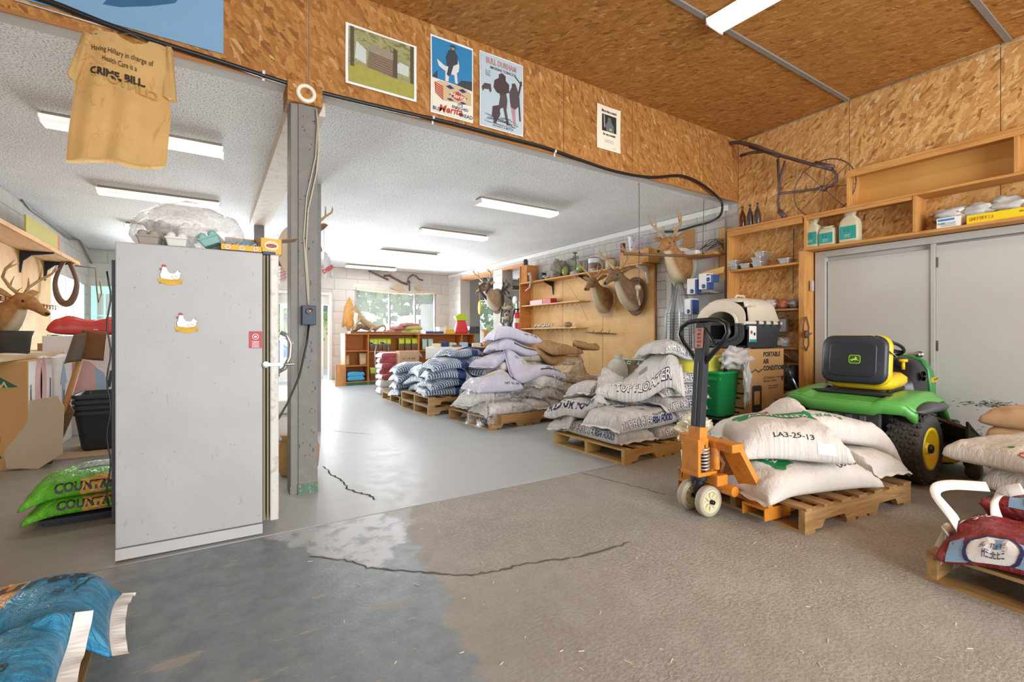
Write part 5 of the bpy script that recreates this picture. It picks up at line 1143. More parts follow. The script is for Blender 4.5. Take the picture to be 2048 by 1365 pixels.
FB(MB().box(.33, .40, -.33, -.26, FRW - .004, FRW + .016), 'top_hinge', mt('2d4668', .5), .004)
h = FB(MB().tube([(.415, -.30, .95), (.45, -.31, .97), (.48, -.31, 1.04), (.485, -.31, 1.12), (.465, -.31, 1.17), (.43, -.30, 1.19)], .013, 10), 'door_handle', mt('a9a9a6', .35, .7))
FB(MB().cyl((.345, -.37, 1.0), (.345, -.36, 1.0), .02, 18).box(.35, .44, -.372, -.36, .99, 1.01).cyl((.44, -.372, 1.0), (.50, -.372, 1.0), .008, 10), 'lock_hasp', mt('b9b9b6', .25, 1), .001)
m = MB()
for k in range(24): m.tube([(-.350, -.26, .28 + k * .054), (-.358, 0, .29 + k * .054), (-.350, .26, .28 + k * .054)], .005, 5)
m.box(-.356, -.341, -.345, .30, .2, 1.56); FB(m, 'condenser_coil', mt('18191b', .5))
FB(MB().tube([(-.345 - .022 - .008 * math.sin(k * 1.1), -.345, .3 + k * .05) for k in range(25)], .004, 6), 'coolant_pipe', BLACK)
def hen(x, z):
    M = TR(x, -.3625, z) @ Matrix.Rotation(R(90), 4, 'X') @ Matrix.Diagonal((1.2, 1.25, 1, 1))
    m = MB(); o = [(math.cos(a) * .048 * (1 + .06 * math.sin(9 * a)), math.sin(a) * .013 * (1 + .1 * math.sin(7 * a)) - .006 * math.cos(a * 1) ** 2 * 0) for a in [2 * math.pi * i / 36 for i in range(36)]]
    body = [(-.036, .012), (-.038, .028), (-.034, .034), (-.030, .056), (-.024, .062), (-.016, .058), (-.012, .044), (-.004, .034), (.014, .032), (.022, .042), (.026, .050), (.030, .040), (.040, .036), (.034, .026), (.036, .018), (.024, .006), (.0, .0), (-.024, .004)]
    m.prism([(q[0] * 1.04 - .0, q[1] * 1.04 - .0006) for q in body], 0, .0008, 1, M); m.prism(body, .0008, .0014, 0, M)
    m.prism([(q[0], q[1] - .006 + .012 * (q[0] / .05) ** 2) for q in o], .0014, .0024, 2, M)
    m.prism([(-.032, .060), (-.030, .070), (-.025, .065), (-.022, .071), (-.018, .064), (-.014, .066), (-.016, .058)], .0014, .0022, 3, M); m.prism([(-.040, .052), (-.034, .054), (-.034, .044), (-.038, .042)], .0014, .0022, 3, M)
    m.prism([(.002, .020), (.018, .022), (.026, .016), (.014, .010), (.004, .013)], .0014, .0018, 1, M); m.prism([(.0035, .0192), (.017, .021), (.0245, .0158), (.0138, .0112), (.0048, .0138)], .0018, .0021, 0, M)
    for k in range(22): a = k * .29; m.cbox((.040 * math.cos(a), -.004 + .008 * math.sin(a * 1.7), .0026), (.006, .0014, .0006), 4, M @ Matrix.Rotation(0, 4, 'Z'))
    FB(m, 'hen_sticker', [mt('f3f1ec', .5, var=0), mt('4a4a48', .5, var=0), mt('d9a91e', .5, var=.1), mt('b83a26', .5, var=0), mt('a86f1c', .5, var=0)])
pa = Matrix.Translation(fr.location) @ fr.rotation_euler.to_matrix().to_4x4(); pai = pa.inverted()
def fpix(x, y): q = pai @ onY(x, y, 3.115); return q
for (x, y) in ((341, 562), (374, 658)): q = fpix(x, y); hen(q.x, q.z)
q = fpix(511, 680); m = MB().prism(rrect(.068, .098, .003), 0, .001, 0, TR(q.x, -.3605, q.z) @ Matrix.Rotation(R(90), 4, 'X'))
m.prism([(.017 * math.cos(a), .018 + .017 * math.sin(a)) for a in [i * math.pi / 10 for i in range(20)]], .001, .0014, 1, TR(q.x, -.3605, q.z) @ Matrix.Rotation(R(90), 4, 'X')).prism([(.014 * math.cos(a), .018 + .014 * math.sin(a)) for a in [i * math.pi / 10 for i in range(20)]], .0014, .0018, 0, TR(q.x, -.3605, q.z) @ Matrix.Rotation(R(90), 4, 'X'))
for k in range(5): m.cbox((q.x, -.362, q.z - .01 - k * .008), (.04 - .005 * (k % 2), .0008, .003), 1)
m.cbox((q.x, -.3625, q.z + .018), (.014, .0008, .010), 1); FB(m, 'red_sticker', [mt('b32a34', .45, var=0), WP])
# ---- things on the refrigerator ----
zt = FRW + .004; 
def carton(label, c, rz, mat, L=.29, Wd=.10, h=.07, openlid=False, tilt=0, grp='egg cartons on the refrigerator'):
    t = thing('egg_carton', label, 'egg carton', c, rz, grp); t.rotation_euler = (R(tilt), 0, R(rz)); rg = []
    for z, k in ((0, .82), (.006, .86), (.034, .98), (.038, 1.04), (.042, 1.04)): rg.append([(x, y, z) for x, y in rrect(L * k + (1 - k) * .1, Wd * k, .012)])
    MB().loft(rg, smooth=False).build('tray', mat, t, world=False)
    m = MB(); m.box(-L / 2, L / 2, -Wd / 2, Wd / 2, .042, .048)
    for i in range(6):
        for j in (-1, 1): m.lathe([(.0235, .046), (.022, .060), (.016, .071), (.006, .075)], 12, 0, TR(-L / 2 + L / 12 + i * L / 6, j * Wd * .25, 0))
    m.build('lid', mat, t, world=False); return t
BXX = fr.location.x
carton('grey pulp egg carton under the plastic bag, leftmost on the refrigerator', (-.27, 3.28, zt), 82, mt('a69c90', .85, bump=.3))
carton('white foam egg carton in the middle on the refrigerator', (-.15, 3.27, zt), 84, mt('e6e2dc', .6))
carton('green-blue foam egg carton tipped on its neighbour on the refrigerator', (.02, 3.27, zt + .025), 80, mt('8fbdb4', .4), tilt=-24)
carton('second grey egg carton lying on the first inside the plastic bag', (-.22, 3.38, zt + .078), 70, mt('a69c90', .85, bump=.3))
carton('white foam carton lying on the white one inside the plastic bag', (-.11, 3.38, zt + .080), 95, mt('e6e2dc', .6))
def m_bagp():
    N = ND('thin_plastic_bag'); v = N.co('Object'); n = N.noise(v, 9, 4, .7, 2.5); N.set(N.mix(N.ramp(N.noise(v, 16, 4, .7, 2), [(.4, 0.0), (.65, .7)]), 'eeeae6', 'c9c2bc'), .2, 0, .6); N.L(N.ramp(n, [(.35, .22), (.6, .60)]), N.b.inputs['Alpha']); N.bump(n, .5, .02); return N.m
o = blob('big cloudy plastic bag of cartons heaped on the refrigerator', 'plastic bag', 'plastic_bag', (-.11, 3.34, zt + .12), (.27, .17, .155), m_bagp(), 2, .20, .05, flat=.118)
def openbox(name, label, cat, c, rz, L, Wd, h, mats, flaps=(), t_=.003, grp=None):
    t = thing(name, label, cat, c, rz, grp); m = MB().box(-L / 2, L / 2, -Wd / 2, Wd / 2, 0, t_)
    for x0, x1, y0, y1 in ((-L / 2, L / 2, -Wd / 2, -Wd / 2 + t_), (-L / 2, L / 2, Wd / 2 - t_, Wd / 2), (-L / 2, -L / 2 + t_, -Wd / 2, Wd / 2), (L / 2 - t_, L / 2, -Wd / 2, Wd / 2)): m.box(x0, x1, y0, y1, 0, h)
    m.build('carton', mats[0], t, world=False)
    for (side, ang, fl) in flaps:
        s = 1 if side in 'rb' else -1; a = R(ang)
        if side in 'rl': m = MB().add([(s * L / 2, -Wd / 2, h), (s * L / 2, Wd / 2, h), (s * (L / 2 + fl * math.cos(a)), Wd / 2, h + fl * math.sin(a)), (s * (L / 2 + fl * math.cos(a)), -Wd / 2, h + fl * math.sin(a))], [(0, 1, 2, 3)])
        else: m = MB().add([(-L / 2, s * Wd / 2, h), (L / 2, s * Wd / 2, h), (L / 2, s * (Wd / 2 + fl * math.cos(a)), h + fl * math.sin(a)), (-L / 2, s * (Wd / 2 + fl * math.cos(a)), h + fl * math.sin(a))], [(0, 1, 2, 3)])
        m.build('flap', mats[-1], t, world=False, solid=t_)
    return t
YB_ = mt('e2ab25', .5); TB = mt('2a8fae', .5)
t = openbox('snack_box', 'flat yellow carton tray with white flowers on the refrigerator', 'box', (.145, 3.20, zt), 0, .21, .13, .035, [YB_], [])
m = MB()
for k, x in enumerate((-.07, .0, .07)):
    for a in range(6): m.cyl((x + .011 * math.cos(a * 1.05), -.066, .018 + .011 * math.sin(a * 1.05)), (x + .011 * math.cos(a * 1.05), -.0665, .018 + .011 * math.sin(a * 1.05)), .005, 8)
m.build('flower_print', WP, t, world=False)
openbox('snack_box', 'open turquoise snack carton behind the yellow tray on the refrigerator', 'box', (.17, 3.33, zt), 4, .20, .10, .085, [TB, CARD], [('b', 60, .04)])
t = openbox('snack_box', 'yellow and turquoise snack carton with an open brown flap, rightmost on the refrigerator', 'box', (.295, 3.24, zt), 4, .115, .16, .095, [YB_, CARDD], [('b', 20, .10), ('r', 12, .10)])
m = MB().box(.058, .0595, -.078, .078, .002, .093, 0).ell((0, -.082, .052), (.042, .002, .030), 20, 8, 1).ell((0, -.084, .050), (.030, .002, .012), 16, 8, 2); m.box(.0596, .0600, -.05, .0, .03, .07, 3).box(.0596, .06, .02, .07, .02, .05, 3)
m.build('printing', [TB, mt('ead9a0', .5), mt('a83c55', .5), WP], t, world=False)
m = MB()
for k in range(26): x, y = random.uniform(-.09, .09), random.uniform(-.05, .05); m.tube([(.145 + x, 3.2 + y, zt + .035), (.145 + x + .02, 3.2 + y, zt + .05), (.145 + x + .03, 3.2 + y + .02, zt + .04)], .006, 5)
tag(m.build('snack_packets', mt('b9a99a', .4, var=.3, sc=40)), 'crinkled silver and tan packets lying in the yellow tray', 'packet', kind='stuff')
# ---------------- the T-shirt under the header ----------------
TS = thing('t_shirt', 'worn yellow T-shirt printed CRIME, BILL. hanging under the chipboard header', 'T-shirt', (-.78, 3.70, 2.0))
YS = 3.70
def tp(x, y): return onY(x, y, YS)
def m_shirt():
    N = ND('yellow_cotton'); v = N.co('Object'); n = N.noise(v, 4, 5, .65); st = N.noise(N.co('Object', (1, 1, .5)), 5, 5, .6, 1.5)
    c = N.mix(N.ramp(n, [(.35, 0.0), (.7, .8)]), 'e3c184', 'c9a970'); c = N.mix(N.ramp(st, [(.488, 0.0), (.5, .5), (.512, 0.0)]), c, '93652f'); N.set(c, .85, 0, .15)
    N.b.inputs['Subsurface Weight'].default_value = 0; N.bump(N.noise(v, 160, 2, .5), .15, .002)
    tr = N.n('BsdfTranslucent', {0: lin('efc98c')}); mx = N.n('MixShader', {0: .35}); N.L(N.b.outputs[0], mx.inputs[1]); N.L(tr.outputs[0], mx.inputs[2]); N.L(mx.outputs[0], N.t.nodes['Material Output'].inputs[0]); return N.m
MS = m_shirt(); Lf = [(184, 62), (172, 95), (160, 140), (150, 170), (146, 200), (138, 250), (133, 300), (131, 316)]; Rt = [(338, 98), (344, 130), (342, 160), (338, 200), (342, 230), (337, 280), (334, 315), (332, 333)]
def edge(E, t):
    q = t * (len(E) - 1); i = min(int(q), len(E) - 2); f = q - i; return (E[i][0] * (1 - f) + E[i + 1][0] * f, E[i][1] * (1 - f) + E[i + 1][1] * f)
def shirt(front):
    def g(a, b):
        l, r = edge(Lf, b), edge(Rt, b); x = l[0] * (1 - a) + r[0] * a; y = l[1] * (1 - a) + r[1] * a
        neck = max(0, 1 - abs(a - .55) / .2); y += (14 if front else 3) * (1 - b) ** 6 * neck ** .5
        y += math.sin(a * 9 + 1) * 4 * b ** 3 + (0 if front else 4 * b)
        p = tp(x, y); fold = .022 * math.sin(a * 17 + b * 1.5) * b ** .6 * (.3 + .7 * math.sin(a * 5)) + .02 * noise.noise(Vector((a * 3, b * 2, 1)))
        bul = .045 * math.sin(a * math.pi) ** .6
        return (p.x, p.y + (-(bul) + fold if front else bul * .6 + fold * .5), p.z)
    return g
MB().sheet(shirt(True), 44, 40).build('front_panel', MS, TS); MB().sheet(shirt(False), 30, 30).build('back_panel', MS, TS)
def slv(P4, nm):
    m = MB(); rg = []
    for t in [i / 8 for i in range(9)]:
        a, b = Vector(tp(*P4[0])).lerp(tp(*P4[2]), t), Vector(tp(*P4[1])).lerp(tp(*P4[3]), t); c = (a + b) / 2; rr = (a - b) / 2
        rg.append([c + rr * math.cos(q) + Vector((0, .03 * math.sin(q) * (1 + .3 * math.sin(3 * q + t * 4)), .006 * math.sin(5 * q))) for q in [2 * math.pi * j / 20 for j in range(20)]])
    m.loft(rg, cap=False).build(nm, MS, TS)
slv([(166, 62), (190, 80), (134, 150), (152, 166)], 'sleeve'); slv([(330, 96), (346, 100), (322, 196), (354, 206)], 'sleeve')
for i, (tx, x0, y0, x1, y1, s_, k) in enumerate((('Having Hillary in charge of', 184, 98, 308, 136, .075, 0), ('Health Care is a', 208, 124, 276, 147, .075, 0), ('CRIME, BILL.', 183, 146, 293, 176, .098, 1))):
    vs, fs = text_geo(tx, .045 if k else .005, 0, 'CENTER'); W0 = max(v[0] for v in vs) - min(v[0] for v in vs); sg_ = shirt(True); out = []
    for vx, vy in vs:
        t_ = vx / W0 + .5; X_, Y_ = x0 + (x1 - x0) * t_, y0 + (y1 - y0) * t_ - vy * s_ * 205
        b_ = (Y_ - 78) / 245; l, r = edge(Lf, max(0, b_)), edge(Rt, max(0, b_)); q = sg_((X_ - l[0]) / (r[0] - l[0]), max(0, b_)); p = tp(X_, Y_); out.append((p.x, q[1] - .010, p.z))
    m = MB(); m.add(out, fs); m.build('lettering', mt('2a2620', .8, var=0), TS)
MB().tube([Vector((p_.x, YS - .02, p_.z)) for p_ in (tp(192, 72), tp(262, 70), tp(328, 104))], .004, 6).tube([tp(262, 70) + Vector((0, -.01, 0)), tp(262, 62) + Vector((0, .04, .02)), Vector((tp(262, 62).x, YH - .001, tp(262, 62).z + .03))], .004, 6).build('hanger', DK, TS)
MB().text('CLINTON.', .07, frame(tp(255, 178) + Vector((0, -.058, 0)), Vector((-1, 0, .25)).normalized(), Vector((0, 0, 1)), Vector((0, -1, 0))), 0, .02).build('show_through_print', mt('b8924f', .85, var=0), TS)
# ---------------- posters ----------------
def poster(name, label, TL, TR_, BL, mats, draw, Y=YH - .008, cat='poster'):
    a, b, c = onY(*TL, Y), onY(*TR_, Y), onY(*BL, Y); w_, h_ = b.x - a.x, a.z - c.z
    t = thing(name, label, cat, ((a.x + b.x) / 2, Y, c.z)); m = MB(); M = frame((a.x, Y, c.z), Vector((1, 0, 0)), Vector((0, 0, 1)), Vector((0, -1, 0)))
    rng = random.Random(len(label)); m.sheet(lambda u, v: (u * w_, v * h_, .001 + .004 * math.sin(u * 5 + len(label)) * math.sin(v * 4)), 10, 10, 0, M); m.build('paper', mats[0], t)
    m = MB(); draw(m, M @ TR(0, 0, .006), w_, h_); m.build('print', mats, t); return t
def pol(m, M, pts, k, z, w, h): m.prism([(x * w, y * h) for x, y in pts], z, z + .0004, k, M)
def m_landscape():
    N = ND('landscape_print'); v = N.co('Object', (1, 1, 2)); n = N.noise(v, 9, 6, .7, 1.5); N.set(N.ramp(n, [(.3, '4f5038'), (.42, '7f8052'), (.52, 'aaa573'), (.6, '8a8466'), (.72, 'cdd0bf')]), .35); return N.m
def d1(m, M, w, h):
    pol(m, M, [(.04, .04), (.96, .04), (.96, .96), (.04, .96)], 1, 0, w, h); pol(m, M, [(.04, .04), (.96, .04), (.96, .28), (.6, .30), (.2, .36), (.04, .34)], 2, .0006, w, h)
    pol(m, M, [(.12, .45), (.27, .4), (.27, .64), (.14, .74)], 5, .0008, w, h); pol(m, M, [(.66, .42), (.88, .4), (.88, .58), (.70, .62)], 5, .0008, w, h)
    pol(m, M, [(.28, .36), (.68, .30), (.68, .62), (.32, .68)], 3, .001, w, h); pol(m, M, [(.26, .64), (.36, .78), (.70, .72), (.74, .58)], 4, .0014, w, h); pol(m, M, [(.64, .32), (.71, .31), (.71, .80), (.65, .82)], 6, .0016, w, h)
    for x in (.06, .90): pol(m, M, [(x, .3), (x + .05, .3), (x + .05, .96), (x, .96)], 6, .0018, w, h)
    for k in range(7): pol(m, M, [(.30, .38 + k * .04), (.66, .33 + k * .043), (.66, .337 + k * .043), (.30, .387 + k * .04)], 6, .002, w, h)
poster('landscape_print', 'painted print of a log cabin under trees, leftmost on the chipboard header', (691, 44), (833, 92), (691, 165), [WP, m_landscape(), mt('a7a24c', .4, var=.25, sc=20), mt('8a7762', .4, var=.2, sc=20), mt('99907c', .4, var=.2, sc=30), mt('c9d2cc', .4), mt('5d5242', .4, var=.2, sc=30)], d1)
def d2(m, M, w, h):
    pol(m, M, [(.03, .42), (.97, .42), (.97, .97), (.03, .97)], 1, 0, w, h); pol(m, M, [(.03, .02), (.97, .02), (.97, .43), (.03, .45)], 2, .0003, w, h)
    pol(m, M, [(.03, .46), (.15, .56), (.15, .45)], 4, .0006, w, h); pol(m, M, [(.6, .44), (.97, .42), (.97, .55), (.7, .52)], 4, .0006, w, h)
    pol(m, M, [(.18, .62), (.14, .70), (.26, .66), (.34, .64), (.42, .66), (.50, .74), (.55, .80), (.62, .78), (.66, .70), (.64, .62), (.60, .60), (.62, .46), (.56, .46), (.54, .56), (.42, .56), (.40, .45), (.33, .45), (.33, .58), (.24, .60)], 3, .0009, w, h)
    pol(m, M, [(.36, .66), (.34, .76), (.40, .86), (.46, .88), (.47, .92), (.55, .92), (.56, .87), (.62, .82), (.62, .72), (.52, .68), (.46, .56), (.40, .52), (.36, .54), (.40, .64)], 4, .0012, w, h)
    pol(m, M, [(.40, .915), (.62, .915), (.57, .925), (.56, .945), (.46, .945), (.45, .925)], 4, .0014, w, h); pol(m, M, [(.475, .885), (.54, .885), (.54, .915), (.475, .915)], 8, .0015, w, h)
    pol(m, M, [(.10, .26), (.28, .19), (.28, .37), (.08, .40)], 5, .0006, w, h); pol(m, M, [(.28, .19), (.95, .22), (.95, .38), (.28, .37)], 6, .0006, w, h); pol(m, M, [(.08, .40), (.28, .37), (.95, .38), (.80, .43), (.2, .435)], 6, .0008, w, h)
    pol(m, M, [(.40, .29), (.62, .36), (.86, .30), (.62, .235)], 5, .001, w, h)
    for x in (.42, .72): pol(m, M, [(x - .08, .385), (x + .02, .415), (x + .12, .385), (x + .02, .36)], 7, .001, w, h); pol(m, M, [(x - .06, .225), (x + .02, .245), (x + .12, .225), (x + .02, .21)], 7, .001, w, h)
    for k in range(5): pol(m, M, [(.11, .27 + k * .026), (.27, .22 + k * .03), (.27, .228 + k * .03), (.11, .28 + k * .026)], 6, .001, w, h)
    T = lambda t, x, y, s_, k, b=.02, sh=0, rr=0: m.text(t, s_ * h, M @ TR(x * w, y * h, .002) @ Matrix.Rotation(R(rr), 4, 'Z'), k, b, sh)
    T('Merita', .62, .295, .085, 2, .02, .3); T('IT\'S\nENRICHED', .68, .165, .05, 7, .03); T('BUY', .14, .06, .065, 7, .03); T('Merita', .44, .085, .13, 5, .03, .35, 4); T('BREAD', .82, .06, .065, 7, .03)
poster('bread_poster', 'old poster of a rider on a white horse, reading BUY Merita BREAD', (861, 67), (946, 95), (861, 224), [WP, mt('2f83b5', .4, var=.12, sc=3), mt('e9e2d0', .4, var=.04), mt('dcd8d2', .4, var=.1, sc=30), mt('3c434c', .5, var=.2, sc=30), mt('b84a3a', .4, var=.05), mt('cdb691', .4, var=.1), mt('26406e', .4, var=0), mt('b98a6a', .5)], d2)
def d3(m, M, w, h):
    pol(m, M, [(.02, .015), (.98, .015), (.98, .985), (.02, .985)], 1, 0, w, h)
    pol(m, M, [(.30, .08), (.36, .3), (.42, .34), (.45, .46), (.42, .56), (.50, .60), (.58, .56), (.62, .44), (.60, .30), (.66, .1), (.60, .09), (.52, .32), (.46, .30), (.36, .07)], 2, .0006, w, h)
    pol(m, M, [(.30, .56), (.32, .66), (.42, .71), (.42, .76), (.50, .79), (.58, .76), (.58, .70), (.66, .66), (.66, .55), (.5, .5), (.38, .50)], 3, .0009, w, h); pol(m, M, [(.68, .42), (.66, .56), (.72, .64), (.72, .69), (.80, .71), (.84, .66), (.90, .56), (.88, .40), (.80, .34), (.70, .36)], 2, .0009, w, h)
    pol(m, M, [(.70, .36), (.76, .12), (.82, .12), (.80, .36)], 4, .0008, w, h); pol(m, M, [(.04, .52), (.10, .58), (.24, .59), (.26, .50), (.22, .47), (.20, .51), (.10, .50), (.06, .46)], 2, .0008, w, h)
    pol(m, M, [(.28, .30), (.42, .34), (.46, .22), (.40, .14), (.26, .16)], 3, .0007, w, h); pol(m, M, [(.90, .2), (.94, .2), (.90, .55), (.97, .76), (.93, .77), (.86, .56)], 3, .0007, w, h); pol(m, M, [(.78, .80), (.96, .70), (.97, .72), (.80, .815)], 3, .0008, w, h)
    for k in range(8): m.tube([M @ Vector((random.uniform(.1, .9) * w, random.uniform(.06, .2) * h, .001)) for _ in range(4)], .002, 4, 3)
    T = lambda t, x, y, s_, k, b=.03, sx=1.0: m.text(t, s_ * h, M @ TR(x * w, y * h, .002), k, b, 0, sx)
    T('BULL DURHAM', .48, .895, .10, 4, .06, .72); T('SMOKING TOBACCO', .52, .815, .048, 3, .03, .9); m.text(glyphs(9, 5, 4), .014 * h, M @ TR(.18 * w, .73 * h, .002), 3); T('WITHOUT A MATCH', .52, .045, .035, 3, .02)
poster('tobacco_poster', 'pale blue tobacco poster of two hunters in snow on the chipboard header', (959, 100), (1046, 127), (958, 250), [WP, mt('b9cbd3', .4, var=.1, sc=6), mt('554a4c', .5, var=.3, sc=30), mt('4c3d3f', .5, var=.2, sc=30), mt('b58a8a', .5, var=.1)], d3)
def d4_(m, M, w, h):
    pol(m, M, [(.20, .42), (.80, .42), (.80, .80), (.20, .80)], 1, 0, w, h); pol(m, M, [(.38, .42), (.34, .56), (.42, .64), (.44, .74), (.56, .75), (.58, .66), (.68, .56), (.70, .42)], 2, .0006, w, h)
    pol(m, M, [(.28, .5), (.32, .5), (.30, .78), (.26, .78)], 3, .0006, w, h); pol(m, M, [(.50, .46), (.6, .46), (.6, .50), (.5, .50)], 3, .0009, w, h)
    T = lambda t, y, s_, b=.03, x=.5: m.text(t, s_ * h, M @ TR(x * w, y * h, .001), 1, b, 0, .8)
    T('More than a match', .875, .075); T('for any arsonist', .35, .075); m.text(glyphs(34, 2, 4), .014 * h, M @ TR(.5 * w, .2 * h, .001), 3).text(glyphs(9, 3), .018 * h, M @ TR(.72 * w, .06 * h, .001), 1)
poster('paper_notice', 'small cream notice, rightmost on the header, reading More than a match for any arsonist', (1194, 206), (1241, 222), (1192, 294), [mt('efe6cf', .5, var=.03), mt('2d2c2e', .5, var=0), mt('6a7372', .5), mt('b9b5a8', .5)], d4_, cat='notice')
def d5(m, M, w, h):
    rot = lambda: None; pol(m, M, [(.42, .70), (.50, .62), (.56, .60), (.62, .56), (.75, .55), (.90, .60), (.94, .66), (.97, .74), (.9, .8), (.6, .85), (.5, .76)], 1, 0, w, h)
a_, b_ = onY(447, 0, YH - .01), onY(190, 0, YH - .01)
t = thing('blue_poster', 'blue poster with a darker blue fish belly, cut off by the top edge', 'poster', (-.2, YH - .01, 2.95)); M_ = frame((0, YH - .006, 0), Vector((1, 0, 0)), Vector((0, 0, 1)), Vector((0, -1, 0)))
p1, p2 = onY(447, 108, YH - .008), onY(60, 0, YH - .008)
MB().prism([(p1.x, p1.z), (p1.x, 3.82), (p2.x - .3, 3.82), (p2.x - .3, p1.z + .0)], 0, .002, 0, M_).build('paper', mt('7fa9cb', .35, var=.12, sc=2), t)
q_ = [onY(x, y, YH - .01) for x, y in ((205, 8), (240, 14), (300, 12), (350, 6), (362, -8), (330, -30), (240, -30))]
MB().prism([(p.x, p.z) for p in q_], .002, .003, 0, M_).build('fish_print', mt('37678f', .35, var=.2, sc=8), t)
# black conduit along the header and its clips
cp = [onY(x, y, YH - .03) for x, y in ((-60, -42), (90, 0), (250, 62), (450, 126), (600, 174), (760, 214), (900, 246), (1000, 272), (1090, 295), (1160, 320), (1230, 343), (1300, 355), (1360, 352), (1400, 368), (1432, 394))]
cp = [Vector((p.x, YH - .03 - max(0, (i - 10)) * .004, p.z)) for i, p in enumerate(cp)]
dd = [3.85, 4.1, 4.5, 5.0, 5.4]; tail = [onX(1444, 408, 5.98), onX(1441, 430, 6.0), onX(1420, 444, 6.05), onX(1390, 452, 6.07), onX(1355, 462, 6.08), onX(1330, 464, 6.09)]
sm = []
allp = cp + tail
for i in range(len(allp) - 1):
    for k in range(4):
        t_ = k / 4; a, b, c, d = allp[max(i - 1, 0)], allp[i], allp[i + 1], allp[min(i + 2, len(allp) - 1)]
        sm.append(.5 * ((2 * b) + (c - a) * t_ + (2 * a - 5 * b + 4 * c - d) * t_ * t_ + (-a + 3 * b - 3 * c + d) * t_ ** 3))
sm.append(allp[-1]); hose = tag(MB().tube(sm, .016, 10).build('black_hose', mt('1c1d20', .4)), 'thick black hose running the length of the chipboard header and looping at its right end', 'hose')
for (x, y) in ((527, 146), (866, 236), (1110, 303)): p = onY(x, y, YH - .03); MB().loft([[(p.x + dx, p.y + .02 * math.sin(a), p.z + .02 * math.cos(a)) for a in [2 * math.pi * j / 12 for j in range(12)]] for dx in (-.009, .009)]).cbox((p.x, p.y + .01, p.z - .035), (.016, .006, .03)).build('clip', mt('e3e1dc', .4), hose)
tag(MB().tube([onY(x, y, YH - .012) for x, y in ((30, 0), (300, 80), (600, 178))], .005, 6).build('thin_wire', WHITE), 'thin white wire tacked below the black hose on the left', 'wire')
# ---------------- left side of the back room ----------------
pegs = lambda x, y, w: None
pg = struct(MB().box(XL + .005, XL + .012, 4.2, 10.35, .70, 2.32).build('wall_left', mt('b98a50', .7)))
for a, b in ((4.2, 6.55), (6.56, 8.98), (8.99, 10.33)): MB().box(XL + .012, XL + .022, a, b, .72, 2.31).build('panel', PEG, pg)
sh = thing('wall_shelf', 'long pale plank shelf on black brackets over the pegboard on the left wall', 'shelf', (-2.0, 7, 2.33))
for x0, x1 in ((XL, -2.06), (-2.055, -1.93), (-1.925, -1.80)): MB().box(x0, x1, 4.2, 10.1, 2.32, 2.345).build('plank', wood('e9d0aa', 'd0ac7c', 1), sh)
MB().box(-1.80, -1.785, 4.2, 10.1, 2.30, 2.35).build('front_lip', PINEY, sh)
for y in (6.6, 8.9, 10.0): MB().prism([(0, 0), (.34, 0), (.34, -.02), (.12, -.06), (.04, -.14), (.02, -.30), (0, -.30)], 0, .03, 0, frame((XL + .02, y, 2.32), Vector((1, 0, 0)), Vector((0, 0, 1)), Vector((0, -1, 0)))).build('bracket', BLACK, sh)
s_ = thing('painted_board', 'yellow-green painted board with a red end standing on the left shelf', 'board', (-1.95, 8.2, 2.35)); p0, p1 = onX(50, 457, -1.95), onX(118, 470, -1.95)
MB().box(-1.96, -1.94, p0.y, p1.y - .12, 2.35, 2.35 + .32).build('panel', mt('b3a33a', .6, var=.15, sc=12), s_); MB().box(-1.96, -1.94, p1.y - .12, p1.y, 2.35, 2.67).build('red_end', mt('b5552a', .6, var=.1), s_)
m = MB(); rk = thing('hook_rail', 'long pale wooden rail shelf with a row of small hooks on the left pegboard', 'rack', (-2, 8, 1.6))
for k in range(5): MB().box(XL + .03 + k * .055, XL + .07 + k * .055, 6.3, 9.5, 1.60, 1.612).build('slat', PALY if k % 2 else PINEY, rk)
for k in range(22): y = 6.4 + k * .14; m.tube([(XL + .28, y, 1.60), (XL + .28, y, 1.55), (XL + .31, y, 1.54), (XL + .32, y, 1.57)], .004, 5)
m.build('hooks', DK, rk)
m = MB()
for k, (y, z) in enumerate(((5.9, 2.1), (6.3, 2.05), (6.8, 2.1), (6.0, 1.95), (6.6, 1.9), (7.2, 1.98), (6.2, 1.8), (7.0, 1.8))): m.tube([(XL + .02, y, z), (XL + .22, y, z), (XL + .24, y, z + .03)], .004, 5)
tag(m.build('peg_hooks', DK), 'scattered wire peg hooks on the left pegboard above the deer', 'hook', kind='stuff')
# conduit
tag(MB().tube([onX(x, y, XL + .03) for x, y in ((-40, 318), (20, 366), (60, 418), (90, 440), (118, 462), (140, 478), (158, 480))] + [onX(163, 488, XL + .04), onX(185, 530, XL + .05), onX(208, 576, XL + .06)], .016, 8).build('conduit', mt('77736c', .5)), 'grey conduit bending along the top of the left block wall and dropping behind the refrigerator', 'pipe')
# counter and bins
ct = tag(MB().box(XL + .02, -1.45, 4.6, 8.6, .955, .985).box(XL + .05, XL + .12, 4.6, 8.6, 0, .955).build('counter_top', mt('cdb48c', .6, var=.15)), 'pale worn counter top along the left pegboard, over the pumpkin bins', 'counter')
tag(MB().sheet(lambda a, b: (-1.75 + .35 * a, 6.4 + 1.0 * b, .99 + .01 * math.sin(b * 9) - .05 * a * a), 8, 12).build('paper', mt('e3ded6', .6), solid=.003), 'curling white paper on the edge of the left counter', 'paper')
KR = mt('c2925a', .8, var=.06, sc=3); WC = mt('e2dbd8', .7, var=.05)
def bin_(label, x0, x1, y0, y1, h, mats, tilt=0):
    t = thing('produce_bin', label, 'cardboard box', ((x0 + x1) / 2, (y0 + y1) / 2, 0), tilt, None); a, b = (x1 - x0) / 2, (y1 - y0) / 2
    MB().box(-a, a, -b, b, .0, h).build('carton', mats, t, world=False, bev=.008); return t, a, b
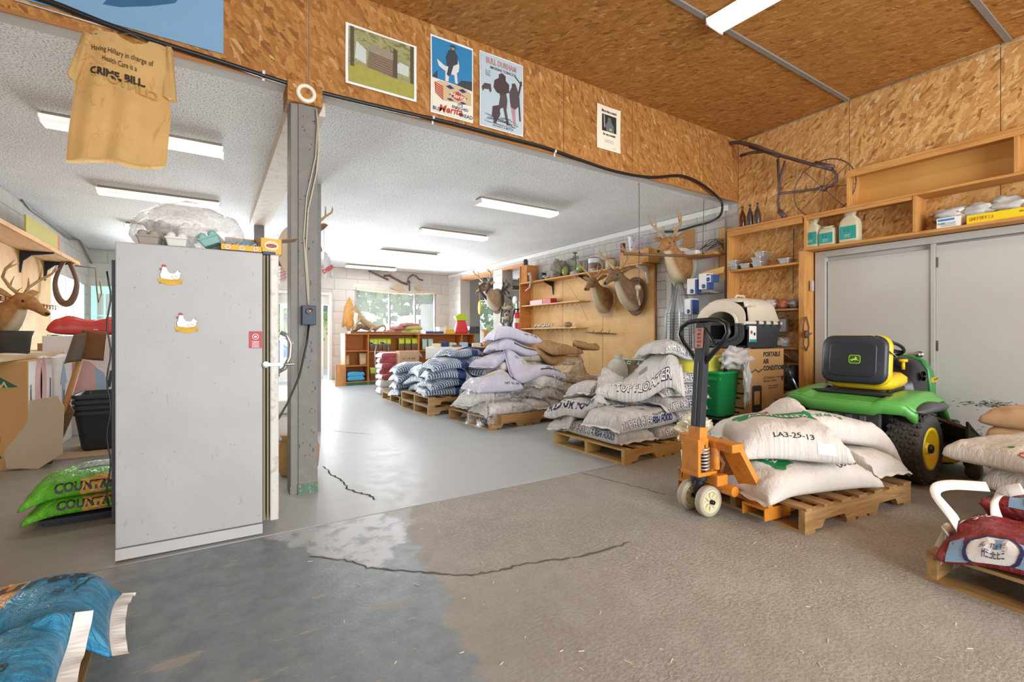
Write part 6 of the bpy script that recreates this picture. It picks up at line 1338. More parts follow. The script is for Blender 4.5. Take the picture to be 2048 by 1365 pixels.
BINP = [mt('2e5d46', .7, var=0), mt('d8c096', .7, var=0), mt('c9662c', .7, var=.1), mt('d7a8a4', .7, var=.15, sc=8), mt('9db3c9', .7, var=.12, sc=10), BLACK, mt('5a6fa8', .5)]
t, a, b = bin_('brown produce bin printed WATCH STEP upside down, with an orange pumpkin', -2.1, -1.37, 5.80, 6.55, .95, KR)
m = MB(); M = frame((a - .30, -b - .002, 0), Vector((1, 0, 0)), Vector((0, 0, 1)), Vector((0, -1, 0)))
m.prism([(-.2, .72), (.24, .72), (.02, .90)], 0, .001, 0, M); m.prism([(-.14, .36), (.10, .36), (.10, .72), (-.14, .72)], 0, .0008, 1, M)
for k in range(6): m.prism([(-.14, .36 + k * .065), (.10, .42 + k * .065), (.10, .45 + k * .065), (-.14, .39 + k * .065)], .0008, .0014, 0, M)
m.text('WATCH', .07, M @ TR(.04, .75, .002) @ Matrix.Rotation(math.pi, 4, 'Z'), 1, .03); m.text('STEP', .06, M @ TR(.03, .81, .002) @ Matrix.Rotation(math.pi, 4, 'Z'), 1, .03)
for k in range(5): m.prism([(-.02 + .05 * (k - 2) + (.055 if k != 2 else .045) * math.cos(q), .27 + (.085 - .006 * abs(k - 2)) * math.sin(q)) for q in [2 * math.pi * i / 18 for i in range(18)]], .001 + .0004 * (2 - abs(k - 2)), .0016 + .0004 * (2 - abs(k - 2)), 2, M)
m.prism([(.06, .14), (.12, .16), (.14, .11), (.09, .09)], 0, .001, 0, M); m.prism([(-.03, .50), (.01, .50), (.02, .56), (.01, .63), (-.03, .62), (-.04, .56)], .0015, .002, 5, M); m.build('printing', BINP, t, world=False)
def side_print(t, a, b, pieces):
    m = MB(); M = frame((a + .002, 0, 0), Vector((0, 1, 0)), Vector((0, 0, 1)), Vector((1, 0, 0)))
    for (kind, u, v, s) in pieces:
        if kind == 'h':
            for dx in (-.4, .4): m.prism([(u + s * (dx + .55 * math.cos(q)), v + s * 1.5 * math.sin(q)) for q in [2 * math.pi * i / 20 for i in range(20)]], .0004, .001, 3, M)
        if kind == 'a': m.prism([(u - s, v), (u + s, v), (u, v + 1.8 * s)], .0004, .001, 4, M); m.prism([(u - .4 * s, v - 2.4 * s), (u + .4 * s, v - 2.4 * s), (u + .4 * s, v), (u - .4 * s, v)], .0004, .001, 4, M)
        if kind == 's': m.prism([(u - .018, v), (u + .018, v), (u + .018, v + s), (u - .018, v + s)], .001, .002, 5, M)
    m.build('printing', BINP, t, world=False)
MB().box(a - .001, a + .001, -b + .01, b - .01, .01, .94).build('white_face', WC, t, world=False); side_print(t, a, b, [('h', 0, .7, .18), ('s', -.3, .55, .18), ('s', .3, .55, .2)])
t, a, b = bin_('white produce bin printed with a blue arrow, second from the front on the left', -2.1, -1.36, 6.60, 7.30, .95, WC); side_print(t, a, b, [('a', -.02, .65, .14), ('s', -.02, .38, .2)])
t, a, b = bin_('white produce bin with a faded pink pumpkin behind the black totes', -1.66, -.92, 7.42, 8.2, 1.17, WC, 4)
m = MB(); M = frame((0, -b - .002, 0), Vector((1, 0, 0)), Vector((0, 0, 1)), Vector((0, -1, 0)))
for dx in (-.16, .02): m.prism([(-.05 + dx + .17 * math.cos(q), .62 + .26 * math.sin(q)) for q in [2 * math.pi * i / 22 for i in range(22)]], .0004 + .0002 * (dx > 0), .001 + .0002 * (dx > 0), 3, M)
m.prism([(.10, .5), (.19, .52), (.17, .72), (.08, .80)], .001, .0016, 4, M)
for x, z in ((.19, .55), (-.25, .5), (.31, .45)): m.prism([(x, z), (x + .035, z), (x + .06, z + .2), (x + .03, z + .2)], .0016, .0022, 5, M)
m.build('printing', BINP, t, world=False)
bag('feed_sack', 'red sack with a white band lying on the tallest white produce bin', 'sack', None, (-1.25, 7.75), 4, .78, .5, .2, [mt('c23a30', .35, var=.15), WP], [(rectp(.12, 1.9, 1), .1, 0, .35, 0, 1)], z=1.18, nu=24, nv=18, use_hf=False, wr=2.5)
# cardboard, scoop, totes
tag(MB().prism([(-.20, .0), (.02, -.02), (.20, .10), (.24, .52), (.20, .62), (-.16, .56), (-.22, .2)], 0, .008, 0, frame(W(70, 940) + Vector((0, 0, .025)), Vector((.95, -.3, 0)).normalized(), Vector((-.1, .22, 1)).normalized(), Vector((.3, .95, -.2)).normalized())).build('cardboard_sheet', mt('c3b096', .85, var=.12, sc=4)), 'ragged flattened cardboard leaning against the brown produce bin', 'cardboard')
tag(MB().prism([(-.1, 0), (.1, .02), (.16, .5), (.02, .56), (-.02, .3)], 0, .008, 0, frame(W(98, 935) + Vector((-.05, .1, 0)), Vector((.5, -.8, 0)).normalized(), Vector((.25, .2, 1)).normalized(), Vector((.8, .5, -.2)).normalized())).build('cardboard_sheet', mt('6f5636', .85)), 'dark edge-on cardboard strip behind the flattened sheet', 'cardboard')
sv = thing('scoop_shovel', 'wooden shaft topped by a bent brown leather-like scoop leaning beside the produce bins', 'shovel', W(95, 932)); q0, q1 = W(95, 932), atD(160, 720, 5.0)
MB().tube([q0 + Vector((0, 0, .02)), q1], .028, 10, flat=.5).build('shaft', mt('a8763c', .6), sv)
qc = atD(178, 690, 4.95); rx = Vector((CS, -SN, 0)); 
MB().sheet(lambda u, v: qc + rx * (-.09 + .26 * u - .06 * v + .02) + Vector((0, 0, .16 - .30 * v - .03 * u)) + Vector((-SN, -CS, 0)) * (.05 * math.sin(u * 3.1) - .03 * v), 12, 10).build('blade', mt('7a5330', .6, var=.2, sc=10), sv, solid=.008)
MB().sheet(lambda u, v: qc + rx * (-.24 + .18 * u + .10 * (1 - v)) + Vector((0, 0, .10 - .30 * v + .03 * u)) + Vector((-SN, -CS, 0)) * (.02 + .05 * math.sin(u * 3.1)), 10, 10).build('side_flap', mt('6e655a', .6, var=.2, sc=10), sv, solid=.008)
tag(MB().prism([(-1.28, 6.0), (-.3, 6.0), (-.3, 6.9), (-1.2, 6.9)], .004, .012).build('cardboard_sheet', mt('bfa484', .85)), 'flattened cardboard on the floor under the black totes', 'cardboard')
for k in range(4):
    z0 = .015 + k * .055; rg = [[(x, y, z0 + z) for x, y in rrect(w_, d_, .05, 4, -.84, 6.48)] for z, w_, d_ in ((0, .50, .42), (.02, .53, .44), (.36, .62, .52), (.365, .66, .56), (.40, .66, .56), (.40, .62, .52), (.03, .51, .43))]
    t = tag(MB().loft(rg, smooth=False).build('storage_tote', mt('26282d', .4, var=.1)), ['lowest of four nested black storage totes left of the refrigerator', 'second black tote from the bottom of the nested stack', 'third black tote from the bottom of the nested stack', 'top black tote of the nested stack, open rim showing'][k], 'tote', 'nested black storage totes')
    if k == 0: MB().prism(rrect(.09, .16, .02), 0, .006, 0, frame((-1.02, 6.255, .24), Vector((1, 0, 0)), Vector((0, -.1, 1)).normalized(), Vector((0, -1, -.1)).normalized())).build('moulded_panel', BLACKM, t)
tag(MB().cbox((-.72, 6.45, .60), (.1, .2, .04), 0).build('plastic_plate', mt('e0a520', .5)), 'yellow lid edge poking out of the black totes', 'lid')
# things on the left counter
pc = atD(20, 690, 4.75); tag(MB().lathe([(.13, 0), (.14, .01), (.155, .17), (.175, .235), (.17, .235), (.148, .16), (.13, .02)], 24, 0, TR(pc.x, pc.y, .985)).build('rubber_bucket', mt('3b3734', .8, var=.3, sc=12)), 'dusty black rubber bucket on the left counter under the deer', 'bucket')
def jar(label, cat, c, r, h, mats, name='jar', prof=None):
    t = thing(name, label, cat, c); MB().lathe(prof or [(r * .9, 0), (r, .005), (r, h * .8), (r * .7, h * .88), (r * .7, h * .9)], 18).build('body', mats[0], t, world=False)
    MB().lathe([(r * .74, h * .86), (r * .74, h), (.001, h)], 18, cap=False).build('cap', mats[1], t, world=False)
    if len(mats) > 2: MB().lathe([(r * 1.01, h * .2), (r * 1.01, h * .6)], 18, cap=False).build('label', mats[2], t, world=False)
    return t
for k, (px, mm, lb) in enumerate(((101, [WP, WP, mt('5f8a3c', .5)], 'white spray can with a green label on the left counter'), (110, [mt('d9d98a', .5), mt('4f8a30', .4), mt('8aa84a', .5)], 'yellow-green bottle in front of the white spray cans'), (118, [WP, WP, mt('4a5ea8', .5)], 'white can with a blue label at the right end of the left counter'))): c = atD(px, 700, 6.3 - .3 * (k == 1)); jar(lb, 'bottle', (c.x, c.y, .986), .045, .2, mm, 'spray_bottle')
tag(MB().cbox((-1.75, 8.3, 1.03), (.2, .22, .09)).build('cardboard_box', CARD), 'small brown carton behind the bottles at the end of the left counter', 'box')
# horse collar
hcx = atD(132, 572, 7.3); m = MB(); R0 = Vector((CS, -SN, 0)); ptsc = []
for i in range(34):
    a = 2 * math.pi * i / 34 - math.pi / 2; x = .17 * math.cos(a) * (1 - .45 * max(0, math.sin(a))); z = .34 * math.sin(a); ptsc.append(hcx + R0 * x + Vector((0, 0, z + .06)))
hc_ = thing('horse_collar', 'brown leather horse collar hanging from the end of the left shelf', 'horse collar', (hcx.x, hcx.y, hcx.z - .35))
MB().tube(ptsc, [.03 + .02 * max(0, -math.sin(2 * math.pi * i / 34 - math.pi / 2)) for i in range(34)], 10, closed=True).build('collar_pad', mt('6e5348', .5, var=.25, sc=12), hc_)
MB().tube([p + (p - hcx) * .12 for p in ptsc], .012, 8, closed=True).build('hame_rim', mt('8c7a70', .5), hc_)
MB().tube([hcx + Vector((.10, 0, .32)), hcx + Vector((.35, 0, .3)), hcx + Vector((.36, 0, 0)), hcx + Vector((.38, 0, -.25)), hcx + Vector((.42, 0, -.1)), hcx + Vector((.40, 0, .1))], .01, 6).build('harness_strap', mt('8a6a4a', .7), hc_)
# teal doors
TEAL = mt('a9dccb', .5, var=.05)
for k, (x0, x1, Y) in enumerate(((133, 168, 12.0), (182, 236, 12.2))):
    a, b = onY(x0, 600, Y), onY(x1, 600, Y); t = thing('glazed_door', ['narrow teal glazed door leaning nearest the left wall', 'wider teal glazed door leaning behind the refrigerator'][k], 'door', (a.x, Y, .02)); X0, X1 = a.x, b.x; n = 2 + 0 * k
    fw_ = .09; m = MB().box(X0, X0 + fw_, Y, Y + .04, .02, 2.15).box(X1 - fw_, X1, Y, Y + .04, .02, 2.15)
    for z0, z1 in ((.02, .25), (2.0, 2.15)): m.box(X0 + fw_, X1 - fw_, Y + .001, Y + .039, z0, z1)
    m.build('frame', TEAL, t)
    m = MB().box((X0 + X1) / 2 - .015, (X0 + X1) / 2 + .015, Y + .01, Y + .03, .25, 2.0)
    for z in (.7, 1.13, 1.57): m.box(X0 + fw_, X1 - fw_, Y + .012, Y + .028, z - .012, z + .012)
    m.build('glazing_bars', WHITE if k == 0 else TEAL, t); MB().box(X0, X1, Y + .018, Y + .022, .25, 2.0).build('pane', GLASS, t)
# ---------------- deer mounts ----------------
def m_fur(c1, c2, belly):
    N = ND('fur_' + c1); t = N.n('TexCoord'); s3 = N.n('SeparateXYZ', {0: t.outputs['UV']}); n = N.noise(N.co('Object'), 14, 5, .7); n2 = N.noise(N.co('Object', (1, 1, 4)), 60, 3, .6)
    c = N.mix(N.ramp(n, [(.35, 0.0), (.7, 1.0)]), c1, c2); c = N.mix(N.ramp(s3.outputs[1], [(.86, 0.0), (.98, 1.0)]), c, belly); N.set(c, .85, 0, .1); N.bump(n2, .35, .004); return N.m
HORN = mt('b9986a', .45, var=.2, sc=12); BONE = mt('d3c2a0', .5, var=.15, sc=10)
def antler(m, base, side, s=1.0, fw=1.0):
    b = Vector(base); P_ = [b, b + Vector((-.03 * fw, side * .05, .06)) * s, b + Vector((.0 * fw, side * .14, .16)) * s, b + Vector((.10 * fw, side * .19, .24)) * s, b + Vector((.22 * fw, side * .16, .30)) * s]
    m.tube(P_, [.021 * s, .018 * s, .016 * s, .013 * s, .005 * s], 8)
    for i, (l, k) in enumerate(((.12, 1), (.15, 2), (.10, 3))): p = P_[k]; m.tube([p, p + Vector((.02 + .02 * i, -side * .01, l * .6)) * s, p + Vector((.03 + .03 * i, -side * .02, l)) * s], [.012 * s, .010 * s, .004 * s], 6)
    m.tube([P_[0] + Vector((0, 0, .02)), P_[0] + Vector((.05, -side * .01, .06)) * s], [.008 * s, .003 * s], 6)
def deer(label, loc, yaw, fur, plaque, s=1.0, droop=0.0, ant=1.0, group='mounted deer heads'):
    t = thing('deer_mount', label, 'deer mount', loc, yaw, group); rings = []; uv = []
    # spine: x, z, ry (half width), rz (half height), tilt of the ring
    SP = [(.0, .00, .17, .24, 0), (.05, .0, .175, .245, 5), (.14, .015, .165, .225, 15), (.24, .05, .145, .205, 24), (.33, .115, .118, .165, 34), (.41, .19, .092, .128, 42), (.46, .25, .078, .102, 38), (.51, .29, .078, .092, 20), (.57, .285, .080, .085, 0), (.63, .255, .062, .072, -22), (.69, .215, .045, .055, -30), (.75, .175, .036, .043, -32), (.80, .145, .034, .037, -34), (.825, .128, .024, .026, -36), (.833, .122, .010, .012, -36)]
    m = MB(); n = 22
    for (x, z, ry, rz, tl) in SP:
        ca, sa = math.cos(R(tl)), math.sin(R(tl)); g = []
        for j in range(n):
            q = 2 * math.pi * j / n; lx = 0; ly = ry * math.cos(q); lz = rz * math.sin(q); lz *= (1.0 if lz > 0 else 1.08)
            g.append(((x - lz * sa) * s, ly * s, (z + lz * ca) * s)); uv.append((x, .5 - .5 * math.sin(q) * 1.0 if x < .5 else .5 - .35 * math.sin(q)))
        rings.append(g)
    m.loft(rings)
    for sd in (-1, 1):   # ears
        b = Vector((.475, sd * .075, .325)); tip = Vector((.43, sd * .24, .40)); rr = []
        for i in range(7):
            tt = i / 6; c = b.lerp(tip, tt) + Vector((0, 0, .02 * math.sin(tt * 3.1))); w = .045 * math.sin(math.pi * (.12 + .86 * tt)) ** .8; rr.append([(c + Vector((-.3, 0, .9)).normalized() * w * math.cos(q) + Vector((.9, 0, .3)) * (.012 * math.sin(q) - .014 * math.cos(q) ** 2)) * s for q in [2 * math.pi * j / 10 for j in range(10)]])
        m.loft(rr); uv += [(.5, .4)] * 70
    m.uv = uv; m.build('head_and_neck', fur, t, world=False)
    m = MB()
    for sd in (-1, 1): m.ell((.60 * s, sd * .066 * s, .275 * s), (.019 * s, .010 * s, .015 * s), 12, 8)
    m.build('eyes', mt('140f0c', .08, var=0), t, world=False)
    m = MB().ell((.822 * s, 0, .137 * s), (.022 * s, .03 * s, .022 * s), 12, 8); m.build('nose', mt('1c1614', .35), t, world=False)
    if ant:
        m = MB(); antler(m, (.50 * s, .04 * s, .37 * s), 1, s * ant); antler(m, (.50 * s, -.04 * s, .37 * s), -1, s * ant); m.build('antlers', HORN if ant < 1.2 else BONE, t, world=False)
    if plaque:
        o = []
        for i in range(32):
            q = 2 * math.pi * i / 32; k = 1 - .1 * max(0, -math.sin(q)) ** 3 * abs(math.cos(q)); o.append((.215 * math.cos(q) * k * s * (1.0 + .1 * math.sin(q)), .32 * math.sin(q) * s - .02))
        MB().prism(o, -.025, 0, 0, frame((0, 0, 0), Vector((0, 1, 0)), Vector((0, 0, 1)), Vector((1, 0, 0)))).build('plaque', plaque, t, world=False, bev=.008)
    return t
F1 = m_fur('a5815a', '7e6040', 'cdbd9f'); F2 = m_fur('b98c5c', '94693e', 'dccbab'); F3 = m_fur('8e7157', '6d5440', 'c9b99e')
PW = mt('d9cfc4', .5, var=.1); PD = mt('6b4a30', .4, var=.15)
deer('tall-antlered deer head on the left pegboard, cut off by the picture edge', (-2.02, 7.1, 1.27), -38, F2, PD, .92)
deer('tawny deer head with pale antlers above the hanging board', (5.98, 4.62, 2.20), 196, F2, PW, 1.0)
deer('deer head on a pale shield, the left one of the pair on the pegboard', (5.98, 6.28, 1.82), 203, F1, mt('d8b896', .5), .95)
deer('darker deer head on a dark-edged shield, the right one of the pair on the pegboard', (5.98, 5.55, 1.85), 190, F3, PD, 1.02)
deer('slender fawn-coloured deer head hung with straps on the white column', (5.98, 10.1, 2.05), 205, m_fur('c9ad8a', 'a98d68', 'efe6d6'), PD, 1.0)
t = deer('back view of a deer mount on its pale shield, beside the white post', (.86, 6.25, 2.22), 60, F1, mt('cbb79d', .6), 1.0) 
tag(MB().box(1.035, 1.125, 6.11, 6.21, 0, ZB).build('timber_post', PM), 'slim timber post carrying the deer mount seen from behind', 'post')
tag(MB().box(.56, .70, 8.40, 8.54, 0, ZB - .11).build('timber_post', PM), 'white painted post under the far end of the boxed ceiling beam', 'post')
m = MB(); rg = random.Random(4)
for k in range(9): a = rg.uniform(-.1, .1); m.tube([(5.5 + a, 9.75, 2.42), (5.42 + a * 2, 9.7, 2.32), (5.36 + a, 9.65, 2.18), (5.44, 9.66, 2.1 + a)], .012, 6)
tag(m.build('leather_straps', mt('4a4544', .6, var=.3, sc=20)), 'tangle of dark halter straps draped on the slender far deer head', 'straps')
# ---------------- far cabinet and what is on it ----------------
CY, CH = 11.3, 1.225; cz = lambda x: onY(x, 700, CY).x
cabx = [cz(691), cz(737), cz(838), cz(924), 6.0]
cb2 = thing('display_cabinet', 'long orange wooden shelf cabinet standing below the shop window, green kickboard', 'cabinet', ((cabx[0] + 6) / 2, CY + .2, 0))
for x in cabx: MB().box(x - .012, x + .012, CY, CY + .42, .0, CH - .02).build('upright', ORAW, cb2, bev=.002)
MB().box(cabx[0] - .02, 6.02, CY - .01, CY + .44, CH - .025, CH).build('top', wood('c98a48', 'a9692f', 0, 4), cb2); MB().box(cabx[0], 6.0, CY + .41, CY + .42, .1, CH).build('back', ORAW, cb2)
for i in range(4):
    for z in ((.09, .47, .82) if i == 0 else (.09, .80)): MB().box(cabx[i] + .012, cabx[i + 1] - .012, CY + .005, CY + .41, z - .02, z).build('shelf', ORAW, cb2)
MB().box(cabx[0], 6.0, CY + .01, CY + .03, 0, .07).build('kickboard', mt('2f6b52', .6), cb2)
tag(MB().box(cabx[0] - .22, cabx[0] - .02, CY + .02, CY + .06, 0, .50).build('plank', wood('d8a06a', 'b9773c', 2)), 'short pale board leaning by the door beside the cabinet', 'board')
def pouch(label, group, c, w, h, mats, d=.09, name='pouch', cat='bag'):
    rings = []
    for z, k, dd_ in ((0, .9, .8), (.02, 1, 1), (h * .55, .98, .9), (h * .85, 1.02, .45), (h, 1.08, .08)): rings.append([(x, y, z) for x, y in rrect(w * k, d * dd_, min(w, d * dd_) * .3)])
    m = MB().loft(rings); o = m.build(name, mats, origin=(0, 0, 0)); n = len(o.data.polygons)
    for p in o.data.polygons:
        z = p.center.z / h
        if len(mats) > 1: p.material_index = 1 if z < .28 else (2 if len(mats) > 2 and .28 <= z < .62 and abs(p.normal.y) > .3 else 0)
    o.location = c; return tag(o, label, cat, group)
LIME = mt('bfd236', .4); RD2 = mt('cc4030', .4); PIC = mt('6e5b4a', .4, var=.5, sc=50)
for k in range(5): c = onY(743 + k * 8.6, 700, CY + .12); pouch('lime and red treat pouch, upper cabinet shelf, %s of the five on the left' % ['first', 'second', 'third', 'fourth', 'fifth'][k], 'treat pouches, left group', (c.x, CY + .12, .805), .10, .30, [LIME, RD2, PIC])
for k in range(3): c = onY(803 + k * 13, 700, CY + .12); pouch('lime and red treat pouch, upper cabinet shelf, %s of the three on the right' % ['first', 'second', 'third'][k], 'treat pouches, right group', (c.x, CY + .12, .805), .14, .31, [LIME, RD2, PIC])
for k in range(4): c = onY(745 + k * 9.6, 760, CY + .12); pouch('lime and orange treat pouch on the lowest cabinet shelf, %s from the left' % ['first', 'second', 'third', 'fourth'][k], 'treat pouches, bottom shelf', (c.x, CY + .12, .095), .12, .31, [LIME, mt('d8552c', .4), PIC])
for k in range(2): c = onY(849 + k * 12, 700, CY + .12); pouch('pale teal carton on the upper cabinet shelf, %s one' % ['left', 'right'][k], 'teal cartons', (c.x, CY + .12, .805), .13, .29, [mt('bcd8cd', .5), mt('8f9690', .5)], .07, 'carton', 'carton')
for k in range(4): c = onY(871 + k * 5, 695, CY + .15); jar('small red tin on the upper cabinet shelf, %s in the row' % ['first', 'second', 'third', 'fourth'][k], 'tin', (c.x, CY + .15, .805), .035, .12, [mt('c9302c', .4), mt('c9302c', .4)], 'tin')['group'] = 'small red tins'
for k in range(2): bag('feed_sack', ['lower', 'upper'][k] + ' shiny blue sack in the bottom left cabinet bay', 'sack', 'blue sacks in the cabinet', (cz(713), CY + .2), 3, .42, .3, .13, [mt('4fb0dc', .3, var=.25, sc=20)], [], nu=20, nv=14, z=.095 + k * .1, use_hf=False)
pouch('white paper bag in the middle left cabinet bay, by the divider', None, (cz(729), CY + .15, .475), .16, .28, [mt('d8bf98', .7)], .1, 'paper_bag'); pouch('tan round paper bag in the middle left cabinet bay, by the outer side', None, (cz(696), CY + .15, .475), .12, .24, [mt('cbb08a', .7)], .1, 'paper_bag')
# mounted wildcat on a log
WC_ = m_fur('c2a67f', '9d8058', 'ece2d0'); lx = cz(706); wc = thing('wildcat_mount', 'mounted tan wildcat stretched along a log with paler belly, on the cabinet before the window', 'stuffed animal', (cz(736), CY + .2, CH))
M = TR(cz(706), CY + .2, CH); MB().box(-.04, .72, -.13, .13, 0, .05, 0, M).build('base', mt('7a4a30', .5), wc)
MB().tube([M @ Vector(p) for p in ((.02, 0, .08), (.12, 0, .12), (.22, 0, .18), (.30, .02, .14), (.45, 0, .09))], [.06, .07, .06, .05, .03], 10).build('log', mt('8b6a58', .8, var=.4, sc=20), wc)
SPN = [((.66, 0, .12), .03), ((.56, 0, .14), .075), ((.44, 0, .20), .08), ((.32, 0, .28), .075), ((.22, 0, .38), .08), ((.15, 0, .48), .065), ((.12, 0, .55), .06), ((.09, 0, .60), .06), ((.03, 0, .60), .045), ((-.02, 0, .585), .03), ((-.035, 0, .58), .01)]
m = MB().tube([M @ Vector(p) for p, r in SPN], [r for p, r in SPN], 14)
for (x, y, z, x2, z2) in ((.20, -.06, .36, .08, .10), (.22, .06, .36, .12, .13), (.52, -.06, .14, .44, .07), (.56, .06, .13, .62, .07)): m.tube([M @ Vector((x, y, z)), M @ Vector(((x + x2) / 2 - .02, y * 1.2, (z + z2) / 2)), M @ Vector((x2, y, z2)), M @ Vector((x2 - .05, y, z2 - .015))], [.045, .032, .024, .022], 10)
for sd in (-.035, .035): m.tube([M @ Vector((.10, sd, .64)), M @ Vector((.105, sd * 1.3, .70))], [.022, .004], 8)
m.tube([M @ Vector(p) for p in ((.64, 0, .14), (.72, 0, .20), (.80, 0, .20), (.84, 0, .12), (.80, 0, .06))], [.03, .028, .026, .024, .018], 10); m.uv = [(0, 0)] * 0 or None
m.build('body', mt('b79b74', .85, var=.3, sc=9, bump=.3, bsc=80), wc); MB().ell(M @ Vector((-.02, 0, .575)), (.012, .014, .01), 8, 6).build('nose', BLACK, wc)
m = MB().tube([M @ Vector(p) for p in ((.12, -.045, .48), (.10, -.06, .36), (.12, -.05, .22))], [.04, .05, .03], 10); m.build('chest_fur', mt('e8dfd0', .85), wc)
# fur pelt on the wall
pe = [(699, 594), (703, 604), (708, 618), (707, 640), (705, 664), (701, 656), (697, 668), (692, 650), (684, 655), (687, 630), (690, 612), (694, 604)]
m = MB(); P2 = [onY(x, y, YB - .02) for x, y in pe]; c = sum(P2, Vector()) / len(P2); vs = [c + Vector((0, -.05, 0))] + [c.lerp(p, .6) + Vector((0, -.04, 0)) for p in P2] + P2; n = len(P2)
m.add(vs, [(0, 1 + i, 1 + (i + 1) % n) for i in range(n)] + [(1 + i, 1 + n + i, 1 + n + (i + 1) % n, 1 + (i + 1) % n) for i in range(n)], 0, None, True)
tag(m.build('fur_pelt', mt('cf9a55', .9, var=.35, sc=9, bump=.5, bsc=60), solid=.01), 'orange-tan animal pelt hanging on the block wall left of the shop window', 'pelt')
# seed bags etc. on the cabinet top
for k, (px, r_, z, lab) in enumerate(((792, 10, 0, 'left one at the bottom'), (825, -8, 0, 'right one at the bottom'), (806, 25, .09, 'in the middle, second layer'), (829, 12, .09, 'right one, second layer'), (824, 22, .17, 'topmost'))): bag('seed_bag', 'striped green and pink seed bag on the cabinet top, ' + lab, 'bag', 'green and pink seed bags', (cz(px), CY + .2), r_, .5, .26, .10, [mt('b5ad62', .5, var=.1) if k % 2 else mt('b57a72', .5, var=.1), mt('7fa83a', .5)], [(rectp(1.2, .5), 0, 0, .2, 0, 1)], nu=18, nv=12, z=CH + z, use_hf=False)
tag(MB().box(cz(853), cz(889), CY + .05, CY + .3, CH, CH + .06).build('tray', mt('3d4a86', .5)), 'shallow navy blue tray on the cabinet top right of the seed bags', 'tray')
tag(MB().box(cz(882), cz(899), CY + .1, CY + .35, CH, CH + .17).build('carton', mt('eee9e0', .5)), 'open white carton on the cabinet top', 'box')
tag(MB().box(cz(895), cz(910), CY + .02, CY + .2, CH, CH + .11).tube([(cz(899), CY + .1, CH + .11), (cz(894), CY + .1, CH + .2)], .015, 6).build('yellow_box', mt('e3b625', .45)), 'small yellow box with a flap beside the white carton', 'box')
gx = cz(929); t = thing('seed_bag', 'seed bag with lime top and red berries, standing tall on the cabinet', 'bag', (gx, CY + .2, CH))
MB().loft([[(gx + x, CY + .2 + y, CH + z) for x, y in rrect(w_, .16 * k, .04)] for z, w_, k in ((0, .36, 1), (.05, .40, 1), (.25, .30, .8), (.34, .26, .5), (.36, .27, .4))]).build('red_body', mt('d4353a', .4, var=.1), t); MB().prism([(gx - .15, CH + .36), (gx + .15, CH + .36), (gx + .20, CH + .46), (gx, CH + .56), (gx - .20, CH + .46)], 0, .1, 0, frame((0, CY + .25, 0), Vector((1, 0, 0)), Vector((0, 0, 1)), Vector((0, -1, 0)))).build('lime_top', mt('b6cc2e', .4), t)
tag(MB().box(cz(943), cz(963), CY + .1, CY + .3, CH, CH + .2).build('radio', mt('4a4b50', .4)), 'grey box-shaped radio on the right part of the cabinet top', 'radio')
# tools above the window
IR = mt('6b4a3a', .7, var=.3, sc=15); WG = mt('b9a68c', .7, var=.15)
yw = YB - .04
def ypts(L): return [onY(x, y, yw) for x, y in L]
tag(MB().tube(ypts([(737, 542), (776, 560)]), [.05, .06], 8, flat=.35).build('wooden_beam_piece', IR), 'reddish flat wooden tool piece above the window, leftmost of the old tools', 'tool')
tag(MB().tube(ypts([(768, 552), (778, 551), (790, 558), (805, 566), (815, 569)]), .028, 8).build('tool_shaft', IR), 'crooked wooden tool shaft above the middle of the window', 'tool')
tag(MB().tube(ypts([(815, 566), (817, 556), (825, 550), (833, 553), (838, 559), (846, 561)]), .022, 8).tube(ypts([(819, 562), (819, 586)]), .018, 8).build('sickle', mt('5c5650', .6)), 'hooked iron sickle above the right part of the window', 'sickle')
for k, (a, b) in enumerate((([(780, 575), (795, 568), (797, 570), (813, 582), (800, 586)], 'larger tan plow blade hanging in front of the valance'), ([(829, 575), (840, 569), (848, 583), (838, 582)], 'smaller tan plow blade hanging right of the sickle'))):
    P2 = [onY(x, y, yw - .03) for x, y in a]; M = frame((0, yw - .03, 0), Vector((1, 0, 0)), Vector((0, 0, 1)), Vector((0, -1, 0))); tag(MB().prism([(p.x, p.z) for p in P2][::-1], 0, .03, 0, M).build('plow_blade', WG), b, 'plow blade')
vl = [onY(x, y, yw) for x, y in ((712, 577), (770, 583), (820, 586), (871, 585))]
tag(MB().loft([[(p.x, yw, p.z + h_), (p.x, yw - .05, p.z + h_), (p.x, yw - .05, p.z - h_), (p.x, yw, p.z - h_)] for p, h_ in zip(vl, (.04, .045, .045, .04))], smooth=False).build('valance', mt('c4b7a4', .6)), 'sagging beige blind headrail across the top of the shop window', 'blind')
# hand truck, paper bag, desk
hx_ = W(783, 742); t = thing('hand_truck', 'small chrome hand truck with black grips in front of the cabinet', 'hand truck', (3.15, 10.2, 0))
MB().tube([(3.0, 10.2, .1), (3.0, 10.25, .82), (3.02, 10.2, .98), (2.86, 10.1, 1.02)], .014, 8).tube([(3.3, 10.2, .1), (3.3, 10.25, .82), (3.26, 10.2, .98), (3.1, 10.1, 1.02)], .014, 8).tube([(3.0, 10.25, .82), (3.3, 10.25, .82)], .012, 8).box(2.98, 3.32, 10.1, 10.3, 0, .02).build('frame', STEEL, t)
for x in (2.9, 3.14): MB().tube([(x, 10.12, 1.015), (x - .08, 10.05, 1.02)], .018, 8).build('grip', BLACK, t)
pb = atD(815, 725, 9.4); t = thing('paper_bag', 'open brown paper bag with a black printed line, behind the blue striped sacks', 'bag', (pb.x, pb.y, .55)); MB().box(pb.x - .2, pb.x + .2, pb.y - .1, pb.y + .12, .5, .87).build('bag_body', mt('c9a685', .8), t)
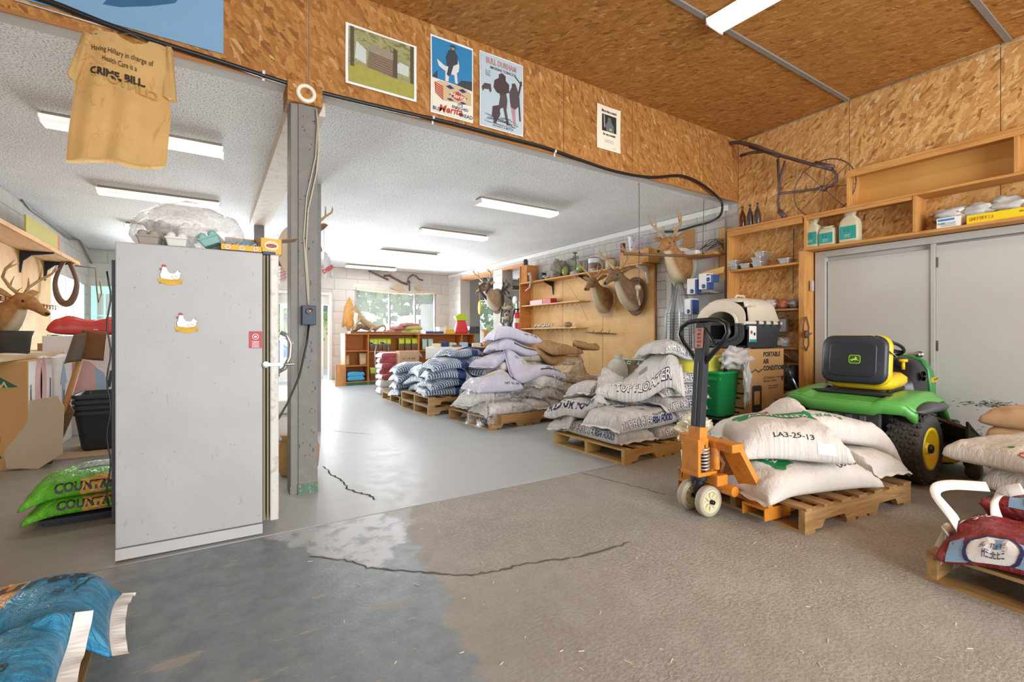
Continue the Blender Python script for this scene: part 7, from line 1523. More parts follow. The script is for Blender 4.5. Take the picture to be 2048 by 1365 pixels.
MB().text(glyphs(12, 5), .035, frame((pb.x, pb.y - .102, .72), Vector((1, 0, 0)), Vector((0, 0, 1)), Vector((0, -1, 0))), 0, .03).build('lettering', INK, t); MB().add([(pb.x + .2, pb.y - .1, .87), (pb.x + .2, pb.y + .12, .87), (pb.x + .3, pb.y + .1, .76), (pb.x + .28, pb.y - .1, .74)], [(0, 1, 2, 3)]).build('flap', WP, t, solid=.003)
tag(MB().box(pb.x - .25, pb.x + .25, pb.y - .15, pb.y + .2, 0, .5).build('cardboard_box', CARD), 'brown carton under the open paper bag', 'box')
dk_ = thing('desk', 'dark purple-brown desk behind the blue striped sacks, white sheet over its left end', 'desk', (4.4, 8.6, 0)); PUR = mt('3a2432', .4, var=.15)
d0, d1 = atD(860, 700, 9.6), atD(1000, 700, 9.6); DZ = .93
dm = frame((d0.x, d0.y, 0), (d1 - d0).normalized() if abs((d1 - d0).z) < 9 else 0, Vector((SN, CS, 0)), Vector((0, 0, 1))); dl = (d1 - d0).length
dm = frame((d0.x, d0.y, 0), Vector((CS, -SN, 0)), Vector((SN, CS, 0)), Vector((0, 0, 1)))
MB().box(-.05, dl, -.03, .6, DZ - .03, DZ, 0, dm).build('top', mt('4a3a40', .4), dk_); 
for a, b in ((.0, .36), (dl - .5, dl)): MB().box(a, b, 0, .55, 0, DZ - .03, 0, dm).build('pedestal', PUR, dk_)
for a in (.02, .36, .9): MB().box(a, a + .4, -.012, .0, DZ - .26, DZ - .05, 0, dm).build('drawer', mt('452b3c', .35, var=.1), dk_, bev=.004)
MB().sheet(lambda u, v: dm @ Vector((-.08 + u * .8, -.05 - .0 * v, DZ + .008 - (.0 if v < .5 else (v - .5) * .5 * (1 - u)))) if v >= .5 else dm @ Vector((-.08 + u * .8, -.05 + (.5 - v) * 1.0, DZ + .008)), 10, 8, smooth=False).build('white_sheet', WP, dk_)
rg = random.Random(9); cl = [('e2cba6', 'tan catalogue'), ('2c3c66', 'navy blue booklet'), ('d9d2c4', 'white paper pad'), ('7c5a3c', 'brown packet'), ('a9c0d8', 'pale blue packet'), ('2a2622', 'black notebook'), ('e6ddc8', 'cream envelope'), ('b8622e', 'rust-coloured packet'), ('4a6fae', 'blue wrapper')]
for k, (c_, l_) in enumerate(cl):
    u = .12 + k * (dl - .2) / 9; z = DZ + .012 + .0; M = dm @ TR(u, .1 + .12 * (k % 3), z) @ rotz(rg.uniform(-30, 30)); h_ = rg.uniform(.03, .12); tag(MB().prism(rrect(.18, .13, .01, 2), 0, h_, 0, M).prism(rrect(.15, .10, .01, 2), h_, h_ + .006, 0, M).build('packet', mt(c_, .6)), l_ + ' lying in the clutter on the purple-brown desk', 'packet', 'clutter on the desk')
bx = atD(978, 670, 9.7); t = openbox('plant_box', 'open tan carton with a sprig of green at the right end of the desk', 'box', (bx.x, bx.y, DZ + .01), -20, .24, .24, .30, [CARD], [('b', 50, .08), ('l', 60, .08), ('r', 60, .08)]); m = MB()
for k in range(9): m.tube([(0, 0, .2), (rg.uniform(-.08, .08), rg.uniform(-.05, .05), .38)], [.01, .004], 5)
m.build('greenery', mt('a8b84a', .7), t, world=False)
# ---------------- pegboard bay on the side wall ----------------
pw = struct(MB().box(XR - .035, XR - .012, 5.22, 8.75, .4, 2.40).build('wall_side', mt('b98a50', .7)))
for a, b in ((5.23, 6.42), (6.43, 7.60), (7.61, 8.74)): MB().box(XR - .045, XR - .035, a, b, .42, 2.39).build('panel', PEG, pw)
MB().box(XR - .05, XR - .03, 5.205, 5.23, .4, 2.33).build('edge_strip', ORAW, pw)
bk = thing('shelf_unit', 'orange wood shelf bay on the pegboard between the two openings and the deer heads', 'shelf', (5.95, 8, 0))
MB().box(5.78, XR - .04, 8.74, 8.77, 0, 2.72).build('side_panel', ORAW, bk); MB().box(5.78, XR - .04, 5.22, 8.74, 2.315, 2.34).build('top_shelf', wood('e2b06a', 'c08445', 1), bk, bev=.003)
for z, y0 in ((1.835, 6.76), (1.335, 6.85)): MB().box(5.80, XR - .045, y0, 8.74, z - .022, z).build('shelf', wood('e8c890', 'c79a5c', 1), bk, bev=.003)
MB().box(5.8, XR - .04, 8.5, 8.74, 2.34, 2.72).build('end_box', ORAW, bk)
for y in (5.35, 7.9, 6.8): MB().prism([(0, 0), (.26, 0), (.26, -.02), (.05, -.10), (.02, -.28), (0, -.28)], 0, .025, 0, frame((XR - .045, y, 2.315), Vector((-1, 0, 0)), Vector((0, 0, 1)), Vector((0, 1, 0)))).build('bracket', BLACK if y > 6 else WHITE, bk)
m = MB()
for k in range(12): y = 6.85 + k * .15; m.tube([(5.85, y, 1.812), (5.84, y, 1.76), (5.82, y, 1.75), (5.81, y, 1.77)], .004, 5); m.tube([(5.85, y + .03, 1.312), (5.84, y + .03, 1.27), (5.82, y + .03, 1.28)], .004, 5)
m.build('hooks', DK, bk)
SX = 5.92; ZT = 2.342
def sy(px, X=SX): return onX(px, 600, X).y
tag(MB().ell((0, 0, 0), (.16, .24, .20), 22, 16, bump=.5, seed=3).build('m', mt('8c8274', .9)), 'x', 'x') if False else None
blob('big grey weathered rock on the top shelf', 'rock', 'rock', (SX, sy(1117), ZT + .17), (.14, .19, .18), mt('9a8d7c', .9, var=.45, sc=14, bump=.8, bsc=40, dark='5b5248'), 3, .5, .25, flat=.165)
for px, lb in ((1137, 'left'), (1167, 'right')): tag(MB().ell((SX - .08, sy(px), ZT + .10), (.06, .09 if px > 1150 else .06, .09 if px < 1150 else .055), 16, 12, bump=.2).build('gourd', mt('8fa046', .5, var=.2, sc=20)), 'green gourd on the top shelf, the %s one beside the stem ornament' % lb, 'gourd', 'green gourds')
t = thing('stem_ornament', 'green stem ornament with a wheel-like flower top on the top shelf', 'ornament', (SX, sy(1150), ZT)); y_ = sy(1150); MB().tube([(SX, y_, ZT), (SX, y_, ZT + .12), (SX + .01, y_, ZT + .24), (SX, y_, ZT + .36)], [.03, .02, .028, .012], 8).build('stem', mt('6f9a3c', .5), t)
m = MB().cyl((SX, y_, ZT + .36), (SX, y_, ZT + .42), .012, 8).cyl((SX, y_, ZT + .42), (SX, y_, ZT + .44), .045, 12)
for k in range(7): a = k * .9; m.tube([(SX, y_, ZT + .34), (SX, y_ + .10 * math.cos(a), ZT + .33 + .05 * math.sin(a))], [.006, .012], 6)
m.build('flower_top', mt('6d6058', .6), t); MB().ell((SX, y_, ZT + .03), (.08, .12, .07), 14, 10, bump=.4).build('rock_base', mt('b7b1a0', .8), t)
tag(MB().box(XR - .08, XR - .06, sy(1165), sy(1148), ZT, ZT + .28).build('picture_frame', mt('8b8580', .5)), 'grey picture frame leaning on the wall behind the stem ornament', 'picture frame')
jar('large oatmeal-style tin with a red lid and an oval portrait label on the top shelf', 'tin', (SX, sy(1189), ZT), .115, .26, [mt('cfe0e0', .4), mt('c03a44', .4), mt('8a6a50', .4, var=.4, sc=20)], 'round_tin', [(.113, 0), (.115, .23), (.115, .24)])
jar('small brown glass bottle in front of the red-lidded tin', 'bottle', (SX - .1, sy(1199, SX - .1), ZT), .045, .13, [mt('6b4a46', .2), mt('8c6a60', .4)], 'bottle'); jar('beige tin with an orange-brown lid, right of the red-lidded tin', 'tin', (SX, sy(1222), ZT), .10, .19, [mt('c9b9a2', .5, var=.3, sc=30), mt('b9764a', .5)], 'round_tin')
tag(MB().box(5.80, XR - .05, sy(1297, 5.8), sy(1240, 5.8), ZT, ZT + .22).box(5.795, 5.80, sy(1290, 5.8), sy(1245, 5.8), ZT + .02, ZT + .05).build('wooden_crate', PINEY), 'pale wooden crate at the right end of the top shelf', 'crate')
bkx = (SX, sy(1272), ZT + .222); t = thing('paint_bucket', 'paint-spattered white bucket standing on the pale wooden crate', 'bucket', bkx); MB().lathe([(.10, 0), (.105, .005), (.125, .22), (.13, .225), (.13, .25), (.12, .25)], 24).build('pail', mt('cdc6cc', .5, var=.1, sc=6, dark='6a5f66'), t, world=False); MB().tube([(0, -.13, .2), (-.12, 0, .05), (0, .13, .2)], .004, 6).build('handle', DK, t, world=False)
tag(MB().cbox((SX - .05, sy(1250), ZT + .31), (.06, .06, .17)).build('red_brick_piece', mt('8e2f2c', .5)), 'dark red block standing on the left end of the wooden crate', 'block')
tag(MB().cbox((SX, sy(1085), ZT + .08), (.10, .12, .16)).build('mug', mt('2c3038', .3)), 'dark mug near the left end of the top shelf', 'mug')
m = MB(); rg = random.Random(2)
for k in range(26): m.ell((SX + rg.uniform(-.08, .08), sy(1098) + rg.uniform(-.16, .16), ZT + rg.uniform(.01, .09)), (.025, .03, .02), 8, 6)
tag(m.build('antler_pieces', mt('c9b798', .8, var=.3, sc=20)), 'heap of small bones and burrs left of the rock', 'bones', kind='stuff')
tag(MB().tube([(5.78, sy(1072), ZT + .12), (5.76, sy(1074), ZT), (5.74, sy(1073), ZT - .14), (5.72, sy(1066), ZT - .2)], [.03, .022, .02, .012], 8).ell((5.78, sy(1070), ZT + .16), (.04, .05, .04), 10, 8).build('hanging_figure', mt('b9a8a0', .6, var=.3, sc=20)), 'small pale figure dangling over the shelf edge', 'figurine')
jar('small camera-like black gadget on the end box of the pegboard shelf', 'gadget', (5.85, 8.62, 2.72), .05, .14, [DK, DK], 'gadget')
tag(MB().box(5.84, 6.0, sy(1084, 5.84), sy(1060, 5.84), 1.836, 1.93).build('box', mt('d9a9a2', .5)), 'long pink-red carton on the middle shelf', 'box'); tag(MB().box(5.84, 6.0, sy(1101, 5.84), sy(1085, 5.84), 1.836, 1.94).build('box', mt('b8262c', .4)), 'bright red carton on the middle shelf', 'box')
m = MB()
for k in range(4): m.tube([(5.84, sy(1068 + k * 9, 5.84), 1.34 + .02 * (k % 2)), (5.84, sy(1074 + k * 9, 5.84), 1.42), (5.9, sy(1080 + k * 9, 5.9), 1.40), (5.86, sy(1072 + k * 9, 5.86), 1.36)], .014, 6)
tag(m.build('wire_traps', mt('d8d8d4', .35, .5)), 'pile of white and silver metal fittings on the lower shelf', 'metal fittings'); tag(MB().ell((5.88, sy(1136, 5.88), 1.39), (.07, .10, .055), 16, 10).build('round_stone', mt('8e7a5c', .7)), 'brown round stone at the right end of the lower shelf', 'stone')
m = MB().tube([(6.06, sy(1172, 6.06), 1.235), (6.02, sy(1195, 6.02), 1.22), (6.02, sy(1232, 6.02), 1.20)], [.008, .022, .01], 6)
for k in range(5): m.tube([(6.03, sy(1185 + k * 8, 6.03), 1.225), (5.98, sy(1188 + k * 8, 5.98), 1.28 - .05 * (k % 2))], .006, 5)
tag(m.build('twig', mt('77603f', .8)), 'dry spiny branch hanging on the lower pegboard', 'branch')
m = MB()
for (a, b, c_, d_) in ((1165, 690, 1160, 735), (1172, 690, 1178, 735), (1150, 700, 1148, 735), (1110, 630, 1160, 690), (1130, 560, 1175, 640)): m.tube([onX(a, b, 6.05), onX((a + c_) / 2 + 4, (b + d_) / 2, 6.03), onX(c_, d_, 6.05)], .003, 4)
tag(m.build('loose_wires', mt('9a8a70', .5)), 'thin wires and hooks dangling on the pegboard', 'wire', kind='stuff')
# extinguisher
ex = onX(1044, 645, 5.95); t = thing('fire_extinguisher', 'red fire extinguisher hung at the end of the pegboard shelves', 'fire extinguisher', (5.80, 8.87, 1.2)); ec = Vector((5.80, 8.9, 0))
MB().lathe([(.06, 0), (.085, .02), (.088, .06), (.088, .40), (.07, .46), (.03, .48), (.03, .50)], 20, 0, TR(5.8, 8.87, 1.22)).build('cylinder', mt('c2202a', .3), t); MB().lathe([(.0895, .24), (.0895, .34)], 20, 0, TR(5.8, 8.87, 1.22), False).build('label', mt('d8d4c0', .5), t); MB().cyl((5.8, 8.87, 1.70), (5.8, 8.87, 1.77), .025, 10).tube([(5.8, 8.87, 1.76), (5.73, 8.88, 1.78), (5.68, 8.88, 1.70)], .01, 6).box(5.72, 5.86, 8.86, 8.88, 1.75, 1.78).box(5.79, 5.81, 8.771, 8.87, 1.62, 1.66).build('valve_handle', BLACK, t)
tag(MB().cyl((5.78, 8.95, 1.98), (5.77, 8.95, 1.98), .09, 20).build('round_sign', mt('e6e2da', .5)), 'round pale dial hanging above the fire extinguisher', 'dial')
# clutter on the column between the openings
al = thing('antler_bundle', 'tangle of dark antlers and tools hung on the white column between the openings', 'antlers', (5.95, 9.95, 1.4)); rg = random.Random(5); m = MB()
for k in range(16):
    y0, z0 = rg.uniform(9.5, 9.85), rg.uniform(1.35, 2.45); m.tube([(6.0, y0, z0), (5.95, y0 + rg.uniform(-.25, .15), z0 + rg.uniform(-.15, .15)), (5.9, y0 + rg.uniform(-.4, .1), z0 + rg.uniform(-.2, .25))], [.022, .018, .006], 6)
m.tube([(6.05, 10.0, 2.3), (5.98, 9.85, 2.25), (5.95, 9.8, 1.9), (5.95, 9.85, 1.5), (5.95, 9.6, 1.35), (5.95, 9.3, 1.3)], .022, 8).tube([(6.05, 10, 2.25), (5.95, 9.7, 2.3), (5.95, 9.45, 2.4)], .02, 8); m.build('antlers', mt('4d4843', .6, var=.3, sc=15), al)
MB().ell((5.95, 9.55, 1.85), (.04, .25, .06), 14, 8, bump=.5).ell((5.95, 9.6, 1.6), (.04, .2, .05), 14, 8, bump=.5).build('dried_fish', mt('8d7a5c', .7), al)
m = MB(); tagn = [(1008, 612), (1001, 622), (1012, 632), (1003, 645), (1012, 650)]
for k, (x, y) in enumerate(tagn): p = onX(x, y, XR - .02); tag(MB().cbox(p, (.01, .12, .15)).build('tag_card', [mt('cfc4ae', .6), mt('b79a7a', .6), mt('c9a27c', .6), mt('e4ddd0', .6), mt('9a8464', .6)][k]), ['grey-tan', 'tan', 'brown', 'white', 'dark tan'][k] + ' small card pinned to the column below the antlers', 'card', 'cards on the column')
tag(MB().cyl((6.09, 10.2, 2.22), (6.07, 10.2, 2.22), .06, 16).build('red_tag', mt('c8403a', .5)), 'small round red tag high on the white column', 'tag')
p = onX(965, 600, 6.3); tag(MB().ell((6.26, 11.5, 1.95), (.03, .09, .20), 12, 8).tube([(6.26, 11.5, 2.12), (6.26, 11.5, 2.799)], .004, 5).build('yellow_cloth', mt('e6b64a', .6)), 'yellow cloth hanging in the left opening of the side wall', 'cloth')
tag(MB().tube([Vector((6.55, onX(1018, 650, 6.5).y, 0)), onX(1022, 650, 6.5), onX(1030, 620, 6.5)], .02, 6).build('umbrella_tip', mt('2c4a78', .5)), 'dark blue rod standing in the right opening of the side wall', 'rod')
# hanging flags by the entrance
def flag(lab, pts, Y, mats, draw=None):
    P2 = [onY(x, y, Y) for x, y in pts]; t = thing('hanging_flag', lab, 'flag', (P2[0].x, Y, P2[2].z)); MB().sheet(lambda u, v: tuple((P2[0].lerp(P2[1], u)).lerp(P2[3].lerp(P2[2], u), v) + Vector((0, .03 * math.sin(u * 9 + v * 3), 0))), 12, 12).build('cloth', mats[0], t); MB().tube([P2[0], Vector((P2[0].x, Y, ZB))], .004, 5).build('cord', DK, t)
    if draw: draw(t, P2, Y)
def us(t, P2, Y):
    for k in range(5): a, b = P2[0].lerp(P2[3], .45 + k * .11), P2[1].lerp(P2[2], .45 + k * .11); MB().tube([a + Vector((0, -.05, 0)), b + Vector((0, -.05, 0))], .022, 5, flat=.2).build('stripe', mt('c04a44', .7), t)
    a = P2[0].lerp(P2[2], .22); MB().cbox(a + Vector((0, -.05, 0)), (.12, .01, .3)).build('canton', mt('3c4a78', .7), t)
flag('small striped stars and stripes flag hanging between the refrigerator and the post', [(556, 505), (565, 508), (575, 560), (557, 568)], 9.5, [mt('e8e0da', .8)], us)
flag('white banner with red lettering hanging right of the post', [(648, 500), (660, 515), (665, 552), (650, 562)], 8.5, [mt('dddbe0', .8)], lambda t, P2, Y: MB().text('DEER', .09, frame(P2[2] + Vector((-.08, -.06, .1)), Vector((.7, 0, .5)).normalized(), Vector((-.5, 0, .7)).normalized(), Vector((0, -1, 0))), 0, .05).build('lettering', RED, t))
# behind the post: cartons on the floor
tag(MB().lathe([(.14, 0), (.16, .05), (.17, .22), (.13, .3), (.15, .33)], 9, 0, TR(.62, 4.35, 0)).build('paper_sack', CARD), 'crumpled brown paper sack on the floor behind the white post', 'sack')
for k in range(2): tag(MB().prism(rrect(.34, .26, .01, 2), k * .165, k * .165 + .155, 0, TR(.30, 4.75, .03) @ rotz(5 * k)).build('cardboard_box', CARDD), ['lower', 'upper'][k] + ' brown carton between the refrigerator and the post', 'box', 'cartons behind the post')
tag(MB().box(.05, .6, 4.5, 5.0, 0, .028).build('dark_mat', BLACKM), 'dark mat under the cartons behind the post', 'mat')
bag('feed_sack', 'white sack lying between the refrigerator and the post', 'sack', None, (.55, 5.9), 5, .6, .4, .14, [B_MILL], [], nu=18, nv=14, z=.3, use_hf=False); bag('feed_sack', 'grey-white sack under the one between the refrigerator and the post', 'sack', None, (.55, 5.9), 0, .62, .42, .3, [B_MILL], [], nu=18, nv=14, z=.0, use_hf=False)
# ---------------- shelves on the right-hand wall ----------------
XF = 5.85
def unit(nm, lab, cat, base): return thing(nm, lab, cat, base)
u1 = unit('wall_shelf', 'long pine wall shelf highest on the right wall, with a plain fibreboard back', 'shelf', (5.98, 1.0, 2.56))
for z0, z1 in ((2.555, 2.58), (2.945, 2.97)): MB().box(XF, XR, -.6, 2.38, z0, z1).build('shelf_board', PINEY, u1, bev=.002)
for y in (2.355, 1.08, -.2): MB().box(XF + .003, XR, y, y + .025, 2.581, 2.944).build('upright', PINEZ, u1, bev=.002)
MB().box(XR - .012, XR - .002, -.6, 2.36, 2.58, 2.945).build('back_panel', mt('d9a355', .7, var=.08, sc=4), u1); MB().box(XF - .004, XF + .002, -.6, 2.378, 2.895, 2.943).build('face_strip', PINEY, u1)
u2 = unit('wall_shelf', 'pine shelf over the white double doors holding flour sacks and boxes', 'shelf', (5.98, 1.0, 2.17))
MB().box(XF, XR, -.6, 2.83, 2.168, 2.195).build('shelf_board', PINEY, u2, bev=.002); MB().box(XF, XR, 2.383, 2.83, 2.555, 2.58).build('shelf_board', PINEY, u2, bev=.002)
for y in (2.79, 1.775, .35): MB().box(XF + .003, XR, y, y + .028, 2.196, 2.554).build('upright', PINEZ, u2, bev=.002)
MB().box(XF + .004, XF + .015, 1.81, 2.785, 2.52, 2.553).build('face_strip', PINEY, u2)
u3 = unit('shelf_cabinet', 'tall pine shelf cabinet between the doorway corner and the white double doors', 'cabinet', (5.98, 3.3, 0))
MB().box(XF + .021, XR, 2.81, 2.835, 0, 2.167).build('side_panel', PINEZ, u3, bev=.002); MB().box(XF - .002, XF + .02, 2.811, 2.875, 0, 2.166).build('face_post', PINEZ, u3, bev=.002); MB().box(XF + .004, XR - .002, 3.775, 3.797, .9, 2.57).build('side_panel', PINEZ, u3)
MB().box(XF - .01, XR, 2.835, 3.80, 2.575, 2.60).build('shelf_board', PINEY, u3, bev=.002); MB().box(XF + .005, XF + .02, 2.84, 3.774, 2.50, 2.574).build('face_strip', PINEY, u3)
for z in (2.05, 1.50, 1.03, .50): MB().box(XF + .022, XR, 2.837, 3.774, z - .025, z).build('shelf_board', PINEY if z > 1.6 else wood('b98f64', '8f6a44', 1), u3, bev=.002)
m = MB().tube([(XR - .012, 3.06, 2.5), (XR - .014, 3.07, 1.7)], .004, 5).tube([(XR - .01, 2.3, 2.52), (XR - .01, 2.31, 2.45)], .004, 5); m.build('wire', DK, u3)
# bottles
BRG_ = mt('5a2a16', .12, var=.1)
for k, (px, lb) in enumerate(((1485, 'left'), (1500, 'middle'), (1515, 'right'))):
    y = onX(px, 440, 5.9).y; t = thing('bottle', 'old brown glass bottle on top of the pine cabinet, %s of three' % lb, 'bottle', (5.9, y, 2.60), 0, 'brown bottles on the cabinet')
    MB().lathe([(.038, 0), (.04, .005), (.04, .13), (.03, .17), (.014, .215), (.013, .26), (.016, .262), (.016, .275)], 18).build('glass', BRG_ if k == 0 else mt('4c3a34', .25, var=.2), t, world=False)
# flour sacks
CL = mt('cfc7a6', .8, var=.1, bump=.2); TL = mt('2f9c95', .5, var=.1, sc=30)
for k, (px, w_, h_, top, lb) in enumerate(((1625, .15, .25, .08, 'tall cloth flour sack tied at the top, at the left end of the door shelf'), (1655, .17, .20, .0, 'short flour sack with a teal label, in the middle on the door shelf'), (1699, .19, .25, .13, 'tallest flour sack with a teal label, right one on the door shelf'))):
    y = onX(px, 470, 5.93).y; t = thing('flour_sack', lb, 'sack', (5.95, y, 2.196), 0, 'cloth flour sacks'); rg = [[(x, yy, z) for x, yy in rrect(.13 * kx, w_ * ky, .03)] for z, kx, ky in ((0, .9, .95), (.02, 1, 1), (h_ * .8, 1, 1), (h_, .8, .9), (h_ + top * .3 + .01, .45, .5), (h_ + top + .02, .75, .8))]
    MB().loft(rg).build('cloth', CL, t, world=False, sub=0); MB().box(-.068, -.0655, -w_ * .42, w_ * .42, h_ * .15, h_ * .72).build('label', TL, t, world=False)
    M = frame((-.0685, 0, h_ * .55), Vector((0, -1, 0)), Vector((0, 0, 1)), Vector((-1, 0, 0))); MB().text(glyphs(4, 7), .034, M).build('lettering', mt('174f66', .5), t, world=False); MB().text(glyphs(8, 9, 2), .012, frame((-.0685, 0, h_ * .3), Vector((0, -1, 0)), Vector((0, 0, 1)), Vector((-1, 0, 0)))).build('lettering', WP, t, world=False)
# boxes on the door shelf
y0, y1 = onX(1921, 450, 5.88).y, onX(1874, 455, 5.88).y
t = thing('box', 'white and blue printed carton on the door shelf', 'box', (5.93, (y0 + y1) / 2, 2.196)); MB().box(5.87, 6.0, y0, y1, 2.197, 2.29).build('carton', WP, t); MB().box(5.868, 5.87, y0 + .04, y1 - .01, 2.26, 2.28).build('printing', mt('3a8cc4', .5), t)
for k in range(3): MB().box(5.867, 5.87, y0 + .03, y1 - .03, 2.21 + k * .014, 2.215 + k * .014).build('printed_line', GREYI, t)
t = thing('box', 'long bright yellow carton of balled packages, right on the door shelf', 'box', (5.93, .9, 2.196)); ya, yb_ = onX(2080, 440, 5.88).y, onX(1934, 450, 5.88).y
MB().box(5.87, 6.02, ya, yb_, 2.197, 2.275).build('carton', mt('f0d11c', .5, var=.03), t); M = frame((5.8685, (ya + yb_) / 2 + .12, 2.237), Vector((0, -1, 0)), Vector((0, 0, 1)), Vector((-1, 0, 0)))
MB().text(glyphs(10, 4), .028, M).build('lettering', mt('b8322a', .5), t); MB().text(glyphs(8, 6), .018, M @ TR(-.30, 0, 0)).text(glyphs(14, 8), .016, M @ TR(.30, .01, 0)).build('lettering', INK, t)
rg_ = random.Random(3)
for k in range(5): y = .75 + k * .2; blob('crumpled silver-white plastic bag in the yellow carton, %s from the right' % ['first', 'second', 'third', 'fourth', 'fifth'][k], 'plastic bag', 'plastic_bag', (5.97, y, 2.33), (.07, .13, .065), mt('c9c8c4', .25, var=.2, sc=20), k, .5, .3, 20, 14)['group'] = 'bags in the yellow carton'
blob('tan crumpled cloth bundle between the white and yellow cartons', 'cloth', 'cloth_bundle', (5.97, onX(1926, 440, 5.97).y, 2.28), (.06, .07, .08), mt('cbb59c', .7, var=.2), 7, .5, .3, 20, 14); blob('dusty brown cloth heap behind the white carton', 'cloth', 'cloth_bundle', (6.03, onX(1900, 430, 6.03).y, 2.32), (.06, .14, .06), mt('9a7f60', .8, var=.3, sc=20), 9, .5, .3, 20, 14)
# foil pans
FO = mt('c9c9c6', .3, .7, .08)
def pan(lb, px, z, dx=0): 
    y = onX(px, 520, 5.92).y; t = thing('foil_pan', lb, 'foil pan', (5.95 + dx, y, z), 0, 'foil loaf pans'); MB().loft([[(x, yy, zz) for x, yy in rrect(a, b, .02, 3)] for zz, a, b in ((0, .17, .10), (.05, .20, .125), (.052, .22, .14), (.056, .22, .14))], smooth=False).build('tray', FO, t, world=False); MB().prism(rrect(.21, .13, .015, 3), .056, .060).build('lid', mt('dcdcd8', .4), t, world=False)
for a in ((('foil loaf pan at the bottom left of the stack on the pine cabinet'), 1470, 2.051), (('foil loaf pan on the bottom, second from the left'), 1494, 2.051), (('foil loaf pan on the bottom, at the right'), 1518, 2.051), (('foil loaf pan in the second layer on the left'), 1469, 2.113), (('foil loaf pan in the second layer on the right'), 1517, 2.113), (('topmost foil loaf pan, tilted up on the right'), 1523, 2.176), ('flat silver tray lying right of the foil loaf pans', 1572, 2.051)): pan(a[0], a[1], a[2])
# plow and wheel on the chipboard
PL = mt('66504e', .5, .2, .15, 12); pw_ = thing('antique_plow', 'rusty brown horse-drawn cultivator frame with a spoked wheel, resting on the pine cabinet', 'plow', onX(1560, 440, 5.9))
def px5(L, X=5.92): return [onX(x, y, X) for x, y in L]
MB().tube(px5([(1442, 294), (1462, 286), (1480, 285), (1510, 293), (1560, 312)]), [.02, .024, .026, .028, .03], 8).build('handle', PL, pw_); MB().tube(px5([(1481, 312), (1500, 306), (1530, 303), (1556, 312)]), .02, 8).build('handle', PL, pw_)
MB().tube(px5([(1500, 294), (1560, 311), (1620, 328), (1664, 339)]), .034, 8, flat=.6).build('beam', PL, pw_, bev=0)
MB().tube(px5([(1664, 338), (1673, 350), (1673, 362), (1664, 371), (1648, 376), (1600, 383), (1562, 387)]), .022, 8, flat=.7).build('curved_arm', PL, pw_)
MB().tube(px5([(1556, 318), (1557, 350), (1559, 380), (1556, 402), (1558, 420), (1565, 432)]), .018, 8, flat=.6).tube(px5([(1570, 322), (1562, 352), (1560, 380)]), .014, 8).build('tine', PL, pw_); MB().tube(px5([(1558, 422), (1566, 430), (1570, 436)]), .03, 6).build('foot', PL, pw_)
MB().tube(px5([(1630, 327), (1650, 333), (1668, 333)], 5.9), [.03, .035, .02], 8).build('clamp', PL, pw_)
wcn = onX(1647, 377, 5.94); WR_ = abs(onX(1588, 377, 5.94).y - wcn.y)
wl_ = MB().tube([(5.94, wcn.y + WR_ * math.cos(a), wcn.z + WR_ * math.sin(a)) for a in [2 * math.pi * i / 40 for i in range(40)]], .007, 6, closed=True)
for k in range(8): a = k * math.pi / 4 + .1; wl_.tube([(5.94, wcn.y, wcn.z), (5.94, wcn.y + WR_ * math.cos(a), wcn.z + WR_ * math.sin(a))], .004, 5)
wl_.build('spoked_wheel', PL, pw_); MB().cyl((5.90, wcn.y, wcn.z), (5.98, wcn.y, wcn.z), .03, 12).build('hub', PL, pw_)
tag(MB().tube([onX(x, y, 6.1) for x, y in ((1480, 281), (1540, 260), (1600, 238), (1700, 200), (1760, 178), (1850, 146), (1950, 112), (2047, 76))], .006, 6).build('thin_wire', mt('9a8f80', .6)), 'thin grey wire tacked under the ceiling edge of the right wall', 'wire')
# lower part of the cabinet
t = thing('battery_charger', 'grey and black wall charger boxes with cables on the chipboard behind the carrier', 'charger', (6.0, 3.2, 1.2)); 
for y, w_, c_ in ((3.40, .10, 'b5b9bd'), (3.27, .09, '24262a'), (3.14, .08, 'b5b9bd')): MB().cbox((6.03, y, 1.30), (.10, w_, .16)).build('casing', mt(c_, .5), t, bev=.008)
m = MB().tube([(6.0, 3.34, 1.22), (5.96, 3.36, 1.14), (5.98, 3.46, 1.08), (6.0, 3.5, 1.0)], .008, 6).tube([(6.0, 3.25, 1.22), (5.96, 3.2, 1.15), (5.97, 3.12, 1.18)], .006, 6).tube([(6.0, 3.3, 1.38), (6.0, 3.28, 1.46)], .008, 6).build('cables', BLACK, t)
rg_ = random.Random(8)
for k, (y, c_, l_) in enumerate(((3.55, 'cbb9a8', 'pale crumpled packet'), (3.42, 'd8a89a', 'pink packet'), (3.25, 'cfcac2', 'grey-white packet'), (3.10, 'b8674c', 'red-brown packet'), (2.97, '8f8a84', 'grey tool roll'))): blob(l_ + ' on the cluttered shelf behind the pet carrier', 'packet', 'packet', (5.96, y, 1.56), (.08, .08, .055), mt(c_, .5, var=.2, sc=20), k, .5, .3, 18, 12, flat=.05)['group'] = 'packets behind the carrier'
blob('clear plastic bag of fittings on the shelf right of the pet carrier', 'plastic bag', 'plastic_bag', (5.95, 3.15, 1.09), (.08, .12, .06), m_trans('d9d9d6', .6), 5, .5, .4, 20, 14, flat=.05)
t = thing('cable_spool', 'black-flanged spool lying in the lower cabinet bay', 'spool', (5.93, 3.02, .52)); MB().cyl((5.9, 2.93, .67), (5.9, 2.98, .67), .15, 28).cyl((5.9, 3.14, .67), (5.9, 3.19, .67), .15, 28).build('flange', mt('26262a', .5), t); MB().cyl((5.9, 2.98, .67), (5.9, 3.14, .67), .09, 20).build('core', mt('8d887f', .6), t)
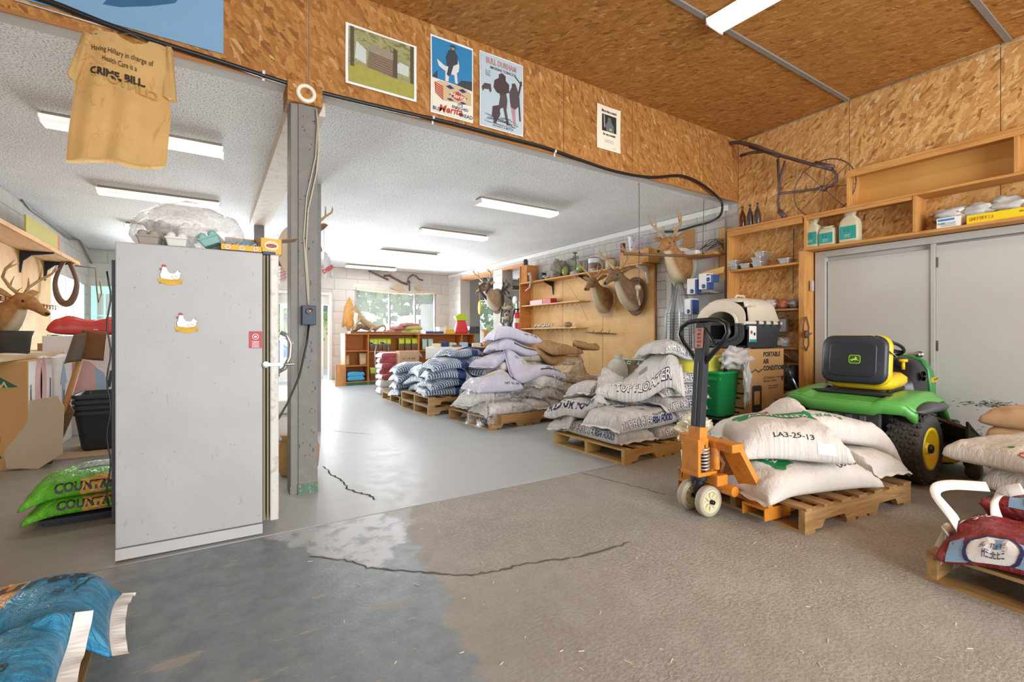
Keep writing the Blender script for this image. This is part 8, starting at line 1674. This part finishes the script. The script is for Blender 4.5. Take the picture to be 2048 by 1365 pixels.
tag(MB().box(5.88, 6.08, 3.2, 3.6, .502, .75).build('cardboard_box', CARD), 'brown carton beside the black spool in the lower cabinet bay', 'box'); tag(MB().add([(5.8, 3.0, .95), (5.8, 3.3, 1.0), (6.05, 3.3, .84), (6.05, 3.0, .84)], [(0, 1, 2, 3)]).build('cardboard_flap', CARD, solid=.004), 'loose cardboard sheet sticking out above the black spool', 'cardboard')
# trap on the side panel
tr = thing('steel_trap', 'rusty spring trap hanging on the pine side panel beside the doors', 'trap', (5.93, 2.79, .95)); tx = lambda x, y: onY(x, y, 2.795)
m = MB().tube([tx(1611, 634), tx(1606, 655), tx(1607, 668)], .007, 6).tube([tx(1613, 634), tx(1618, 655), tx(1616, 668)], .007, 6).tube([tx(1608, 672), tx(1607, 690), tx(1613, 702)], .007, 6).tube([tx(1617, 672), tx(1618, 690), tx(1613, 702)], .007, 6); m.build('jaws', RUST, tr); c_ = tx(1612, 669); MB().cyl(c_, c_ + Vector((0, -.02, 0)), .045, 16).tube([c_, c_ + Vector((.05, -.02, .0)), c_ + Vector((.09, -.02, .01))], .008, 6).build('pan', RUST, tr)
tag(MB().cbox(onY(1624, 572, 2.78) , (.05, .02, .12)).build('paper_tag', mt('c9b9b0', .5, var=.3, sc=30)), 'small red and white packet pinned high on the pine side panel', 'packet')
# ---------------- corner behind the hanging board ----------------
hb0, hb1 = onY(1247, 508, 3.98), onY(1420, 514, 3.98)
tag(MB().tube([hb0, hb1], .017, 4, flat=1).build('hanging_board', mt('7a5f44', .7, var=.15)), 'narrow brown board hanging level on two strings below the back ceiling', 'board')
for x, xt, yt, lb in ((1278, 1278, 365, 'left'), (1405, 1408, 395, 'right')):
    a, b = onY(xt, yt, 3.98), onY(x, 511, 3.98); m = MB().tube([(a.x, 3.98, ZB), a.lerp(b, .3) + Vector((.004, 0, 0)), b], .004, 5).tube([b + Vector((0, 0, .05)), b + Vector((.02, -.02, .0)), b + Vector((-.02, -.02, -.03)), b + Vector((0, -.01, .04))], .004, 5)
    if x < 1300: m.tube([b, b + Vector((0, 0, -.55))], .004, 5)
    tag(m.build('string', mt('55503e', .8)), '%s dark string holding up the hanging board' % lb, 'string', 'strings of the hanging board')
cx_ = onY(1276, 575, 4.0); tag(MB().ell(cx_, (.035, .03, .035), 12, 8, bump=.4).tube([cx_, cx_ + Vector((0, 0, -.1)), cx_ + Vector((.03, 0, -.22))], [.02, .015, .012], 6).build('cow_bell', mt('b9a58c', .6, var=.3, sc=30)), 'small tan dangling bell at the end of the left string', 'bell')
wx = onX(1358, 640, 5.75); wb_ = thing('wire_bundle', 'sheaf of galvanised wire mesh hanging from the deer shield to the floor', 'wire mesh', (wx.x, wx.y, .6)); rg_ = random.Random(6); m = MB()
for k in range(46):
    a = k * .7; b0 = Vector((wx.x + .03 * math.cos(a), wx.y + .05 * math.sin(a), 1.95)); b1 = b0 + Vector((.08 * math.cos(a), .18 * math.sin(a), -.45)); b2 = Vector((wx.x + .10 * math.cos(a), wx.y + .26 * math.sin(a), .62)); m.tube([b0, b1, b2], .004, 3)
for k in range(22):
    z = 1.5 - k * .04; w_ = .2 + .06 * (1 - z / 1.5); m.tube([(wx.x + .10 * math.cos(a), wx.y + w_ * math.sin(a), z) for a in [2 * math.pi * j / 10 for j in range(10)]], .0025, 3, closed=True)
m.build('wires', mt('87929a', .4, .4), wb_)
for (x0, x1, yt, yb2, lb) in ((1335, 1350, 474, 497, 'smaller'), (1366, 1388, 463, 495, 'larger')): a, b = onX(x0, yt, XR - .02), onX(x1, yb2, XR - .02); tag(MB().box(XR - .03, XR - .012, b.y, a.y, b.z, a.z).build('wood_square', mt('b9854c', .7, var=.15)), lb + ' square wooden panel pinned on the block wall behind the deer', 'panel')
pgs = struct(MB().box(XR - .03, XR - .01, YH + .18, 4.07, .9, 2.70).build('wall_side', PEG)); 
t = tag(MB().box(5.82, XR - .03, YH + .17, 4.5, 2.30, 2.335).build('wall_shelf', PINEY), 'short pine shelf beside the deer above the wire mesh', 'shelf')
m = MB()
for k in range(9): m.tube([onX(1395 + 3 * k, 505 - 3 * (k % 5), 5.98), onX(1420 + 3 * k, 480 + 3 * (k % 4), 5.98), onX(1448, 478 + 3 * k, 5.98)], .004, 4)
tag(m.build('wire_basket', DK), 'rusty wire basket coil on the short pine shelf', 'wire basket'); tag(MB().prism(rrect(.12, .24, .03), 2.336, 2.41, 0, TR(5.95, 4.42, 0)).build('white_package', WP), 'white paper-wrapped package on the short pine shelf', 'package')
for k, (px, py, lb) in enumerate(((1388, 572, 'left one of the upper pair'), (1412, 562, 'right one of the upper pair'), (1422, 548, 'topmost'), (1383, 612, 'lowest'))):
    c = onX(px, py, 5.72); t = thing('boxed_package', 'white and blue striped package behind the pallet truck handle, ' + lb, 'package', (c.x, c.y, c.z - .12), 10 - 6 * k, 'white and blue packages')
    MB().box(-.06, .06, -.075, .075, 0, .22 if k != 2 else .1).build('carton', mt('e4e2de', .5), t, world=False, bev=.01); MB().box(-.062, .062, -.077, -.045, 0, .2 if k != 2 else .1).cyl((-.0625, .0, .04), (-.06, .0, .04), .03, 12).build('blue_print', mt('36508c', .5), t, world=False)
m = MB()
for z in (1.50, 1.78): m.box(5.74, XR - .03, 3.98, 4.5, z - .012, z)
m.box(XR - .06, XR - .03, 3.97, 4.5, 1.2, 1.95); tag(m.build('wire_rack', mt('a9a6a0', .5)), 'small wall rack holding the white and blue packages', 'rack')
tag(MB().prism([(0, 0), (.34, .06), (.36, .14), (.04, .10)], 0, .02, 0, frame(onX(1402, 560, 5.8), Vector((0, -1, 0)), Vector((0, 0, 1)), Vector((-1, 0, 0)))).build('paper_cone', mt('d9a860', .6)), 'rolled yellow-brown paper above the white and blue packages', 'paper')
